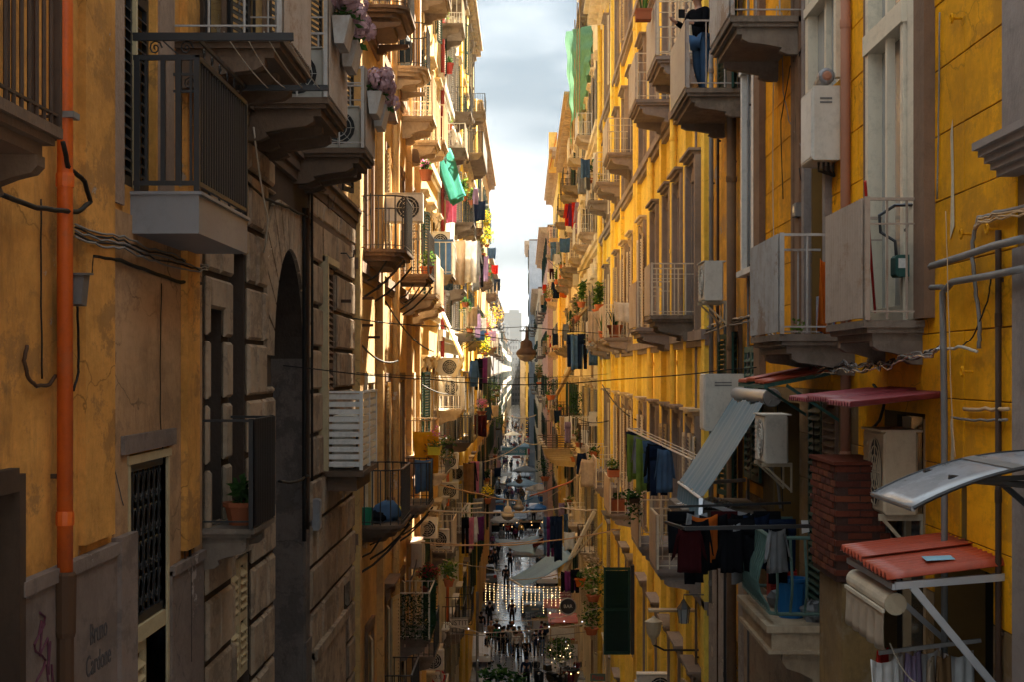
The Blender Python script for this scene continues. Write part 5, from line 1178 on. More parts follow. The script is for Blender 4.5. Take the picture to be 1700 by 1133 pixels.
for xx in (2.85, 2.95, 3.05, 3.13): b.box(xx, xx+.02, 18.87, 18.89, z, z+.4)
b.box(2.85, 3.15, 18.9, 19.2, z, z+.4); b.build('body', M('plastic_red'), o)
more = [('black trousers at the far rail of the drying frame, outermost','cloth_black'),('dark grey shirt at the far rail of the drying frame','cloth_grey'),('black sheet at the far rail of the drying frame','cloth_black'),('dark red towel at the far rail of the drying frame','cloth_maroon'),('black shirt at the far rail of the drying frame, by the corner','cloth_black'),('navy jumper at the far rail of the drying frame','cloth_navy'),('black trousers at the far rail of the drying frame, by the wall','cloth_black')]
for k, (lb, m) in enumerate(more): cloth(('trousers','shirt','sheet')[k % 3], .40, .5+.08*(k % 3), k+4, m, (1.85+k*.17, 19.3-.2*(k % 3), -1.68), .3*(k % 3), lb, 'dark clothes on the drying frame')
MB().add([(2.93,17.26,-1.6),(3.0,17.26,-1.6),(3.02,17.27,-1.72),(2.94,17.27,-1.74),(2.93,17.28,-1.6),(3.0,17.28,-1.6),(3.02,17.29,-1.72),(2.94,17.29,-1.74)],[(0,1,2,3),(7,6,5,4),(0,4,5,1),(1,5,6,2),(2,6,7,3),(3,7,4,0)]).build('paper_tag', M('cloth_white'), None, 'white paper tag tied to the green balcony rail', 'tag', at=(2.95,17.27,-1.6))
# pale laundry under the tile canopy
b = MB(); b.bar((2.52, 11.6, -2.02), (XR, 11.6, -1.93), .02, .03); b.build('laundry_bar', M('grey_pipe'), None, 'grey bar under the tile canopy with pale laundry', 'bar', at=(2.52, 11.6, -2.02))
cs = ['cloth_white','cloth_red','cloth_white','cloth_beige','cloth_lilac','cloth_beige','cloth_white','cloth_tan','cloth_beige','cloth_white']
for k in range(10): cloth('shirt' if k % 3 else 'sheet', .26, .6+.1*(k % 3), k+2, cs[k], (2.56+k*.066, 11.58+.12*((k*3) % 5), -2.05), .5+.3*(k % 3), ('leftmost white','small red','white second from left','beige','pale lilac','beige central','white central','tan','beige right hand','rightmost white')[k]+' garment hanging under the tile canopy', 'pale laundry under the tile canopy')
# plants, shoes and small things near
potted((XR-.5, 16.4, .36), 'weed sprouting from the slab of the grey corrugated balcony', .03, .02, 'bush', 'slab_stone', 6, .08, ('leaf_light',), n=50, ls=.05)
cloth('sheet', .22, .75, 3, 'cloth_orange', (XR-.22, 16.3, 1.12), .6, 'bright orange cloth hanging behind the rails of the grey balcony', None)
b = MB(); b.bar((2.78, 13.3, 1.55), (2.99, 13.9, .5), .02, .03); b.build('red_stick', M('plastic_red'), None, 'slanting red stick leaning in the nearest right balcony', 'stick', at=(2.8, 13.3, .5))
b = MB(); b.box(2.95, 3.1, 16.3, 16.5, .38, .75); b.build('blue_bottle_crate', M('plastic_blue'), None, 'small blue box on the floor of the grey balcony', 'box', at=(3,16.4,.38))

MB().add([(2.75,11.15,-1.31),(2.95,11.15,-1.30),(2.98,11.4,-1.30),(2.78,11.42,-1.31)],[(0,1,2,3)]).build('plastic_scrap', M('awning_stripe_scrap') if 'awning_stripe_scrap' in MATS else mat('awning_stripe_scrap', (.25,.45,.55)), None, 'pale blue scrap lying on the tile canopy', 'scrap', at=(2.75,11.15,-1.31))

for k, (pts, w_, m, lb) in enumerate((([(1300, 330), (1296, 200), (1312, 110), (1345, 60)], .05, 'cable_black', 'dark cable curving up the ochre wall left of the boiler'), ([(1330, 300), (1322, 250), (1320, 120), (1345, 20)], .05, 'cable_black', 'second dark cable beside the boiler'), ([(1285, 520), (1283, 300), (1284, 100), (1290, 10)], .04, 'cable_light', 'thin pale cable beside the tall white window'), ([(1338, 350), (1334, 250), (1310, 200), (1300, 150), (1298, 20)], .04, 'cable_grey', 'grey looping cable above the meter box'),
        ([(1195, 620), (1194, 560), (1188, 500)], .08, 'cable_black', 'dark cable under the white air conditioner'), ([(1178, 620), (1180, 700), (1176, 800), (1180, 900)], .1, 'cable_black', 'thin cable down past the tall boiler cabinet'), ([(1240, 600), (1244, 700), (1240, 800), (1238, 880)], .05, 'cable_light', 'pale cable behind the striped awning'), ([(1290, 660), (1296, 760), (1300, 850)], .06, 'cable_black', 'dark cable beside the weathered air conditioner'),
        ([(1350, 700), (1352, 800), (1350, 870)], .06, 'cable_black', 'dark cable in front of the louvred door'), ([(1210, 980), (1212, 1060), (1210, 1130)], .05, 'cable_black', 'dark cable low on the grey rendered foot'), ([(1560, 20), (1558, 200), (1556, 330)], .03, 'cable_grey', 'faint cable near the dark conduit'))):
    wallcable(pts, -1, m, lb, .007, w_, wob=.006, seed=50+k)
for px, r, m, lb in ((1197, .022, 'iron_rust', 'thin rusty pipe left of the wide brown drainpipe'), (1248, .02, 'grey_pipe', 'thin grey pipe left of the tall white window'), (1160, .025, 'trim_grey', 'thin grey pipe on the near edge of the yellow house')):
    pipe('thin_pipe', lb, 'pipe', XR-.05, U(px, XR), -6, 7, r, m, 2.3)
for k, (y0, h) in enumerate(((1.9, .9), (-.3, .5))):
    b = MB(); b.prism([(12.3, y0), (12.36, y0-.1), (12.33, y0-h*.5), (12.37, y0-h), (12.25, y0-h*.9), (12.27, y0-h*.4)], 'x', XR-.02, XR-.017); b.build('bare_plaster_patch', M('plaster_cream'), RA)
# ================================================================ BALCONIES AND CLUTTER ALONG THE STREET
def PX(px, X): return U(px, X)
ir = dict(rail='iron_black', sp=.13, h=1.0); cr = dict(rail='paint_cream', sp=.16, h=1.0)
for bld, u0, L, z, p, lb, kw in (
    (LC, 30.6, 2.4, 6.9, .85, 'curved stone balcony at the top left of centre', dict(ir, round_=True, slab='slab_brown', ch=.2)),
    (LC, 30.6, 2.5, 2.3, .8, 'curved iron balcony on dark braces, middle left', dict(ir, round_=True, slab='slab_brown', brace=True)),
    (LC, 38.2, 2.3, 2.28, .8, 'iron balcony with pot plants behind the curved one', dict(ir, slab='slab_brown', brace=True)),
    (LC, 29.3, 2.8, -2.82, .83, 'curved iron balcony with bags, lower left', dict(ir, round_=True, slab='slab_brown', brace=True)),
    (LC, 38.2, 2.3, -3.2, .8, 'iron balcony with flower troughs behind the lower curved one', dict(ir, round_=True, slab='slab_stone', brace=True)),
    (LC, 37.3, 1.9, 7.0, .8, None, dict(ir, round_=True, slab='slab_cream', ch=.2)), (LC, 40.2, 1.5, 6.3, .78, None, dict(cr, slab='slab_cream')), (LC, 42.3, 1.4, 6.0, .78, None, dict(cr, slab='slab_cream')),
    (LC, 41.3, 1.9, 1.95, .78, None, dict(cr, slab='slab_cream', panel='sheet', panel_m='paint_cream')), (LC, 43.6, 1.8, 1.8, .78, None, dict(cr, slab='slab_cream')), (LC, 41.6, 2.0, -2.2, .75, None, dict(rail='wood_pale', sp=.2, h=.9, slab='slab_cream')),
    (LC, 38.6, 2.2, -6.4, .8, 'balcony wrapped in artificial hedge, low on the left', dict(cr, h=1.1, panel='sheet', panel_m='leaf_hedge')), (LC, 42.5, 2.2, -7.5, .7, None, dict(ir)), (LC, 34.0, 2.2, -7.4, .7, None, dict(ir)),
    (LC2, 46.5, 2.2, 6.6, .75, None, dict(cr, slab='slab_cream')), (LC2, 50.6, 2.5, 3.0, .8, 'white railed balcony hung with pale laundry', dict(rail='paint_white', sp=.18, h=1.0)), (LC2, 54.0, 2.6, -1.35, .95, 'white balcony with air conditioners and ladder', dict(rail='paint_white', sp=.18, h=1.1, slab='slab_cream')),
    (LC2, 51.6, 2.4, -5.8, .78, None, dict(cr)), (LC2, 47.0, 2.4, -3.0, .78, None, dict(ir)), (LC2, 47.2, 2.2, 11.0, .8, None, dict(ir)), (LC2, 48, 2.2, -10.4, .7, None, dict(cr)),
    (LD, 60.8, 2.4, 3.05, .75, None, dict(ir, slab='slab_stone')), (LD, 64.4, 3.0, -2.9, .85, 'dark balcony with green boxes', dict(ir, slab='slab_brown', panel='sheet', panel_m='iron_black')), (LD, 63.5, 2.4, -6.4, .8, None, dict(rail='paint_white', panel='sheet', panel_m='paint_white', h=1.0)),
    (LD, 60.5, 2.4, 8.3, .8, None, dict(rail='paint_white', sp=.2, h=.9)), (LD, 66.5, 2.4, 10.6, .8, None, dict(ir)), (LD, 58.0, 2.4, 12.4, .8, None, dict(rail='paint_white', sp=.2, h=.9)), (LD, 70, 2.6, 6.4, .8, None, dict(ir)), (LD, 69.4, 2.4, 1.6, .8, None, dict(cr)), (LD, 59, 2.4, -9.6, .8, None, dict(ir)), (LD, 68, 2.4, -10.4, .8, None, dict(ir)), (LD, 63, 2.4, 14.6, .7, None, dict(ir)),
    (LE, 75.2, 5.0, 1.9, .85, 'long dark balcony crowded with plants', dict(ir, brace=True, slab='slab_brown')), (LE, 83, 3.0, 7.3, .85, None, dict(ir, slab='slab_brown')), (LE, 87.5, 3, 7.2, .9, None, dict(ir, slab='slab_brown')), (LE, 76, 2.6, 6.3, .7, None, dict(ir)), (LE, 79, 8., 10.6, 1.0, 'long terrace balcony under the eaves', dict(ir, slab='slab_stone', panel='sheet', panel_m='galvanised')),
    (LE, 76, 2.6, -3.1, .8, None, dict(ir)), (LE, 84, 2.8, 1.5, .8, None, dict(ir)), (LE, 90, 2.8, 1.6, .9, None, dict(ir)), (LE, 84, 2.6, -3.0, .8, None, dict(ir)), (LE, 80, 2.6, -7.8, .8, None, dict(cr)), (LE, 90, 2.6, -7.8, .8, None, dict(ir)), (LE, 91.5, 2.6, 14.6, .8, None, dict(ir))):
    o = balcony(bld, 1, XL+(.03 if bld == LD else 0), u0, L, z, p=p, label=lb, **{**dict(st=.2), **kw})
rnd = random.Random(77)
for i in range(16):
    balcony(LF, 1, XL-.05, 98+(i % 8)*4.9+rnd.uniform(0, 1), 2.6, [1.5, -3.2, 6.1, -7.8][(i*3) % 4 if i < 8 else (i*3+1) % 4], p=.85, h=1., rail=rnd.choice(['iron_black', 'paint_cream']), slab='slab_stone', sp=.25)
for i in range(16):
    balcony(RC2, -1, XR-.15, 93+(i % 7)*4.4+rnd.uniform(0, 1), 2.6, [1.4, 6.0, -3.4, 10.6][(i*3) % 4 if i < 8 else (i*3+1) % 4], p=.95, h=1., rail=rnd.choice(['iron_black', 'paint_cream', 'iron_brown']), slab='slab_stone', sp=.25)
for i in range(12):
    balcony(RD, -1, 2.78, 126.5+(i % 7)*4.9+rnd.uniform(0, 1), 2.8, [1.4, 6.0, -3.4, 10.8][(i*3) % 4], p=.85, h=1., rail=rnd.choice(['iron_black', 'paint_cream']), slab='slab_cream', sp=.3)
for i, (u0, z) in enumerate(((70.2, 6.0), (74.2, 1.4), (78.5, 6.1), (82.2, 1.5), (70.2, -3.4), (78, -3.3), (86.4, 6.0), (86.3, -3.4), (74.5, 10.8), (82.5, 10.8), (71, -8), (83, -8))):
    balcony(RC, -1, XR, u0, 2.6, z, p=.9+.15*(i % 2), h=1., rail=('paint_cream', 'iron_brown', 'paint_white')[i % 3], slab='slab_cream', sp=.2, panel='sheet' if i % 3 == 0 else None, panel_m='paint_cream')
for f, X, sd, a, c in (('lilac_house', -3.5, 1, 142, 190), ('grey_house', -4.1, 1, 194, 266), ('rose_house', 2.25, -1, 165, 216), ('corniced_cream_house', 1.75, -1, 220, 298)):
    bld = [o for o in bpy.data.objects if o.name == f][0]
    for i in range(12):
        balcony(bld, sd, X, a+(c-a-3)*i/12, 2.8, (-12.6+4.7*3, -12.6+4.7*2, -12.6+4.7*4)[i % 3] if i % 2 else -12.6+4.7*(2+i % 3), p=.9, h=1., rail=('iron_black', 'paint_cream')[i % 2], slab='slab_stone', sp=.5, corbel=0)
# drainpipes
for side, X, u, z0, z1, r, m, nm, lb in ((1, XL, 37.0, -16, 12, .06, 'plaster_peach', 'downpipe', 'peach painted downpipe between curved iron balconies'), (1, XL, 45.4, -16, 12, .06, 'paint_white', 'downpipe', 'pale downpipe at the border of peach and yellow houses'), (1, XL, 58.2, 0, 18, .07, 'red_pipe', 'downpipe', 'red downpipe on the white house'),
        (1, XL, 62.2, -17, 0, .06, 'orange_pipe', 'downpipe', 'orange downpipe low on the white house'), (1, XL, 74.3, -17, 18, .09, 'yellow_pipe', 'downpipe', 'yellow downpipe at the near edge of the golden house'), (1, XL, 82, -17, 18, .08, 'yellow_pipe', 'downpipe', 'yellow downpipe in the middle of the golden house'), (1, XL, 95.8, -17, 16, .1, 'yellow_pipe', 'downpipe', 'yellow downpipe at the far edge of the golden house'),
        (-1, XR, 34.65, -17, 15, .075, 'yellow_pipe', 'downpipe', 'round yellow downpipe near the middle balcony of the yellow house'), (-1, XR, 40.85, -17, 15, .075, 'yellow_pipe', 'downpipe', 'second round yellow downpipe of the yellow house'), (-1, XR, 46.4, -17, 15, .08, 'yellow_pipe', 'downpipe', 'third round yellow downpipe of the yellow house'), (-1, XR, 57.9, -17, 15, .1, 'yellow_pipe', 'downpipe', 'fourth yellow downpipe with funnel of the yellow house'), (-1, XR, 68.3, -17, 15, .1, 'yellow_pipe', 'downpipe', 'yellow downpipe at the far edge of the yellow house'),
        (-1, XR, 77, -17, 15, .06, 'wood_pale', 'downpipe', 'tan downpipe on the cream house with pediments'), (-1, 2.78, 125.3, -17, 16, .12, 'yellow_pipe', 'downpipe', 'yellow downpipe on the saffron house'), (-1, 3.1, 110, -17, 15, .08, 'wood_pale', 'downpipe', 'tan downpipe on the tan house')):
    pipe(nm, lb, 'drainpipe', X+side*(r+.02), u, z0, z1, r, m, 2.4, False, n=10)
# carved pediments on the cream house, hoods on the yellow one
def pediment(bld, X, u, z, w, d, m):
    b = MB(); b.prism([(u-w/2, z), (u+w/2, z), (u+w/2, z+.12), (u, z+.62), (u-w/2, z+.12)], 'x', X, X-d); b.box(X, X-d-.08, u-w/2-.1, u+w/2+.1, z-.1, z-.0)
    b.bar((X-d*.5-.05, u-w/2-.1, z+.12), (X-d*.5-.05, u, z+.66), .1, d); b.bar((X-d*.5-.05, u+w/2+.1, z+.12), (X-d*.5-.05, u, z+.66), .1, d)
    for y in (u-w/2+.1, u+w/2-.3): b.add(*[(lambda v: v)(q) for q in ([(X-x_, y_, z_) for x_, y_, z_ in corb(y, y+.2, z-.7, z-.1, .3)[0]], corb(y, y+.2, z-.7, z-.1, .3)[1])])
    b.build('pediment', M(m), bld)
for u in (71, 75, 79, 83, 87):
    for z in (8.7, 4.1): pediment(RC, XR, u, z, 1.9, .35, 'plaster_cream_ornate')
# air conditioners
for side, X, u, z, lb, rot in ((1, XL+.5, 34.2, 3.1, 'air conditioner facing us behind the curved iron balcony', -pi/2), (1, XL+.35, 36.6, 3.3, 'beige air conditioner on the peach wall over the pot balcony', -pi/2), (1, XL+.1, 47.5, -4.9, 'air conditioner low on the yellow left house, upper of two', -pi/2), (1, XL+.3, 50.2, -5.5, 'white air conditioner with square grille by the pale balcony', -pi/2),
        (1, XL+.1, 41.5, -5.0, 'air conditioner above the hedge balcony', 0), (1, XL+.4, 55.0, -.2, 'air conditioner inside the white balcony with the ladder', -pi/2), (1, XL+.4, 56.0, -.9, 'lower air conditioner inside the white balcony with the ladder', -pi/2), (1, XL+.2, 59.2, -3.6, 'upper air conditioner of the pair on the white house', -pi/2), (1, XL+.2, 59.4, -4.7, 'lower air conditioner of the pair on the white house', -pi/2),
        (1, XL+.1, 68, -4.6, 'brownish air conditioner by the yellow flower pot', -pi/2), (1, XL+.3, 43.6, -9.6, 'air conditioner lowest on the peach house', -pi/2), (1, XL+.2, 49, -9.0, 'air conditioner low down near the red flowers', -pi/2), (1, XL+.2, 53, 3.9, 'air conditioner above the white laundry', -pi/2), (1, XL+.1, 72, 4.0, 'air conditioner between white and golden houses', -pi/2),
        (-1, XR-.1, 30.0, -8.7, 'air conditioner below the wall lantern', pi), (-1, XR-.3, 37.2, -7.5, 'air conditioner beside the big green shutter', -pi/2), (-1, XR-.3, 35.5, -7.9, 'air conditioner under the big green shutter, lower', -pi/2), (-1, XR-.1, 69.5, -2.4, 'white air conditioner above the cream trough balcony', -pi/2), (-1, XR-.3, 75, -3.4, 'air conditioner by the folded parasol on the right', pi), (-1, XR-.3, 100, 8.5, 'white air conditioner high on the tan house', -pi/2),
        (-1, XR-.3, 118, 9.6, 'white air conditioner under the deep eaves', -pi/2), (-1, XR-.3, 88, 4.6, 'round fronted air conditioner on the cream house', pi), (-1, XR-.3, 104, -.5, 'air conditioner left of the dark hanging clothes', -pi/2), (-1, 2.3, 150, 2., 'air conditioner near the lamp on the right', -pi/2), (-1, 1.4, 225, 1., 'far air conditioner on the cream corniced house', -pi/2)):
    ac(side, X, u, z, lb, r=rot, sc=1.05)
# green tarpaulin hanging from the white house
def quad_cloth(name, lb, cat, c, m, seed=1, n=12, amp=.05, th=.01, group=None):
    p = [Vector(q) for q in c]; b = MB(); nrm = (p[1]-p[0]).cross(p[3]-p[0]).normalized()
    b.sheet(lambda i, j: (p[0].lerp(p[1], i)).lerp(p[3].lerp(p[2], i), j)+nrm*amp*(sin(i*9+seed)*.6+sin(j*7+i*5+seed*2)*.5), n, n, th, nrm=tuple(nrm)); b.smooth = True
    return b.build(name, M(m), None, lb, cat, group, at=p[0])
quad_cloth('tarpaulin', 'green tarpaulin hanging from a balcony of the white house', 'tarpaulin', [P(722, 243, 57), P(747, 246, 60), P(772, 325, 60.5), P(748, 338, 57.5)], 'net_green', 2, amp=.05)
quad_cloth('tarpaulin', 'lower darker fold of green tarpaulin below the larger sheet', 'tarpaulin', [P(748, 335, 57.6), P(772, 322, 60.6), P(768, 332, 61), P(752, 342, 58)], 'net_green', 3, amp=.04)
# green netting and roof shed on the cream house
o = thing('safety_netting', 'torn green safety netting draped over the roof edge of the cream house', 'netting', (2.6, 80, 14))
b = MB(); b.sheet(lambda i, j: (3.24-.72*i-.10*sin(j*3+i*2)+.10*sin(i*17+j*4)+.05*sin(j*23+i*9)-.1*j, 78+15.5*i, 16.6+2.9*i-(2.4+3.9*i)*j+.25*sin(i*11)*j), 40, 24); b.smooth = True; b.build('net', M('net_grass'), o)
b = MB()
for u in (80, 84, 88, 92): b.tube([(2.68, u, 19), (2.66, u, 12.5)], .03, 5)
b.build('scaffold_pole', M('wood_pale'), o)
o = thing('roof_shed', 'pale blue shed on the roof at the upper right skyline', 'shed', (3.6, 84, 18.9)); MB().box(2.95, 6, 80, 90, 18.95, 20.4).build('wall', M('tower_blue'), o); MB().box(2.85, 6.1, 79.9, 90.1, 20.4, 20.55).build('roof', M('galvanised'), o)
o = thing('orange_roof_panel', 'orange board standing at the roof edge of the saffron house', 'board', (2., 128, 15.6)); MB().box(1.85, 2.5, 127.5, 128.2, 15.6, 18.7).build('board', M('plaster_gold'), o); MB().bar((1.9, 127.45, 15.8), (2.5, 127.45, 18.6), .06).build('frame', M('cloth_orange'), o)
# hanging street lamps
def lamp(at, s, label, glow=None, m='iron_brown'):
    x, y, z = at; o = thing('street_lamp', label, 'street lamp', at, 'lamps hung over the street')
    b = MB(); b.lathe((x, y, z), [(.29*s, .0), (.30*s, .02*s), (.27*s, .10*s), (.185*s, .17*s), (.175*s, .20*s), (.165*s, .33*s), (.12*s, .42*s), (.05*s, .46*s), (.04*s, .55*s), (.03*s, .72*s)], 20); b.smooth = True; b.build('shade', M(m), o)
    b = MB(); b.lathe((x, y, z-.2*s), [(.06*s, 0), (.19*s, .06*s), (.26*s, .15*s), (.28*s, .2*s)], 20); b.smooth = True; b.build('bowl', glow or M('lamp_bowl'), o)
    b = MB(); b.box(x-.2*s, x+.2*s, y-.02, y+.02, z+.68*s, z+.72*s); b.tube([(x-.1*s, y, z+.72*s), (x, y, z+.85*s), (x+.1*s, y, z+.72*s)], .012, 5); b.build('hanger', M('iron_black'), o)
    return o
mat('lamp_bowl', (.20,.16,.13), rough=.25, spec=.6); mat('lamp_pale', (.62,.50,.33), rough=.4)
lx, ly, lz = P(874, 590, 46); lamp((lx, ly, lz), 1.0, 'large brown lamp hanging over the middle of the street')
cable([P(735, 546, 46), (lx, ly, lz+.82), P(1000, 553, 46)], .012, 'cable_black', 'black cable carrying the large street lamp', .02)
cable([P(835, 550, 46), P(846, 575, 46), P(848, 590, 46), P(842, 590, 46), P(843, 575, 46), P(857, 562, 46), P(868, 575, 46)], .008, 'cable_black', 'looping cable beside the large street lamp', 0, 5)
a = P(843, 858, 62); lamp(a, .85, 'pale lit lamp hanging lower over the market', m='lamp_pale'); a2 = P(861, 845, 90); lamp(a2, 1.1, 'grey lamp hanging behind the pale one', m='metal_sheet'); a3 = P(862, 800, 130); lamp(a3, 1., 'far dark lamp above the market parasols')
# cables over the street
for k, (pts, m, r, sg, lb) in enumerate((
    ([P(560, 523, 27), P(735, 541, 34), P(870, 566, 46)], 'cable_black', .012, .05, 'black cable falling from the peach house towards the lamp'), ([P(470, 608, 22), P(872, 640, 24), P(1290, 606, 22)], 'cable_black', .008, .04, 'thin long wire across the whole street at eye height'),
    ([P(592, 620, 28), P(860, 628, 40), P(1010, 622, 60)], 'cable_black', .008, .04, 'thin dark wire just above the long one'), ([P(705, 797, 47), P(800, 822, 55), P(860, 832, 60)], 'rope', .022, .05, 'tan rope leading to the yellow flowers'),
    ([P(708, 848, 40), P(850, 852, 44), P(935, 844, 46), P(990, 848, 44)], 'cable_light', .022, .03, 'thick pale cable sagging across above the lower market'), ([P(700, 902, 40), P(860, 905, 44), P(1030, 880, 46)], 'rope', .02, .04, 'orange brown rope across the street'),
    ([P(715, 906, 38), P(840, 903, 44), P(900, 895, 52)], 'rope', .014, .04, 'second thin rope just under the orange one'), ([P(880, 825, 60), P(950, 800, 52)], 'rope_red', .03, .02, 'red rope slanting up to the right'), ([P(900, 835, 60), P(960, 790, 52)], 'cable_light', .012, .02, 'thin pale rope under the red one'),
    ([P(800, 968, 66), P(935, 975, 66)], 'rope', .014, .1, 'cord of the glowing light curtain'), ([P(690, 1020, 50), P(800, 1052, 52), P(985, 1035, 50)], 'cable_light', .016, .05, 'cord of the lower light curtain'), ([P(735, 1050, 54), P(860, 1060, 56), P(985, 1048, 52)], 'cable_grey', .012, .03, 'second cord of the lower light curtain'),
    ([P(840, 965, 66), P(900, 960, 60), P(960, 945, 52)], 'rope', .016, .02, 'rope railing slanting behind the blue awning'), ([P(795, 770, 100), P(870, 735, 110), P(905, 733, 100)], 'cable_light', .03, .2, 'far pale cord above the banner'), ([P(820, 822, 90), P(850, 832, 90), P(885, 828, 90)], 'plastic_blue', .03, .1, 'blue ribbon strung above the crowd'),
    ([P(805, 690, 100), P(840, 688, 130), P(890, 690, 110)], 'cable_light', .03, .3, 'far cord with small flags'), ([P(735, 930, 46), P(800, 942, 52), P(830, 948, 60)], 'cable_light', .012, .03, 'short pale cord left of the walkers'), ([P(1000, 1010, 45), P(900, 1030, 50), P(820, 1030, 55)], 'cable_light', .01, .04, 'thin cord above the lower light curtain'))):
    cable(pts, r, m, lb, sg, 10, wob=.01, seed=k)
# light curtains
E1 = emit('bulb_warm', (1, .66, .32), .26); E2 = emit('bulb_white', (.9, .95, 1), .08)
bm_ = MB(); bm_.blob((0,0,0), .017, 5, 3, 0); bulbm = bm_.mesh('bulb', E1); bm_ = MB(); bm_.blob((0,0,0), .02, 6, 4, 0); bulb2 = bm_.mesh('bulb', E2)
def curtain(name, label, p0, p1, n, h, gap, me, every=1, m='cable_light', dim=False):
    o = thing(name, label, 'string lights', p0); p0 = Vector(p0); p1 = Vector(p1); rnd = random.Random(n)
    for k in range(n):
        t = (k+.5)/n; a = p0.lerp(p1, t); a.z -= .4*t*(1-t)*.5; hh = h*rnd.uniform(.6, 1.1)
        b = MB(); b.tube([a, a-Vector((rnd.uniform(-.02,.02), 0, hh))], .004, 4)
        if not dim:
            q = 0
            while q < hh: b.blob((a.x+rnd.uniform(-.012,.012), a.y, a.z-q), .013, 5, 3, 0, mi=1); q += gap*1.5
        else:
            q = .1
            while q < hh: b.blob((a.x+rnd.uniform(-.02,.02), a.y, a.z-q), .009, 4, 3, 0, mi=(1 if rnd.random() < .035 else 0)); q += gap
        b.build('strand', [M(m), E1 if not dim else E2], o)
curtain('light_curtain', 'curtain of glowing warm bulbs strung across the street', P(803, 969, 66), P(933, 976, 66), 19, 1.0, .07, bulbm)
curtain('light_curtain', 'lower curtain of mostly unlit bulbs near the white jacket', P(745, 1050, 54), P(975, 1050, 52), 30, 1.15, .10, bulb2, dim=True)
rnd = random.Random(6)
for k in range(8):
    px = 775+k*27+rnd.uniform(-5, 5); c = Vector(P(px, 1045+6*sin(k*1.7)+(-8 if px > 900 else 0), 52)); o = bpy.data.objects.new('bulb', bulb2); C.objects.link(o); o.location = c+Vector((0,0,EYE)); o['category'] = 'light bulb'; o['group'] = 'white bulbs along the lower cord'; o['label'] = ('leftmost','second','third','fourth','fifth','sixth','seventh','eighth','ninth','tenth','rightmost')[k]+' small white bulb on the lower cord, counted from the left'
# big blue-grey awning over the street and its arm
o = thing('drop_awning', 'large faded blue awning let down over the street on the right', 'awning', P(945, 915, 70))
c = [Vector(P(932, 904, 75)), Vector(P(952, 926, 69)), Vector(P(868, 976, 69)), Vector(P(846, 962, 75))]; b = MB()
b.sheet(lambda i, j: (c[0].lerp(c[1], i)).lerp(c[3].lerp(c[2], i), j)+Vector((0,0,-.12*sin(pi*j)+.02*sin(i*20))), 8, 12, .012, nrm=(0,0,1)); b.smooth = True
mat('awning_blue', (.22,.33,.40), (.19,.28,.35), rough=.6, streak=.2); b.build('canvas', M('awning_blue'), o)
b = MB(); b.bar(c[3], c[2], .08); b.bar(P(987, 850, 70), P(930, 962, 69), .09, .16); b.bar(P(1000, 870, 66), c[1], .06); b.bar(P(965, 905, 72), c[0], .06); b.build('folding_arm', M('paint_cream'), o)
# pergola and striped roof on the right
o = thing('slatted_roof', 'green grey ribbed canopy half way down the right side', 'canopy', P(925, 752, 104)); b = MB()
c = [Vector(P(903, 751, 112)), Vector(P(962, 751, 104)), Vector(P(955, 773, 100)), Vector(P(918, 770, 106))]
for k in range(7): b.bar(c[0].lerp(c[3], k/6.5), c[1].lerp(c[2], k/6.5), .42, .06, up=(0,1,0))
b.build('roof_rib', M('shutter_cream'), o); b = MB(); b.bar(c[3], P(918, 800, 106), .06); b.bar(c[2], P(955, 800, 100), .06); b.build('post', M('iron_black'), o)
o = thing('brown_pergola', 'brown slatted pergola balcony above the ribbed canopy', 'pergola', P(930, 735, 112)); b = MB()
for k in range(6): b.bar(P(895+k*1.5, 724+k*4, 118-k*2), P(960, 724+k*4, 112-k*2), .25, .06)
b.build('slat', M('slab_brown'), o); b = MB()
for k in range(9): b.bar(P(900+k*7, 700, 116), P(900+k*7, 722, 116), .05)
b.bar(P(898, 700, 116), P(960, 700, 116), .06); b.build('railing', M('iron_rust'), o)
o = thing('picket_roof', 'white zigzag edge of an awning left of the pergola', 'awning', P(900, 735, 118)); b = MB(); b.bar(P(894, 728, 118), P(910, 752, 114), .12, .3); b.build('edge', M('paint_white'), o)
# big green shutter standing open, lantern, shelf, lower right
louv = thing('open_green_shutter', 'tall dark green louvred shutter standing out from the yellow wall', 'shutter', (2.1, 45, -8)); X0, X1, yy, zt, zb = (1002-VX)/60., (1046-VX)/60., 45., -(943-VY)/60., -(1088-VY)/60.
b = MB(); b.box(X0, X0+.06, yy-.02, yy+.02, zb, zt); b.box(X1-.06, X1, yy-.02, yy+.02, zb, zt)
for q in (zb, (zb+zt)/2, zt-.08): b.box(X0+.06, X1-.06, yy-.018, yy+.018, q, q+.08)
b.build('leaf_frame', M('shutter_green'), louv); me = MB().add([(0,-.025,.022),(X1-X0-.12,-.025,.022),(X1-X0-.12,.02,-.02),(0,.02,-.02),(0,-.025,.03),(X1-X0-.12,-.025,.03),(X1-X0-.12,.02,-.012),(0,.02,-.012)], [(0,3,2,1),(4,5,6,7),(0,1,5,4),(1,2,6,5),(2,3,7,6),(3,0,4,7)]).mesh('slat', M('shutter_green'))
for k in range(62):
    c = bpy.data.objects.new('slat', me); C.objects.link(c); c.parent = louv; c.location = Vector((X0+.06, yy, zb+.1+k*(zt-zb-.2)/61.5))-ROOT[louv.name]
b = MB(); b.box(X1+.02, X1+.12, yy-.02, yy+.3, zb, zt+.05); b.build('hinge_post', M('iron_black'), louv)
x, y, z = P(1135, 1020, 28.5); o = thing('wall_lantern', 'old iron lantern on a bracket on the yellow house', 'lantern', (x, y, z)); b = MB(); b.lathe((x, y, z-.17), [(.07, 0), (.10, .25), (.11, .26)], 6); b.build('pane', M('window_glass_pale'), o)
b = MB(); b.lathe((x, y, z+.09), [(.13, 0), (.06, .09), (.02, .16)], 6); b.tube([(x, y, z+.24), (x, y, z+.33), (XR, y, z+.33)], .012, 5)
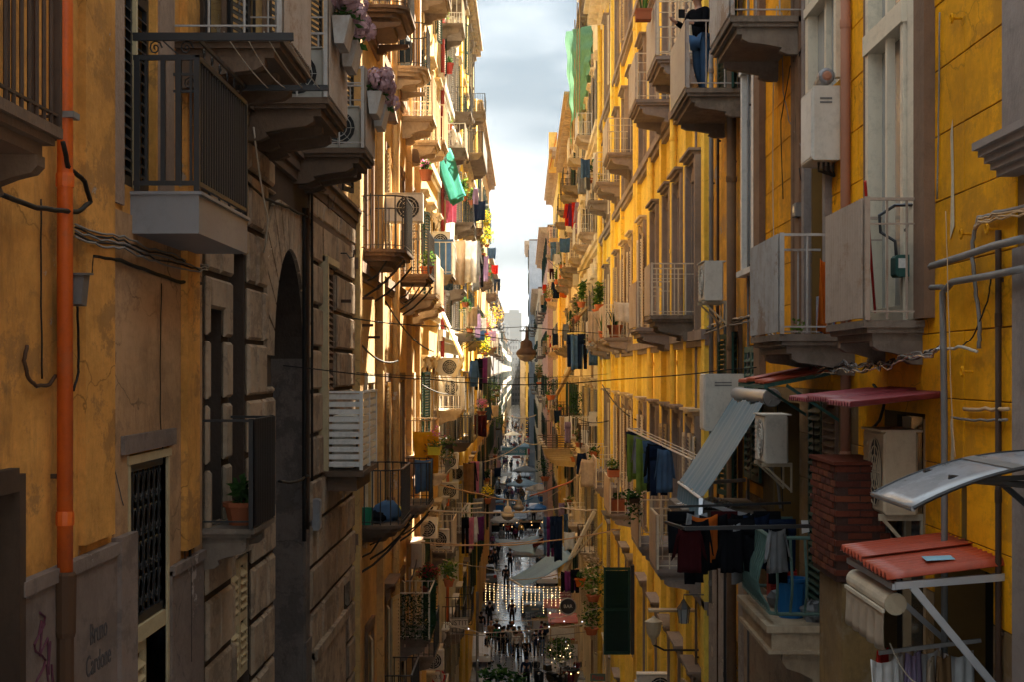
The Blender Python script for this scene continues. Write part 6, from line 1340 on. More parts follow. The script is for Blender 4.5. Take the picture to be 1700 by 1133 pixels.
for k in range(6): b.bar((x+.08*cos(k*pi/3), y+.08*sin(k*pi/3), z-.17), (x+.11*cos(k*pi/3), y+.11*sin(k*pi/3), z+.09), .012)
b.build('frame', M('iron_black'), o)
x, y, z = P(1099, 1016, 31); MB().box(x-.25, XR, y-.0, y+.3, z-.02, z+.02).build('wall_shelf', M('ac_beige'), None, 'small pale shelf sticking out of the yellow wall', 'shelf', at=(x, y, z))
x, y, z = P(1085, 1045, 30.5); o = thing('urn_lamp', 'beige urn shaped lamp above the air conditioner', 'lamp', (x, y, z)); MB().lathe((x, y, z-.3), [(.03, 0), (.05, .1), (.12, .2), (.16, .42), (.17, .44), (.05, .5), (.02, .54)], 12).build('shade', M('ac_beige'), o); MB().tube([(x, y, z-.3), (x+.2, y, z-.4), (XR, y, z-.4)], .02, 5).build('arm', M('iron_black'), o)
# drying racks and laundry
def rack(label, a, c, m='galvanised', r=.02, n=3, dx=.12):
    a = Vector(a); c = Vector(c); o = thing('drying_rack', label, 'drying rack', a); b = MB()
    for k in range(n): q = Vector((dx*k, 0, -.0)); b.tube([a+q, c+q], r*(1 if not k else .5), 5)
    b.bar(a, a+Vector((dx*(n-1), 0, 0)), r*1.4); b.bar(c, c+Vector((dx*(n-1), 0, 0)), r*1.4); b.build('rail', M(m), o); return o
def line(a, c, items, group, seed=0, h=.8, wd=.45, rot=None):
    a = Vector(a); c = Vector(c); n = len(items); rnd = random.Random(seed); ang = math.atan2((c-a).y, (c-a).x)
    for k, (kind, m, lb) in enumerate(items):
        p = a.lerp(c, (k+.5)/n); cloth(kind, wd*rnd.uniform(.85, 1.15), h*rnd.uniform(.75, 1.15), seed+k, m, p, ang if rot is None else rot, lb, group)
rack('grey metal drying rack with dark clothes beside the yellow facade', P(1042, 713, 34), P(1150, 765, 26))
line(P(1046, 716, 34), P(1108, 748, 28), [('trousers', 'cloth_navy', 'navy trousers at the far end of the metal rack'), ('sheet', 'cloth_lime', 'lime green strap of cloth on the metal rack'), ('shirt', 'cloth_grey', 'grey shirt on the metal rack'), ('sheet', 'cloth_lime', 'lime green towel folded over the metal rack'), ('trousers', 'cloth_denim', 'blue jeans on the metal rack'), ('shirt', 'cloth_black', 'black jumper in the middle of the metal rack'), ('trousers', 'cloth_navy', 'dark trousers beside the black jumper'), ('shirt', 'cloth_denim', 'blue shirt at the near end of the metal rack')], 'clothes on the metal rack', 3, .95, .42, .5)
line(P(945, 556, 70), P(990, 552, 66), [('trousers', 'cloth_navy', 'dark blue trousers, first on the yellow rack'), ('sheet', 'cloth_denim', 'blue cloth, second on the yellow rack'), ('trousers', 'cloth_navy', 'dark blue trousers, third on the yellow rack'), ('trousers', 'cloth_black', 'black trousers on the yellow rack'), ('shirt', 'cloth_denim', 'denim shirt at the near end of the yellow rack')], 'dark clothes on the yellow rack', 5, 1.35, .5, .2)
rack('yellow painted drying rack half way down the right side', P(942, 553, 70), P(1000, 551, 64), 'yellow_pipe')
line(P(941, 338, 98), P(966, 334, 92), [('shirt', 'cloth_red', 'large red robe hanging high on the right'), ('shirt', 'cloth_purple', 'purple shirt beside the red robe'), ('trousers', 'cloth_red', 'red trousers beside the purple shirt'), ('shirt', 'cloth_lilac', 'lilac shirt right of the red trousers')], 'red and purple laundry', 4, 1.7, .7, .2)
line(P(916, 402, 125), P(932, 400, 120), [('trousers', 'cloth_denim', 'blue jeans hanging below the saffron house roof'), ('trousers', 'cloth_denim', 'second pair of blue jeans there'), ('sheet', 'cloth_grey', 'grey towel beside the jeans')], 'jeans high on the right', 4, 1.8, .6, .1)
line(P(920, 455, 125), P(938, 455, 120), [('shirt', 'cloth_navy', 'navy jacket on the tan house line'), ('shirt', 'cloth_black', 'black shirt on the tan house line'), ('sheet', 'cloth_orange', 'orange cloth on the tan house line')], 'laundry on the tan house', 6, 1.7, .7, .1)
line(P(730, 395, 52), P(792, 400, 56), [('sheet', 'cloth_denim', 'small blue cloth beside the white sheets'), ('shirt', 'cloth_white', 'white shirt left of the sheets'), ('sheet', 'cloth_beige', 'cream sheet on the white balcony'), ('sheet', 'cloth_white', 'white sheet, longest on the white balcony'), ('sheet', 'cloth_white', 'white sheet at the outer end'), ('shirt', 'cloth_grey', 'grey shirt at the outer end')], 'white laundry on the left', 2, 1.45, .6, .25)
line(P(786, 420, 80), P(806, 425, 86), [('shirt', 'cloth_grey', 'grey coat hanging at the left skyline'), ('trousers', 'cloth_black', 'black trousers at the left skyline'), ('sheet', 'cloth_lilac', 'lilac cloth at the left skyline')], 'laundry at the left skyline', 8, 1.6, .6, .2)
line(P(783, 600, 70), P(812, 592, 80), [('shirt', 'cloth_denim', 'pale blue shirt over the pink flowers'), ('trousers', 'cloth_black', 'black trousers over the pink flowers'), ('sheet', 'cloth_purple', 'purple scarf over the pink flowers'), ('shirt', 'cloth_grey', 'grey shirt over the pink flowers')], 'laundry above the pink flowers', 9, 1.3, .5, .2)
line(P(905, 860, 66), P(930, 857, 62), [('trousers', 'cloth_denim', 'long blue trousers above the blue awning'), ('trousers', 'cloth_purple', 'long purple trousers above the blue awning'), ('trousers', 'cloth_navy', 'navy trousers above the blue awning'), ('sheet', 'cloth_navy', 'navy towel above the blue awning')], 'laundry above the blue awning', 3, 1.6, .4, .2)
line(P(937, 950, 52), P(958, 946, 50), [('sheet', 'cloth_black', 'black towel below the blue awning'), ('sheet', 'cloth_purple', 'magenta towel below the blue awning'), ('trousers', 'cloth_black', 'black trousers below the blue awning')], 'towels below the blue awning', 4, .8, .4, .2)
line(P(775, 770, 66), P(800, 765, 80), [('sheet', 'cloth_tan', 'tan cloth hanging left above the crowd'), ('shirt', 'cloth_black', 'black shirt hanging left above the crowd'), ('trousers', 'cloth_pink', 'pink trousers hanging left above the crowd'), ('sheet', 'cloth_grey', 'grey sheet hanging left above the crowd'), ('shirt', 'cloth_navy', 'navy shirt hanging left above the crowd')], 'dark laundry on the left above the crowd', 7, 1.6, .5, .3)
line(P(768, 860, 60), P(798, 858, 66), [('trousers', 'cloth_black', 'black trousers low on the left'), ('sheet', 'cloth_pink', 'pink towel low on the left'), ('shirt', 'cloth_white', 'white shirt low on the left'), ('sheet', 'cloth_purple', 'purple cloth low on the left')], 'laundry low on the left', 8, 1.2, .4, .3)
cloth('sheet', 1.0, 1.1, 3, 'cloth_yellow', P(707, 716, 41), .9, 'yellow orange blanket over a wooden rail on the left', None); cloth('sheet', .5, .8, 4, 'cloth_denim', P(704, 763, 39), .6, 'small blue cloth under the flower troughs', None)
cloth('sheet', .7, .6, 2, 'cloth_white', P(1038, 500, 47), .3, 'white towel on the cream balcony rail', None); cloth('sheet', .5, 1.6, 1, 'cloth_pink', P(748, 300, 62), .3, 'pink and white cloth hanging beside the tarpaulin', None)
# balcony contents
def bag(at, r, m, lb, seed): b = MB(); b.blob((at[0], at[1], at[2]+r[2]*.8), r, 10, 7, .25, random.Random(seed)); b.smooth = True; b.build('bag', M(m), None, lb, 'bag', at=at)
bag((-2.6, 30.4, -2.82), (.25, .35, .2), 'cloth_denim', 'blue bag on the lower curved balcony', 3); bag((-2.75, 29.9, -2.82), (.2, .25, .12), 'cloth_black', 'black bag on the lower curved balcony', 4); bag((-2.45, 31, -2.82), (.12, .15, .12), 'plastic_yellow', 'yellow bag on the lower curved balcony', 5)
o = thing('green_bucket', 'green plastic bucket on the lower curved balcony', 'bucket', (-2.9, 29.6, -2.82)); MB().lathe((-2.9, 29.6, -2.82), [(.09, 0), (.13, .3), (.14, .31), (.11, .3), (.08, .05)], 12).build('body', M('plastic_green'), o)
o = thing('water_tank', 'blue grey water can standing on the upper left balcony', 'tank', P(668, 108, 38)); x, y, z = P(668, 106, 38); MB().lathe((x, y, z), [(.22, 0), (.24, .1), (.24, .5), (.1, .7), (.06, .8)], 12).build('body', M('tower_blue'), o)
pl = [((-2.35, 38.7, 2.28), 'pot plants on the iron balcony on the left', .15, .2, 'bush', 'terracotta', .22, ('leaf_green', 'leaf_light'), None, None), (tuple(P(707, 300, 37)), 'pot with reddish flowers fixed to the iron balcony rail', .15, .25, 'bush', 'terracotta', .13, ('leaf_green',), ('petal_pink', 60), None),
      (tuple(P(722, 755, 41)), 'trailing plant in a yellow trough on the left', .2, .2, 'trail', 'plastic_yellow', .3, ('leaf_green', 'leaf_dry', 'leaf_light'), ('petal_pink', 25), (.3, 1.1)), (tuple(P(742, 745, 42)), 'sprawling plant beside the yellow trough', .12, .1, 'trail', 'wood_dark', .38, ('leaf_green', 'leaf_dry'), None, (.3, .8)),
      (tuple(P(810, 838, 62)), 'bright yellow flowers in a pot over the street', .13, .22, 'bush', 'terracotta', .3, ('petal_yellow', 'petal_yellow', 'leaf_green'), ('petal_yellow', 60), None), (tuple(P(799, 690, 66)), 'pink cyclamen pot at the end of the dark balcony', .2, .15, 'bush', 'terracotta_dark', .3, ('leaf_green',), ('petal_pink', 200), None),
      (tuple(P(712, 985, 41)), 'red flowers in pots above the hedge balcony', .2, .15, 'bush', 'terracotta_dark', .33, ('leaf_green', 'leaf_dark'), ('petal_red', 160), None), (tuple(P(745, 975, 44)), 'green plant right of the red flowers', .15, .2, 'bush', 'terracotta', .32, ('leaf_green', 'leaf_light'), None, None),
      (tuple(P(807, 375, 84)), 'yellow plant sticking out at the left skyline', .15, .2, 'bush', 'plastic_yellow', .38, ('leaf_yellow', 'leaf_light'), None, None), (tuple(P(808, 410, 86)), 'light green shrub below the yellow plant', .15, .15, 'bush', 'terracotta', .55, ('leaf_light', 'leaf_yellow'), None, None),
      (tuple(P(733, 58, 60)), 'olive green plant in a red funnel pot at the top left', .2, .5, 'bush', 'red_pipe', .38, ('leaf_light', 'leaf_green'), None, None), (tuple(P(728, 112, 60)), 'red funnel pot below on the white house', .16, .4, 'bush', 'red_pipe', .14, ('leaf_green',), None, None), (tuple(P(744, 215, 62)), 'small terracotta pot beside the satellite dish', .18, .2, 'bush', 'terracotta', .22, ('leaf_green', 'leaf_light'), None, None), (tuple(P(746, 122, 62)), 'second red funnel pot on the white house', .16, .4, 'bush', 'red_pipe', .14, ('leaf_green',), None, None),
      (tuple(P(775, 545, 76)), 'row of green plants on the long dark balcony', .2, .2, 'bush', 'terracotta', .5, ('leaf_green', 'leaf_dark'), None, None), (tuple(P(805, 560, 88)), 'red leaved plant past the long balcony', .2, .2, 'bush', 'terracotta', .6, ('petal_red', 'leaf_dry'), None, None), (tuple(P(803, 590, 84)), 'yellow green creeper under the red leaved plant', .2, .1, 'bush', 'terracotta', .6, ('leaf_yellow', 'leaf_light'), None, None),
      (tuple(P(822, 545, 120)), 'golden tree top behind the left balconies', .2, .1, 'bush', 'wood_dark', 1.0, ('leaf_yellow', 'leaf_dry'), None, None), (tuple(P(823, 650, 110)), 'hanging greenery far on the left', .2, .1, 'trail', 'wood_dark', .9, ('leaf_light', 'leaf_green'), None, (.4, 1.)), (tuple(P(827, 715, 110)), 'second hanging greenery below, far left', .2, .1, 'bush', 'wood_dark', .9, ('leaf_light', 'leaf_green'), None, None),
      (tuple(P(965, 510, 58)), 'large leaved plant leaning out, left one', .15, .2, 'tall', 'terracotta', .38, ('leaf_green', 'leaf_light'), None, None), (tuple(P(995, 515, 54)), 'large leaved plant on the cream balcony, right one', .15, .2, 'tall', 'terracotta', .42, ('leaf_green', 'leaf_light'), None, None), (tuple(P(1021, 562, 50)), 'cactus in a big terracotta pot on the cream balcony', .22, .42, 'spike', 'terracotta', .42, ('leaf_green', 'leaf_dark'), None, None),
      (tuple(P(1000, 560, 50)), 'small aloe left of the cactus', .12, .2, 'spike', 'terracotta', .4, ('leaf_green',), None, None), (tuple(P(1018, 792, 46)), 'basil plants in a long terracotta box on the lower cream balcony', .15, .2, 'bush', 'terracotta', .2, ('leaf_green', 'leaf_light'), None, (.3, .9)), (tuple(P(1025, 850, 46.5)), 'terracotta trough on the floor of the lower cream balcony', .2, .35, 'bush', 'terracotta', .12, ('leaf_green',), None, (.5, .5)),
      (tuple(P(1052, 835, 34)), 'dark ivy hanging over the sheet of the lower balcony', .1, .1, 'trail', 'wood_dark', .35, ('leaf_dark', 'leaf_green'), None, (.2, .7)), (tuple(P(1068, 34, 30)), 'fern in a terracotta box on the upper right balcony', .15, .2, 'spike', 'terracotta', .35, ('leaf_green', 'leaf_light'), None, (.28, .3)), (tuple(P(985, 1000, 48)), 'bushy green plant low on the right', .2, .2, 'bush', 'terracotta', .55, ('leaf_green', 'leaf_light'), None, None),
      (tuple(P(982, 1055, 48)), 'second bushy plant low on the right, below', .2, .2, 'bush', 'terracotta', .5, ('leaf_green', 'leaf_light', 'leaf_dark'), None, None), (tuple(P(963, 975, 50)), 'small orange pot hanging on the right', .16, .25, 'bush', 'cloth_orange', .12, ('leaf_green',), None, None), (tuple(P(984, 965, 50)), 'dry pale twigs in a pot on the right', .12, .1, 'bush', 'terracotta', .45, ('leaf_dry', 'cloth_beige'), None, None),
      (tuple(P(955, 768, 100)), 'red flowers in a pot under the ribbed canopy', .3, .3, 'bush', 'terracotta', .35, ('leaf_green',), ('petal_red', 60), None), (tuple(P(915, 665, 105)), 'dark bush on a balcony right of the lamp', .3, .3, 'bush', 'terracotta', .75, ('leaf_dark', 'leaf_green'), None, None), (tuple(P(895, 640, 120)), 'thin plant left of the dark bush', .2, .2, 'tall', 'terracotta', .7, ('leaf_green', 'leaf_dry'), None, None), (tuple(P(910, 500, 110)), 'plants on a balcony below the jeans', .2, .2, 'bush', 'terracotta', .5, ('leaf_light', 'leaf_dry'), None, None),
      (tuple(P(998, 313, 66)), 'yellowish creeper growing on the cornice of the yellow house', .1, .1, 'bush', 'slab_stone', .35, ('leaf_dry', 'leaf_yellow', 'leaf_green'), None, None), (tuple(P(905, 800, 110)), 'green shrub at the foot of the right side', .3, .3, 'bush', 'terracotta', .8, ('leaf_dark', 'leaf_green'), None, None)]
for k, (at, lb, rp, hp, kd, pm, sz, lm, fl, bx) in enumerate(pl):
    potted(at, lb, rp, hp, kd, pm, k+1, sz, lm, 'potted plants', box=bx, flower=fl, n=(220 if sz > .3 else 120), ls=.07+.1*sz)
# artificial hedge panel, second one on the right
for (c, lb, s_) in (((-2.3, 39.7, -5.85), 'artificial hedge fastened round the low left balcony', (.06, 1.1, .55)), ((-2.66, 38.55, -5.85), 'artificial hedge on the near side of the low left balcony', (.38, .05, .55))):
    b = MB(); leaves(b, c, s_, 900, .07, random.Random(3), shape='box', nm=2); b.build('hedge_screen', [M('leaf_hedge'), M('leaf_dark')], None, lb, 'hedge screen', at=c)
c = P(962, 675, 88); b = MB(); leaves(b, c, (.5, .1, .72), 700, .12, random.Random(4), shape='box', nm=2); b.build('hedge_screen', [M('leaf_hedge'), M('leaf_green')], None, 'artificial hedge on a balcony half way down the right', 'hedge screen', at=c)
# satellite dish, small hoods, folding chairs and ladder
x, y, z = P(754, 225, 63); o = thing('satellite_dish', 'white satellite dish on the white house', 'satellite dish', (x, y, z)); b = MB(); b.lathe((x, y, z), [(.02, .08), (.2, .04), (.38, -.06), (.4, -.07), (.38, -.05), (.2, .06), (.02, .1)], 18, ax='x'); b.build('dish', M('paint_white'), o); MB().tube([(x, y, z), (x-.6, y, z-.2)], .02, 5).build('arm', M('wood_pale'), o)
for k, (px, py, d, lb) in enumerate(((636, 172, 31, 'flat lamp hood on the peach wall high on the left'), (680, 246, 42, 'small flat hood under the upper left balconies'))):
    x, y, z = P(px, py, d); o = thing('wall_lamp', lb, 'wall lamp', (x, y, z)); b = MB(); b.prism([(x-.15, z+.02), (x+.2, z-.02), (x+.26, z-.32), (x+.2, z-.34), (x-.14, z-.28)], 'y', y, y+.4); b.build('hood', M('slab_brown'), o); MB().box(XL, x-.1, y+.1, y+.2, z-.2, z-.1).build('arm', M('plaster_gold'), o)
o = thing('folded_ladder', 'wooden poles and a folded frame leaning from a balcony on the left', 'poles', P(735, 520, 56)); b = MB(); b.bar(P(735, 520, 56), P(769, 597, 54), .09, .12); b.bar(P(769, 597, 54), P(751, 630, 54), .09, .12); b.bar(P(722, 590, 55), P(738, 640, 55), .07); b.bar(P(728, 588, 55), P(745, 640, 55), .07); b.build('pole', M('paint_cream'), o)
o = thing('wooden_pole', 'pale wooden poles crossing in front of the right side balconies', 'poles', P(940, 545, 80)); b = MB(); b.bar(P(940, 548, 82), P(975, 510, 78), .12); b.bar(P(925, 655, 86), P(960, 590, 78), .16); b.build('pole', M('wood_pale'), o)
o = thing('metal_shelf', 'white tube drying frame sticking out by the yellow flowers', 'drying rack', P(770, 840, 60)); b = MB(); b.tube([P(765, 852, 58), P(775, 838, 58), P(800, 836, 60)], .03, 5); b.tube([P(765, 860, 58), P(776, 846, 58), P(800, 844, 60)], .02, 5); b.build('rail', M('paint_white'), o)

# more washing and plants on the farther balconies
rnd = random.Random(31); pal = ['cloth_white','cloth_white','cloth_denim','cloth_maroon','cloth_navy','cloth_navy','cloth_black','cloth_beige','cloth_beige','cloth_lilac','cloth_grey','cloth_grey','cloth_red']
for nm, sd, X, a, c, zz, n in (('golden house on the left', 1, -2.2, 76, 96, (6.3, 1.6, -3.1), 5), ('amber house on the left', 1, -2.2, 98, 138, (6.1, 1.5, -3.2, -7.8), 9), ('white house on the left', 1, -2.2, 60, 73, (1.6, 6.4, -6.4), 5), ('cream house on the right', -1, 2.2, 70, 90, (6.0, 1.4, -3.4, -8.), 8), ('tan house on the right', -1, 2.0, 94, 122, (6, 1.4, -3.4), 11), ('saffron house on the right', -1, 1.8, 127, 160, (6, 1.4, -3.4), 9), ('yellow house on the right', -1, 2.3, 52, 66, (1.0, -4.0, 6.3), 6)):
    for k in range(n):
        m = rnd.choice(pal); z = rnd.choice(zz); u = rnd.uniform(a, c)
        cloth(rnd.choice(['sheet','shirt','trousers','sheet']), rnd.uniform(.35, .7), rnd.uniform(.6, 1.1), rnd.randrange(5), m, (X+sd*rnd.uniform(0,.3), u, z+.95), rnd.uniform(-.5, 1.2), ('%s washing on the %s floor, %s part of the %s' % (m.split('_')[1], {0: 'street side', 1: 'next higher', 2: 'middle', 3: 'top', 4: 'lowest'}[sorted(zz).index(z) if len(zz) > 3 else sorted(zz).index(z)+1], ('near', 'middle', 'far')[min(2, int(3*(u-a)/(c-a)))], nm)), 'washing on the '+nm)
    for k in range(n):
        z = rnd.choice(zz); u = a+(c-a)*(k+.5)/n; potted((X-sd*.15, u, z+rnd.choice((0, .9))), '%s potted plant from the near end of the %s' % (('first','second','third','fourth','fifth','sixth','seventh','eighth','ninth','tenth','eleventh')[k], nm), .16, .2, rnd.choice(['bush','trail','tall']), 'terracotta', rnd.randrange(99), rnd.uniform(.25,.45), rnd.choice([('leaf_green','leaf_light'),('leaf_dark','leaf_green'),('leaf_dry','leaf_green')]), 'plants on the '+nm, n=90, ls=.12)
for k, (p, q, lb) in enumerate(((P(590, 560, 29), P(660, 600, 36), 'short sagging cable on the peach house'), (P(640, 500, 34), P(720, 585, 44), 'steep cable on the peach house'), (P(700, 640, 45), P(775, 650, 60), 'cable under the white balcony on the left'), (P(1000, 640, 60), P(1060, 700, 45), 'cable running down the yellow house'), (P(950, 690, 80), P(1010, 700, 60), 'thin cable near the hedge balcony on the right'), (P(930, 450, 100), P(985, 440, 80), 'cable above the large leaved plants'), (P(780, 330, 80), P(812, 338, 100), 'cable at the left skyline'), (P(905, 425, 120), P(945, 455, 100), 'pole shaped cable beside the jeans'))):
    cable([p, q], .02, 'cable_black', lb, .2, 8)
# ================================================================ PEOPLE
def skin_mesh(pts, edges, rad, name, m, sub=1):
    """grow one continuous surface round a skeleton: pts = joints, rad = radius at each"""
    me = bpy.data.meshes.new(name); me.from_pydata([Vector(p) for p in pts], edges, []); o = bpy.data.objects.new(name, me); C.objects.link(o)
    md = o.modifiers.new('s', 'SKIN'); sv = me.skin_vertices[0].data
    for i, r in enumerate(rad): sv[i].radius = (r, r) if not isinstance(r, tuple) else r
    sv[0].use_root = True
    s = o.modifiers.new('u', 'SUBSURF'); s.levels = sub; s.render_levels = sub
    dg = bpy.context.evaluated_depsgraph_get(); out_ = bpy.data.meshes.new_from_object(o.evaluated_get(dg)); bpy.data.objects.remove(o)
    out_.name = name; out_.materials.clear(); out_.materials.append(M(m)); out_.polygons.foreach_set('use_smooth', [True]*len(out_.polygons)); return out_
def figure(pose, hand_detail=False):
    """joints of a 1.72 m adult facing -Y at the origin; returns meshes for body, jacket, trousers, hair"""
    st = pose.get('stride', 0.); lean = pose.get('lean', 0.); bend = pose.get('arm', (0.1, 0.1)); H = pose.get('h', 1.)
    hip, sh = .92, 1.42
    def up(z): return -lean*(z-hip) if z > hip else 0
    J = {'pel': (0, 0, hip), 'waist': (0, up(1.06), 1.06), 'chest': (0, up(1.28), 1.28), 'neck': (0, up(1.47), 1.47), 'chin': (0, up(1.5)-.02, 1.53), 'head': (0, up(1.62)-.03, 1.62), 'top': (0, up(1.7)-.02, 1.70)}
    for s, n in ((-1, 'l'), (1, 'r')):
        k = st*s; J['hip'+n] = (s*.09, 0, .90); J['kn'+n] = (s*.10, -.22*k-.03*abs(k), .49); J['an'+n] = (s*.10, -.36*k+(.12 if k < 0 else 0), .09 if k >= 0 else .13); J['toe'+n] = (s*.12, J['an'+n][1]-.17, .04 if k >= 0 else .03)
        J['sh'+n] = (s*.185, up(1.40), 1.40); a = bend[0 if s < 0 else 1]; sw = -k*.5
        J['el'+n] = (s*.235, up(1.40)-.28*sin(a*.4+sw*-.6)+.02, 1.40-.28*cos(a*.4)); e = J['el'+n]; t = a*1.5+.15
        J['wr'+n] = (e[0]-s*.04*a, e[1]-.25*sin(t), e[2]-.25*cos(t)); w_ = J['wr'+n]
        J['ha'+n] = (w_[0]-s*.01, w_[1]-.08*sin(t), w_[2]-.08*cos(t)); h_ = J['ha'+n]
        for q in range(4): J['f%d' % q+n] = (h_[0]+s*(.012*q-.02), h_[1]-.07*sin(t+.3)-.01*q*0, h_[2]-.075*cos(t+.3)+.008*abs(q-1.4))
        J['th'+n] = (w_[0]-s*.045, w_[1]-.06*sin(t)-.01, w_[2]-.05*cos(t))
    names = list(J); ix = {n: i for i, n in enumerate(names)}
    E = [('pel','waist'),('waist','chest'),('chest','neck'),('neck','chin'),('chin','head'),('head','top')]
    for n in 'lr': E += [('pel','hip'+n),('hip'+n,'kn'+n),('kn'+n,'an'+n),('an'+n,'toe'+n),('chest','sh'+n),('sh'+n,'el'+n),('el'+n,'wr'+n),('wr'+n,'ha'+n),('wr'+n,'th'+n)]+[('ha'+n,'f%d' % q+n) for q in range(4)]
    R = {'pel': .12, 'waist': .11, 'chest': .13, 'neck': .055, 'chin': .07, 'head': (.075,.095), 'top': .05}
    for n in 'lr': R.update({'hip'+n: .085, 'kn'+n: .055, 'an'+n: .04, 'toe'+n: .035, 'sh'+n: .055, 'el'+n: .042, 'wr'+n: .028, 'ha'+n: .032, 'th'+n: .011, 'f0'+n: .009, 'f1'+n: .0095, 'f2'+n: .009, 'f3'+n: .008})
    def sub_(keys, edges, rr, name, m): return skin_mesh([J[k] for k in keys], [(keys.index(a), keys.index(b)) for a, b in edges], [rr[k] for k in keys], name, m)
    body = sub_(['pel']+[n for n in names if n != 'pel'], E, R, 'body', 'skin')
    jk = ['chest','pel','waist','neck','shl','shr','ell','elr','wrl','wrr']; jR = dict(chest=(.16,.125), pel=(.165,.13), waist=(.15,.12), neck=.075, shl=.078, shr=.078, ell=.06, elr=.06, wrl=.045, wrr=.045)
    jacket = sub_(jk, [('chest','waist'),('waist','pel'),('chest','neck'),('chest','shl'),('chest','shr'),('shl','ell'),('shr','elr'),('ell','wrl'),('elr','wrr')], jR, 'jacket', 'cloth_black')
    tk = ['pel','hipl','hipr','knl','knr','anl','anr']; tR = dict(pel=.135, hipl=.098, hipr=.098, knl=.07, knr=.07, anl=.055, anr=.055)
    trousers = sub_(tk, [('pel','hipl'),('pel','hipr'),('hipl','knl'),('hipr','knr'),('knl','anl'),('knr','anr')], tR, 'trousers', 'cloth_navy')
    h = Vector(J['head']); b = MB(); b.lathe((h.x, h.y+.012, h.z-.055), [(.084,0),(.102,.045),(.105,.09),(.09,.135),(.05,.165),(.01,.175)], 12); b.smooth = True
    hair = b.mesh('hair', M('hair_dark'))
    b = MB()
    for n in 'lr': a = J['an'+n]; b.blob((J['toe'+n][0]*.5+a[0]*.5, a[1]-.08, a[2]-.045), (.052, .135, .045), 8, 5, 0)
    b.smooth = True; shoes = b.mesh('shoes', M('rubber'))
    f = MB(); f.blob((h.x, h.y-.098, h.z-.03), (.013, .02, .02), 6, 4, 0)
    for s in (-1, 1): f.blob((h.x+s*.083, h.y, h.z-.02), (.012, .02, .03), 6, 4, 0)
    face = f.mesh('nose_and_ears', M('skin')); f = MB()
    for s in (-1, 1): f.blob((h.x+s*.03, h.y-.088, h.z), (.010, .006, .006), 6, 4, 0)
    f.box(h.x-.022, h.x+.022, h.y-.092, h.y-.084, h.z-.068, h.z-.06); eyes = f.mesh('eyes_and_mouth', M('hair_dark'))
    return [('body', body), ('jacket', jacket), ('trousers', trousers), ('hair', hair), ('shoes', shoes), ('nose_and_ears', face), ('eyes_and_mouth', eyes)]
FIG = [figure(dict(stride=0, arm=(.15,.2))), figure(dict(stride=.8, arm=(.2,.3), lean=.08)), figure(dict(stride=-.7, arm=(.8,.2), lean=.05)), figure(dict(stride=.1, arm=(1.1,.9), lean=.1)), figure(dict(stride=.3, arm=(.1,.9))), figure(dict(stride=-.35, arm=(.25,.15), lean=.2))]
def person(at, rot, fig, label, jacket='cloth_black', trousers='cloth_navy', hair='hair_dark', s=1., group=None, bag=None, shoes=None):
    o = thing('person', label, 'person', at, group); o.rotation_euler = (0, 0, rot); o.scale = (s, s, s)
    for n, me in FIG[fig]:
        c = bpy.data.objects.new(n, me); C.objects.link(c); c.parent = o
        mm = {'jacket': jacket, 'trousers': trousers, 'hair': hair, 'shoes': shoes}.get(n)
        if mm: relink(c, M(mm))
    if bag:
        p = Vector(at)+Vector((sin(rot)*-.0+cos(rot)*.3, sin(rot)*.3, .55*s)); b = MB(); b.bbox(p.x-.1, p.x+.1, p.y-.14, p.y+.14, p.z-.15, p.z+.13, .03); b.tube([(p.x, p.y-.08, p.z+.13), (p.x, p.y, p.z+.26), (p.x, p.y+.08, p.z+.13)], .012, 4)
        b.build('bag', M(bag), None, 'bag carried by the '+label, 'bag', at=tuple(p))
    return o
def on_street(px, py):
    """place on the paving seen at an image point"""
    d = 30.
    for _ in range(60): d = F*-zst(d)/(py-VY) if zst(d)*-1 > 0 else d
    return ((px-VX)/F*d, d, zst(d))
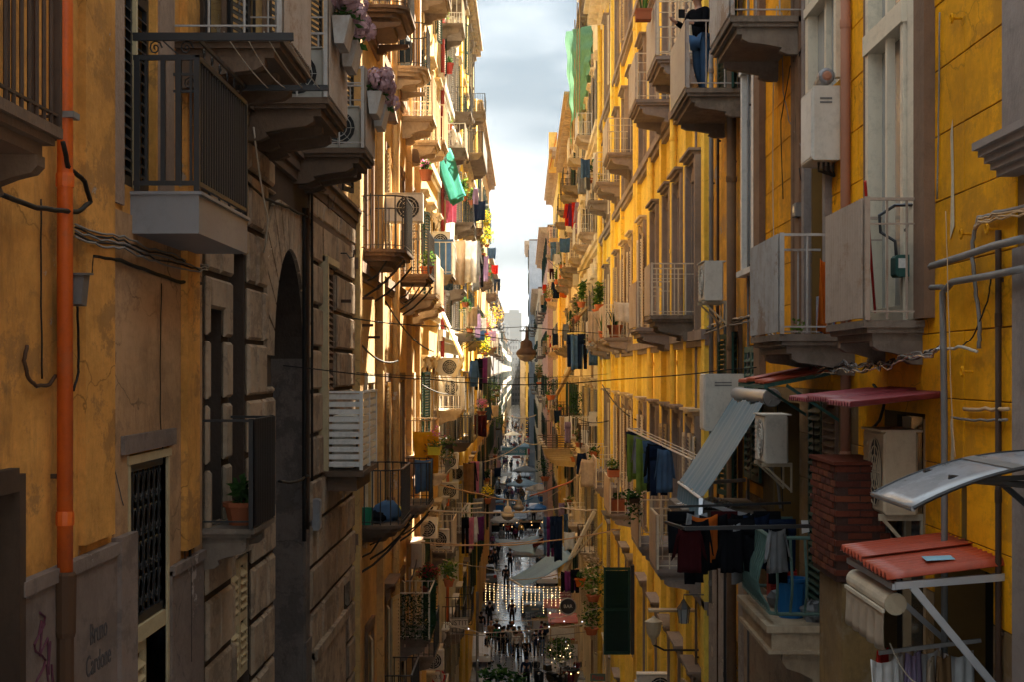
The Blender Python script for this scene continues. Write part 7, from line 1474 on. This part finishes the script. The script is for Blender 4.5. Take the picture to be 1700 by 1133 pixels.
# the man leaning on the balcony rail, upper right
o = person((2.72, 25.2, 4.24), -.9, 3, 'man in a dark jacket leaning on the balcony rail with a phone', 'cloth_black', 'cloth_denim', s=.95)
b = MB(); b.bbox(-.05, .05, -.42, -.40, 1.2, 1.33, .005); q = b.build('phone', M('rubber'), None, 'dark phone held by the man on the balcony', 'phone', at=(0,0,0)); q.parent = None; q.location = Vector((2.72-.36, 25.2-.26, 4.24+EYE-.12)); 
street_people = [  # px, foot y, facing, figure, label, jacket, trousers, hair, scale, bag
    (857, 1098, .1+pi, 0, 'woman in a pale jacket and black trousers seen from behind', 'cloth_white', 'cloth_black', 'hair_dark', 1.0, None), (807, 1102, pi/2+.2, 1, 'man striding in tan trousers and navy jacket', 'cloth_navy', 'cloth_tan', 'hair_dark', 1.03, None),
    (874, 1112, .3, 2, 'grey haired man in a dark coat walking', 'cloth_black', 'cloth_black', 'hair_grey', 1.04, None), (834, 1090, pi, 0, 'person in black beside the pale jacket', 'cloth_black', 'cloth_black', 'hair_dark', 1., None), (826, 1085, 0, 4, 'person in a dark green coat facing us', 'cloth_green', 'cloth_navy', 'hair_dark', 1., None),
    (842, 1089, .4, 3, 'person in grey near the group', 'cloth_grey', 'cloth_black', 'hair_dark', .98, None), (890, 1094, pi, 0, 'person in navy right of the grey haired man', 'cloth_navy', 'cloth_navy', 'hair_dark', 1., None), (900, 1090, pi-.3, 3, 'person in black at the right of the group', 'cloth_black', 'cloth_denim', 'hair_dark', .97, None),
    (815, 1080, 2.6, 4, 'bald man in olive behind the striding man', 'cloth_tan', 'cloth_black', 'skin', 1.02, None), (825, 1076, 2.9, 0, 'person in brown in the group', 'cloth_maroon', 'cloth_black', 'hair_dark', 1., None), (850, 1078, 0, 3, 'red haired woman behind the pale jacket', 'cloth_tan', 'cloth_black', 'terracotta', .97, None),
    (799, 1062, 0, 0, 'person in black at the left behind the group', 'cloth_black', 'cloth_grey', 'hair_dark', 1., None), (813, 1044, pi, 2, 'dark clad person walking away on the left', 'cloth_black', 'cloth_black', 'hair_dark', 1., None), (850, 1042, pi, 0, 'person in a brown coat standing under the light curtain', 'cloth_maroon', 'wood_dark', 'hair_dark', 1.05, None),
    (874, 1150, pi, 0, 'person in a navy hooded coat at the lower edge', 'cloth_navy', 'cloth_black', 'cloth_navy', 1.02, None), (822, 953, pi, 1, 'man in black walking away on the left', 'cloth_black', 'cloth_black', 'hair_dark', 1.22, None), (847, 955, pi, 4, 'person in black with hands in pockets walking away', 'cloth_black', 'cloth_black', 'hair_dark', 1.25, None),
    (840, 980, pi, 0, 'dark figure left of the blue awning', 'cloth_black', 'cloth_black', 'hair_dark', 1.1, None), (815, 955, .2, 0, 'dark figure beside the dark red car', 'cloth_black', 'cloth_black', 'hair_dark', 1.1, None), (843, 898, pi, 0, 'person in a red coat among the walkers', 'cloth_red', 'cloth_black', 'hair_dark', 1., None), (865, 897, pi, 0, 'person in a mustard coat among the walkers', 'cloth_yellow', 'cloth_black', 'hair_dark', 1., None),
    (858, 895, pi, 1, 'person in pale blue beside the mustard coat', 'cloth_denim', 'cloth_navy', 'hair_dark', 1.05, None), (850, 896, pi, 2, 'dark dressed person beside the red coat', 'cloth_black', 'cloth_black', 'hair_dark', 1., None), (832, 892, .5, 3, 'person in black left of the red coat', 'cloth_black', 'cloth_grey', 'hair_dark', 1., None), (886, 872, pi, 0, 'person in a tan coat standing by the stall', 'cloth_tan', 'cloth_black', 'hair_dark', 1.25, None),
    (824, 785, pi, 0, 'person in bright red far off on the left', 'cloth_red', 'cloth_black', 'hair_dark', 1.15, None), (848, 786, pi, 1, 'lone dark walker on the open paving', 'cloth_black', 'cloth_black', 'hair_dark', 1.25, None), (830, 785, 0, 0, 'dark person beside the bright red one', 'cloth_black', 'cloth_black', 'hair_dark', 1.1, None), (853, 858, pi, 0, 'person in teal near the pale lamp', 'cloth_turquoise', 'cloth_black', 'hair_dark', 1., None)]
for k, (px, py, ro, fg, lb, ja, tr, ha, s, bg_) in enumerate(street_people): person(on_street(px, py), ro, fg, lb, ja, tr, ha, s, bag=bg_)
rnd = random.Random(12); jk = ['cloth_black','cloth_navy','cloth_grey','cloth_grey','cloth_white','cloth_red','cloth_denim','cloth_white','cloth_tan','cloth_beige','cloth_orange','cloth_denim','cloth_purple']
cn = {'cloth_black':'black','cloth_navy':'navy','cloth_grey':'grey','cloth_maroon':'maroon','cloth_red':'red','cloth_denim':'pale blue','cloth_white':'white','cloth_tan':'tan','cloth_green':'green','cloth_orange':'orange','cloth_beige':'beige','cloth_purple':'purple'}
for zone, (x0, x1, y0, y1, n) in {'in the crowd before the market parasols': (828, 868, 812, 838, 26), 'in the far crowd under the banner': (826, 886, 770, 786, 14), 'in the distant crowd above the banner': (826, 886, 722, 752, 46), 'in the farthest crowd': (838, 868, 695, 720, 30), 'between the stalls': (815, 900, 900, 935, 8), 'by the near group': (815, 912, 1068, 1092, 9)}.items():
    for k in range(n):
        px, py = rnd.uniform(x0, x1), rnd.uniform(y0, y1); j = rnd.choice(jk)
        person(on_street(px, py), rnd.choice((0, pi, pi+.4, .5, pi/2)), rnd.randrange(6), 'person in a %s coat %s, %s %s' % (cn[j], zone, ('back','middle','front')[min(2, int(3*(py-y0)/(y1-y0)))], ('left edge','left half','right half','right edge')[min(3, int(4*(px-x0)/(x1-x0)))]), j, rnd.choice(['cloth_black','cloth_navy','cloth_denim','cloth_grey']), rnd.choice(['hair_dark','hair_dark','hair_grey','cloth_grey']), rnd.uniform(.93, 1.08), group='people '+zone)
# ================================================================ VEHICLES
CAR = {}
def car(at, rot, label, m, name='parked_car', L=3.9, Wd=1.66, H=1.46, plate='', van=False):
    o = thing(name, label, 'car' if not van else 'van', at); o.rotation_euler = (0, 0, rot); x, y, z = at
    key = (m, van)
    if key not in CAR:
        hl, hw = L/2, Wd/2
        if van: low = [(-hl,.35),(-hl,.9),(-hl+.05,1.0),(hl-.1,1.0),(hl,.8),(hl,.35)]; cab = [(-hl+.1,1.0),(-hl+.75,1.75),(hl-.1,1.8),(hl-.05,1.0)]
        else: low = [(-hl,.32),(-hl-.02,.62),(-hl+.1,.76),(-hl+.95,.90),(hl-.15,.93),(hl,.80),(hl,.32)]; cab = [(-hl+.85,.90),(-hl+1.5,1.38),(-hl+2.0,H),(hl-.75,H-.03),(hl-.1,.93)]
        def loft(poly, w0, w1, b):
            zc0 = min(p[1] for p in poly); zc1 = max(p[1] for p in poly); n = len(poly); vs = []
            for s in (-1, 1):
                for (yy, zz) in poly: t = (zz-zc0)/(zc1-zc0); vs.append((s*(w0+(w1-w0)*t), yy, zz))
            fs = [tuple(range(n))[::-1], tuple(range(n, 2*n))]+[(i, (i+1) % n, n+(i+1) % n, n+i) for i in range(n)]
            b.add(vs, fs)
        b = MB(); loft(low, hw, hw*.97, b); b.bbox(-hw*.98, hw*.98, -hl-.06, -hl+.1, .28, .55, .03); b.bbox(-hw*.98, hw*.98, hl-.1, hl+.06, .28, .55, .03)
        c = MB(); loft(cab, hw*.92, hw*.74, c)
        g = MB(); H2 = H if not van else 1.78
        y0, z0_, y1, z1_ = (-hl+.93, .94, -hl+1.48, 1.35) if not van else (-hl+.14, 1.05, -hl+.72, 1.68)
        for off in (-.012,): g.add([(-hw*.82, y0+off, z0_), (hw*.82, y0+off, z0_), (hw*.70, y1+off, z1_), (-hw*.70, y1+off, z1_)], [(0,1,2,3)])
        y2, y3 = (hl-.12, hl-.68); g.add([(-hw*.80, y2+.012, .97), (hw*.80, y2+.012, .97), (hw*.70, y3+.03, 1.38), (-hw*.70, y3+.03, 1.38)], [(3,2,1,0)])
        for s in (-1, 1):
            for a, d in ((-hl+1.15, -hl+2.0), (-hl+2.08, hl-.75)):
                g.add([(s*(hw*.905+.004), a, .98), (s*(hw*.905+.004), d, .98), (s*(hw*.78+.006), d-.05, H2-.12), (s*(hw*.78+.006), a+(.38 if a < -hl+1.5 and not van else .05), H2-.12)], [(0,1,2,3)])
        wh = MB(); hb = MB()
        W4 = []
        t = MB(); t.lathe((0,0,0), [(.18,-.09),(.29,-.09),(.31,-.06),(.31,.06),(.29,.09),(.18,.09)], 16, ax='x'); t2 = MB(); t2.lathe((0,0,0), [(.05,-.1),(.19,-.092),(.19,.092),(.05,.1)], 12, ax='x')
        hlm = MB(); hlm.blob((0,0,0), (.16,.05,.08), 8, 5, 0); tl = MB(); tl.box(-.1,.1,-.02,.02,-.12,.12)
        CAR[key] = (b.mesh('body', M(m)), c.mesh('cabin', M(m)), g.mesh('windows', M('car_glass')), t.mesh('tyre', M('rubber')), t2.mesh('rim', M('galvanised')), hlm.mesh('headlight', M('steel_bright')), tl.mesh('tail_light', M('plastic_red')))
    bo, ca, wi, ty, ri, he, ta = CAR[key]; hl, hw = L/2, Wd/2
    def ad(n, me, p=(0,0,0), par=None): c = bpy.data.objects.new(n, me); C.objects.link(c); c.parent = par or o; c.location = p; return c
    ad('body', bo); k = ad('cabin', ca); ad('windows', wi, par=k)
    for s in (-1, 1):
        for yy in (-hl+.75, hl-.7): w_ = ad('wheel', ty, (s*(hw-.08), yy, .31)); ad('rim', ri, par=w_)
        ad('headlight', he, (s*(hw-.25), -hl-.0, .66)); ad('tail_light', ta, (s*(hw-.14), hl+.0, .72))
        mb = ad('mirror', MB().box(-.08, .08, -.05, .05, -.05, .06).mesh('mirror', M(m)), (s*(hw+.06), -hl+1.25, .98))
    ad('number_plate', MB().box(-.26, .26, -.01, .01, -.055, .055).mesh('number_plate', M('paint_white')), (0, -hl-.075, .44)); ad('number_plate', MB().box(-.26, .26, -.01, .01, -.055, .055).mesh('number_plate', M('paint_white')), (0, hl+.075, .5))
    return o
mat('car_white', (.7,.71,.72), rough=.25, spec=.6); mat('car_blue', (.25,.38,.50), rough=.25, spec=.6); mat('car_red', (.12,.012,.02), rough=.25, spec=.6); mat('car_dark', (.012,.013,.017), rough=.25, spec=.6); mat('car_silver', (.36,.38,.40), rough=.25, metal=.5)
for px, py, ro, lb, m, vn in ((792, 1098, 0, 'white car parked at the left foot of the street', 'car_white', False), (886, 1016, .05, 'pale blue car under the glowing light curtain', 'car_blue', False), (806, 938, pi, 'dark red car parked on the left', 'car_red', False), (884, 848, pi, 'pale blue small van beyond the pale lamp', 'car_blue', True),
        (905, 935, 0, 'black car behind the blue awning', 'car_dark', False), (862, 870, 0, 'dark car beside the hanging lamp', 'car_dark', False), (872, 800, pi, 'dark car under the market parasols', 'car_dark', False), (820, 822, 0, 'dark van at the edge of the crowd', 'car_dark', True), (808, 968, pi, 'silver car parked on the left under the clothes', 'car_silver', False), (908, 970, 0, 'white car half hidden by the blue awning', 'car_white', False), (902, 905, 0, 'silver car beside the oval sign', 'car_silver', False), (822, 870, pi, 'white car parked left of the pale lamp', 'car_white', False), (888, 865, 0, 'white van parked right of the pale lamp', 'car_white', True), (828, 842, pi, 'pale blue car left of the far crowd', 'car_blue', False)):
    car(on_street(px, py), ro, lb, m, van=vn)
SCO = None
def scooter(at, rot, label, m='rubber'):
    o = thing('scooter', label, 'scooter', at, 'scooters parked at the lower right'); o.rotation_euler = (0, 0, rot)
    def ad(n, b, mm, p=(0,0,0), par=None): c = bpy.data.objects.new(n, b.mesh(n, M(mm))); C.objects.link(c); c.parent = par or o; c.location = p; return c
    for yy in (-.62, .6):
        t = MB(); t.lathe((0,0,0), [(.15,-.05),(.23,-.05),(.25,-.02),(.25,.02),(.23,.05),(.15,.05)], 14, ax='x'); w_ = ad('wheel', t, 'rubber', (0, yy, .25)); r = MB(); r.lathe((0,0,0), [(.03,-.04),(.15,-.03),(.15,.03),(.03,.04)], 10, ax='x'); ad('rim', r, 'galvanised', par=w_)
    b = MB(); b.prism([(-.05,.22),(.35,.22),(.85,.45),(.9,.75),(.4,.72),(.1,.66),(.05,.32),(-.35,.30),(-.5,.9),(-.56,.95),(-.60,.85),(-.45,.25)], 'x', -.14, .14); b.bbox(-.24,.24,-.56,-.50,.35,.9,.03); ad('body', b, m)
    b = MB(); b.bbox(-.15, .15, .1, .85, .73, .83, .03); ad('seat', b, 'rubber')
    b = MB(); b.tube([(-.32,-.4,1.02),(-.1,-.5,1.04),(.1,-.5,1.04),(.32,-.4,1.02)], .018, 6); b.tube([(0,-.5,1.04),(0,-.62,.25)], .03, 6); ad('handlebar', b, 'iron_black')
    for s in (-1, 1): b = MB(); b.tube([(s*.25,-.42,1.03),(s*.34,-.45,1.22)], .008, 4); b.blob((s*.36,-.45,1.26), (.07,.015,.045), 8, 5, 0); ad('mirror', b, 'iron_black')
    b = MB(); b.blob((0,-.6,.82), (.09,.05,.08), 8, 5, 0); ad('headlight', b, 'steel_bright')
    b = MB(); b.box(-.09,.09,.9,.93,.58,.66); ad('tail_light', b, 'plastic_red'); b = MB(); b.bbox(-.2,.2,.8,1.12,.85,1.15,.05); ad('top_case', b, m)
for px, py, ro, lb, m in ((893, 1142, .1, 'black scooter with top case at the lower edge, leftmost', 'rubber'), (925, 1148, .5, 'black scooter in the middle of the parked row', 'car_dark'), (948, 1142, -.4, 'dark scooter with a red body at the right of the row', 'car_red'), (962, 1136, 1.2, 'scooter half hidden at the right end of the row', 'car_silver')):
    scooter(on_street(px, py), ro, lb, m)
# ================================================================ MARKET
def parasol(at, r, h, label, m):
    x, y, z = at; o = thing('market_parasol', label, 'parasol', at, 'market parasols'); b = MB(); n = 8; ring = [(x+r*cos(2*pi*k/n+.39), y+r*sin(2*pi*k/n+.39), z+h) for k in range(n)]; top = (x, y, z+h+r*.38)
    b.add(ring+[top]+[(a, c, d-.16) for a, c, d in ring], [(k, (k+1) % n, n) for k in range(n)]+[(k+n+1, (k+1) % n+n+1, (k+1) % n, k) for k in range(n)]); b.build('canopy', M(m), o)
    MB().tube([(x, y, z), (x, y, z+h+r*.38)], .03, 6).build('pole', M('galvanised'), o); b = MB()
    for k in range(n): b.bar(Vector(top)-Vector((0,0,.05)), Vector(ring[k])-Vector((0,0,.03)), .02)
    b.build('rib', M('wood_pale'), o)
for (px, py, r, h, lb, m) in ((868, 838, 2.2, 2.5, 'large pale grey market parasol', 'awning_blue'), (872, 812, 2.0, 2.6, 'grey brown market parasol behind the large one', 'cloth_grey'), (880, 965, 1.6, 2.2, 'dark grey parasol left of the blue awning', 'cloth_grey'), (852, 742, 2.2, 2.8, 'far whitish parasol above the banner', 'cloth_white'), (893, 880, 1.3, 2.3, 'blue stall cover on the right', 'plastic_blue'), (838, 905, 1.5, 2.4, 'white market parasol left of the walkers', 'cloth_white'), (895, 845, 1.8, 2.4, 'cream market parasol right of the pale lamp', 'cloth_beige'), (835, 770, 2.0, 2.6, 'pale parasol left of the lone walker', 'cloth_white'), (872, 765, 2., 2.7, 'pale blue parasol below the banner', 'awning_blue')):
    parasol(on_street(px, py), r, h, lb, m)
def stall(at, w_, d, h, label, m, goods, seed, roof=None):
    x, y, z = at; o = thing('market_stall', label, 'market stall', at, 'market stalls'); rnd = random.Random(seed); b = MB()
    for a in (-1, 1):
        for c in (-1, 1): b.bar((x+a*w_/2, y+c*d/2, z), (x+a*w_/2, y+c*d/2, z+(h if roof else .8)), .05)
    b.box(x-w_/2, x+w_/2, y-d/2, y+d/2, z+.72, z+.80); b.build('table', M('wood_pale'), o); MB().box(x-w_/2, x+w_/2, y-d/2-.02, y-d/2, z+.1, z+.78).build('skirt', M(m), o)
    if roof: b = MB(); b.prism([(y-d/2-.3, z+h-.25), (y+d/2+.2, z+h+.1), (y+d/2+.2, z+h+.14), (y-d/2-.3, z+h-.2)], 'x', x-w_/2-.15, x+w_/2+.15); b.build('roof', M(roof), o)
    for k in range(goods):
        c = (x+(-.45+.9*k/(goods-1))*w_, y+rnd.uniform(-.4, .4)*d, z+.8); mm = rnd.choice(['terracotta','plastic_red','plastic_green','leaf_light','cloth_white','plastic_yellow','cloth_navy','wood_pale'])
        q = MB(); q.box(c[0]-.17, c[0]+.17, c[1]-.13, c[1]+.13, z+.8, z+.93); qo = q.build('crate', M('wood_pale'), None, ('first','second','third','fourth','fifth','sixth','seventh')[k]+' crate from the left on the '+' '.join(label.split()[:8]), 'crate', 'crates on the market stalls', at=c)
        q = MB()
        for t in range(10): q.blob((c[0]+rnd.uniform(-.13,.13), c[1]+rnd.uniform(-.1,.1), z+.94+rnd.uniform(0,.03)), .045, 5, 3, .1)
        q.build('goods', M(mm), qo)
for k, (px, py, w_, lb, m, rf) in enumerate(((800, 1000, 2, 'stall with boxes on the left under the light curtain', 'wood_dark', None), (798, 960, 2, 'stall with teal sheet on the left', 'cloth_turquoise', None), (880, 880, 2.2, 'black clothed table behind the walkers', 'cloth_black', None), (835, 885, 2.4, 'dark table on the left behind the walkers', 'cloth_black', None), (905, 905, 2, 'fruit stall on the right of the walkers', 'wood_pale', None), (925, 960, 2.0, 'stall with silver trays under the blue awning', 'galvanised', None),
        (942, 1090, 2.0, 'red roofed kiosk beside the scooters', 'paint_white', 'canopy_red'), (930, 1062, 1.8, 'second red roofed kiosk behind the first', 'paint_white', 'canopy_red'), (905, 1050, 1.6, 'low stall covered with glass trays', 'galvanised', None), (895, 835, 2, 'blue draped stall near the far van', 'plastic_blue', 'plastic_blue'), (822, 850, 2, 'blue covered stall left of the pale lamp', 'plastic_blue', None), (835, 815, 2, 'white covered stall left of the crowd', 'cloth_white', 'cloth_white'), (888, 815, 2, 'stall below the market parasols', 'cloth_white', None))):
    stall(on_street(px, py), w_, 1., 2.3, lb, m, 7, k, rf)
# sheet awning with rust pattern low in the street, second blue-grey cover
quad_cloth('market_cover', 'blue grey printed cover spread over the stalls', 'cover', [P(822, 898, 115), P(895, 893, 115), P(888, 925, 104), P(830, 905, 108)], 'awning_blue', 3, amp=.12)
quad_cloth('market_cover', 'striped reddish cover edge right of the printed cover', 'cover', [P(884, 905, 110), P(918, 884, 112), P(914, 893, 108), P(886, 912, 106)], 'cloth_maroon', 4, amp=.05)
# banner, signs
def sign(name, label, px0, py0, px1, py1, d, m, lines, fm='ink_black', size=.5, frame=None, rot=0, cat='sign'):
    a = P(px0, py0, d); c = P(px1, py1, d); o = thing(name, label, cat, ((a[0]+c[0])/2, d, c[2])); MB().box(a[0], c[0], d, d+.05, c[2], a[2]).build('board', M(m), o)
    for i, s_ in enumerate(lines):
        h = (a[2]-c[2])/len(lines); text(o, s_, ((a[0]+c[0])/2, d-.006, a[2]-h*(i+.5)), h*size, (pi/2, 0, 0), fm)
    if frame: b = MB(); t = .03; b.box(a[0]-t, c[0]+t, d-.01, d+.06, a[2], a[2]+t); b.box(a[0]-t, c[0]+t, d-.01, d+.06, c[2]-t, c[2]); b.build('frame', M(frame), o)
    return o
mat('banner_teal', (.14,.34,.40)); mat('ink_blue', (.03,.10,.3)); mat('flag_green', (.02,.25,.08)); mat('flag_red', (.55,.03,.03))
o = sign('banner', 'pale teal banner with lettering and an Italian flag over the far market', 833, 744, 880, 757, 195, 'banner_teal', ['Mercatino Rionale'], 'paint_white', .62)
for k, m in enumerate(('flag_green', 'paint_white', 'flag_red')): a = P(872+k*2.4, 746, 195); MB().box(a[0], a[0]+.165, 194.97, 194.99, a[2]-.72, a[2]).build('flag_stripe', M(m), o)
sign('shop_sign', 'small red sign under the banner', 851, 758, 864, 762, 196, 'plastic_red', ['ALIMENTARI'], 'paint_white', .7)
sign('shop_sign', 'white menu board with blue letter beside the parasols', 885, 806, 891, 816, 160, 'paint_white', ['i'], 'ink_blue', 1.)
sign('shop_sign', 'grey board with curved lettering low on the left', 749, 1028, 777, 1043, 56, 'ac_white', ['INSTITU'], 'ink_black', .8, 'grey_pipe')
sign('shop_sign', 'white oval sign on the right by the fruit stall', 903, 866, 922, 876, 80, 'paint_white', ['CAFFE'], 'plastic_red', .7)
sign('shop_sign', 'red and white striped sign under the magenta towel', 929, 985, 948, 993, 66, 'canopy_maroon', ['TRATTORIA'], 'paint_white', .6); sign('shop_sign', 'green sign with red lettering at the lower right', 980, 1120, 1005, 1132, 50, 'paint_green_grey', ['Pizze'], 'plastic_red', .8)
for k in range(5): sign('traffic_sign', ('topmost','second','third','fourth','lowest')[k]+' square sign in the column right of the far crowd', 873, 694+k*6.5, 878, 699+k*6.5, 190, 'tower_blue', ['A'], 'paint_white', .9)
x, y, z = P(943, 1008, 66); o = thing('shop_sign', 'round black shop sign with a pale rim on the right', 'sign', (x, y, z)); MB().lathe((x, y, z), [(.33, 0), (.33, .06)], 24, ax='y').build('disc', M('iron_black'), o); b = MB(); b.tube([(x+.33*cos(t*pi/12), y, z+.33*sin(t*pi/12)) for t in range(25)], .025, 5); b.build('rim', M('galvanised'), o); text(o, 'BAR', (x, y-.01, z), .2, (pi/2, 0, 0), 'paint_white')
x, y, z = P(727, 1125, 52); o = thing('traffic_sign', 'round red rimmed traffic sign at the lower edge on the left', 'traffic sign', (x, y, z-.5)); b = MB(); b.lathe((x, y, z), [(.24, 0), (.24, .02)], 24, ax='y'); b.build('rim', M('flag_red'), o); b = MB(); b.lathe((x, y-.008, z), [(.185, 0), (.185, .01)], 24, ax='y'); b.build('disc', M('paint_white'), o); text(o, '3,5', (x, y-.012, z+.0), .16, (pi/2, 0, 0), 'ink_black'); MB().tube([(x, y+.03, z-6), (x, y+.03, z+.3)], .03, 6).build('pole', M('grey_pipe'), o)
sign('traffic_sign', 'small blue plate under the round traffic sign', 722, 1141, 729, 1150, 52, 'plastic_blue', ['P'], 'paint_white', .8)
# plants at the lower edge, christmas tree behind the scooters, warm lamps
for k, (px, py, d, s_, lb) in enumerate(((812, 1135, 34, .3, 'dark green leaf tuft at the bottom edge, left'), (836, 1134, 34, .33, 'dark green leaf tuft at the bottom edge, middle'), (858, 1138, 34, .25, 'dark green leaf tuft at the bottom edge, right'))):
    potted(P(px, py+12, d), lb, .1, .05, 'bush', 'terracotta', 60+k, s_*.8, ('leaf_green', 'leaf_dark'), 'leaf tufts at the bottom edge', n=70, ls=.16)
x, y, z = on_street(930, 1125); o = thing('bushy_tree', 'leafy potted tree with small lights behind the scooters', 'tree', (x, y, z)); MB().tube([(x, y, z), (x+.05, y, z+.8), (x, y, z+1.3)], [.05, .04, .03], 6).build('trunk', M('wood_dark'), o); b = MB(); leaves(b, (x, y, z+1.5), (.85, .85, .75), 900, .16, random.Random(2), nm=3); b.build('crown', [M('leaf_green'), M('leaf_dark'), M('leaf_light')], o)
b = MB(); rnd = random.Random(9)
for k in range(14): b.blob((x+rnd.uniform(-.7,.7), y-.6+rnd.uniform(-.2,.2), z+1.4+rnd.uniform(-.6,.6)), .02, 4, 3, 0)
b.build('bulbs', E1, o)
E3 = emit('lamp_glow', (1, .62, .25), .12)
for k, (px, py, d) in enumerate(((917, 990, 66), (913, 1019, 64), (850, 876, 92), (836, 873, 92), (858, 869, 92), (883, 873, 92), (866, 876, 92), (882, 868, 92), (900, 868, 80), (828, 795, 150), (896, 878, 80), (960, 1118, 48), (948, 1120, 50))):
    c = P(px, py, d); b = MB(); b.blob(c, .022+.015*(k < 2), 6, 4, 0); o_ = b.build('stall_bulb', E3, None, 'warm glowing bulb over the stalls, '+('beside the round black sign','under the round black sign','left of the walkers in red and mustard','farthest left above the walkers','above the pale blue walker','right above the walkers','above the mustard coat','upper right over the black table','by the oval sign','by the white covered stall','under the oval sign','by the scooters','behind the scooters')[k], 'light bulb', at=c)
# scooter lamp glow, pipes and cement post at the lower left of the street
x, y, z = P(790, 800, 73); MB().box(x-.0, x+.12, y, y+.3, -17, -10).build('wall_strip', M('cement_old'), None, 'cement strip at the foot of the white house', 'wall', at=(x, y, -17))
for o in PROTO:
    for k in list(o.children):
        for g in list(k.children): bpy.data.objects.remove(g)
        bpy.data.objects.remove(k)
    bpy.data.objects.remove(o)
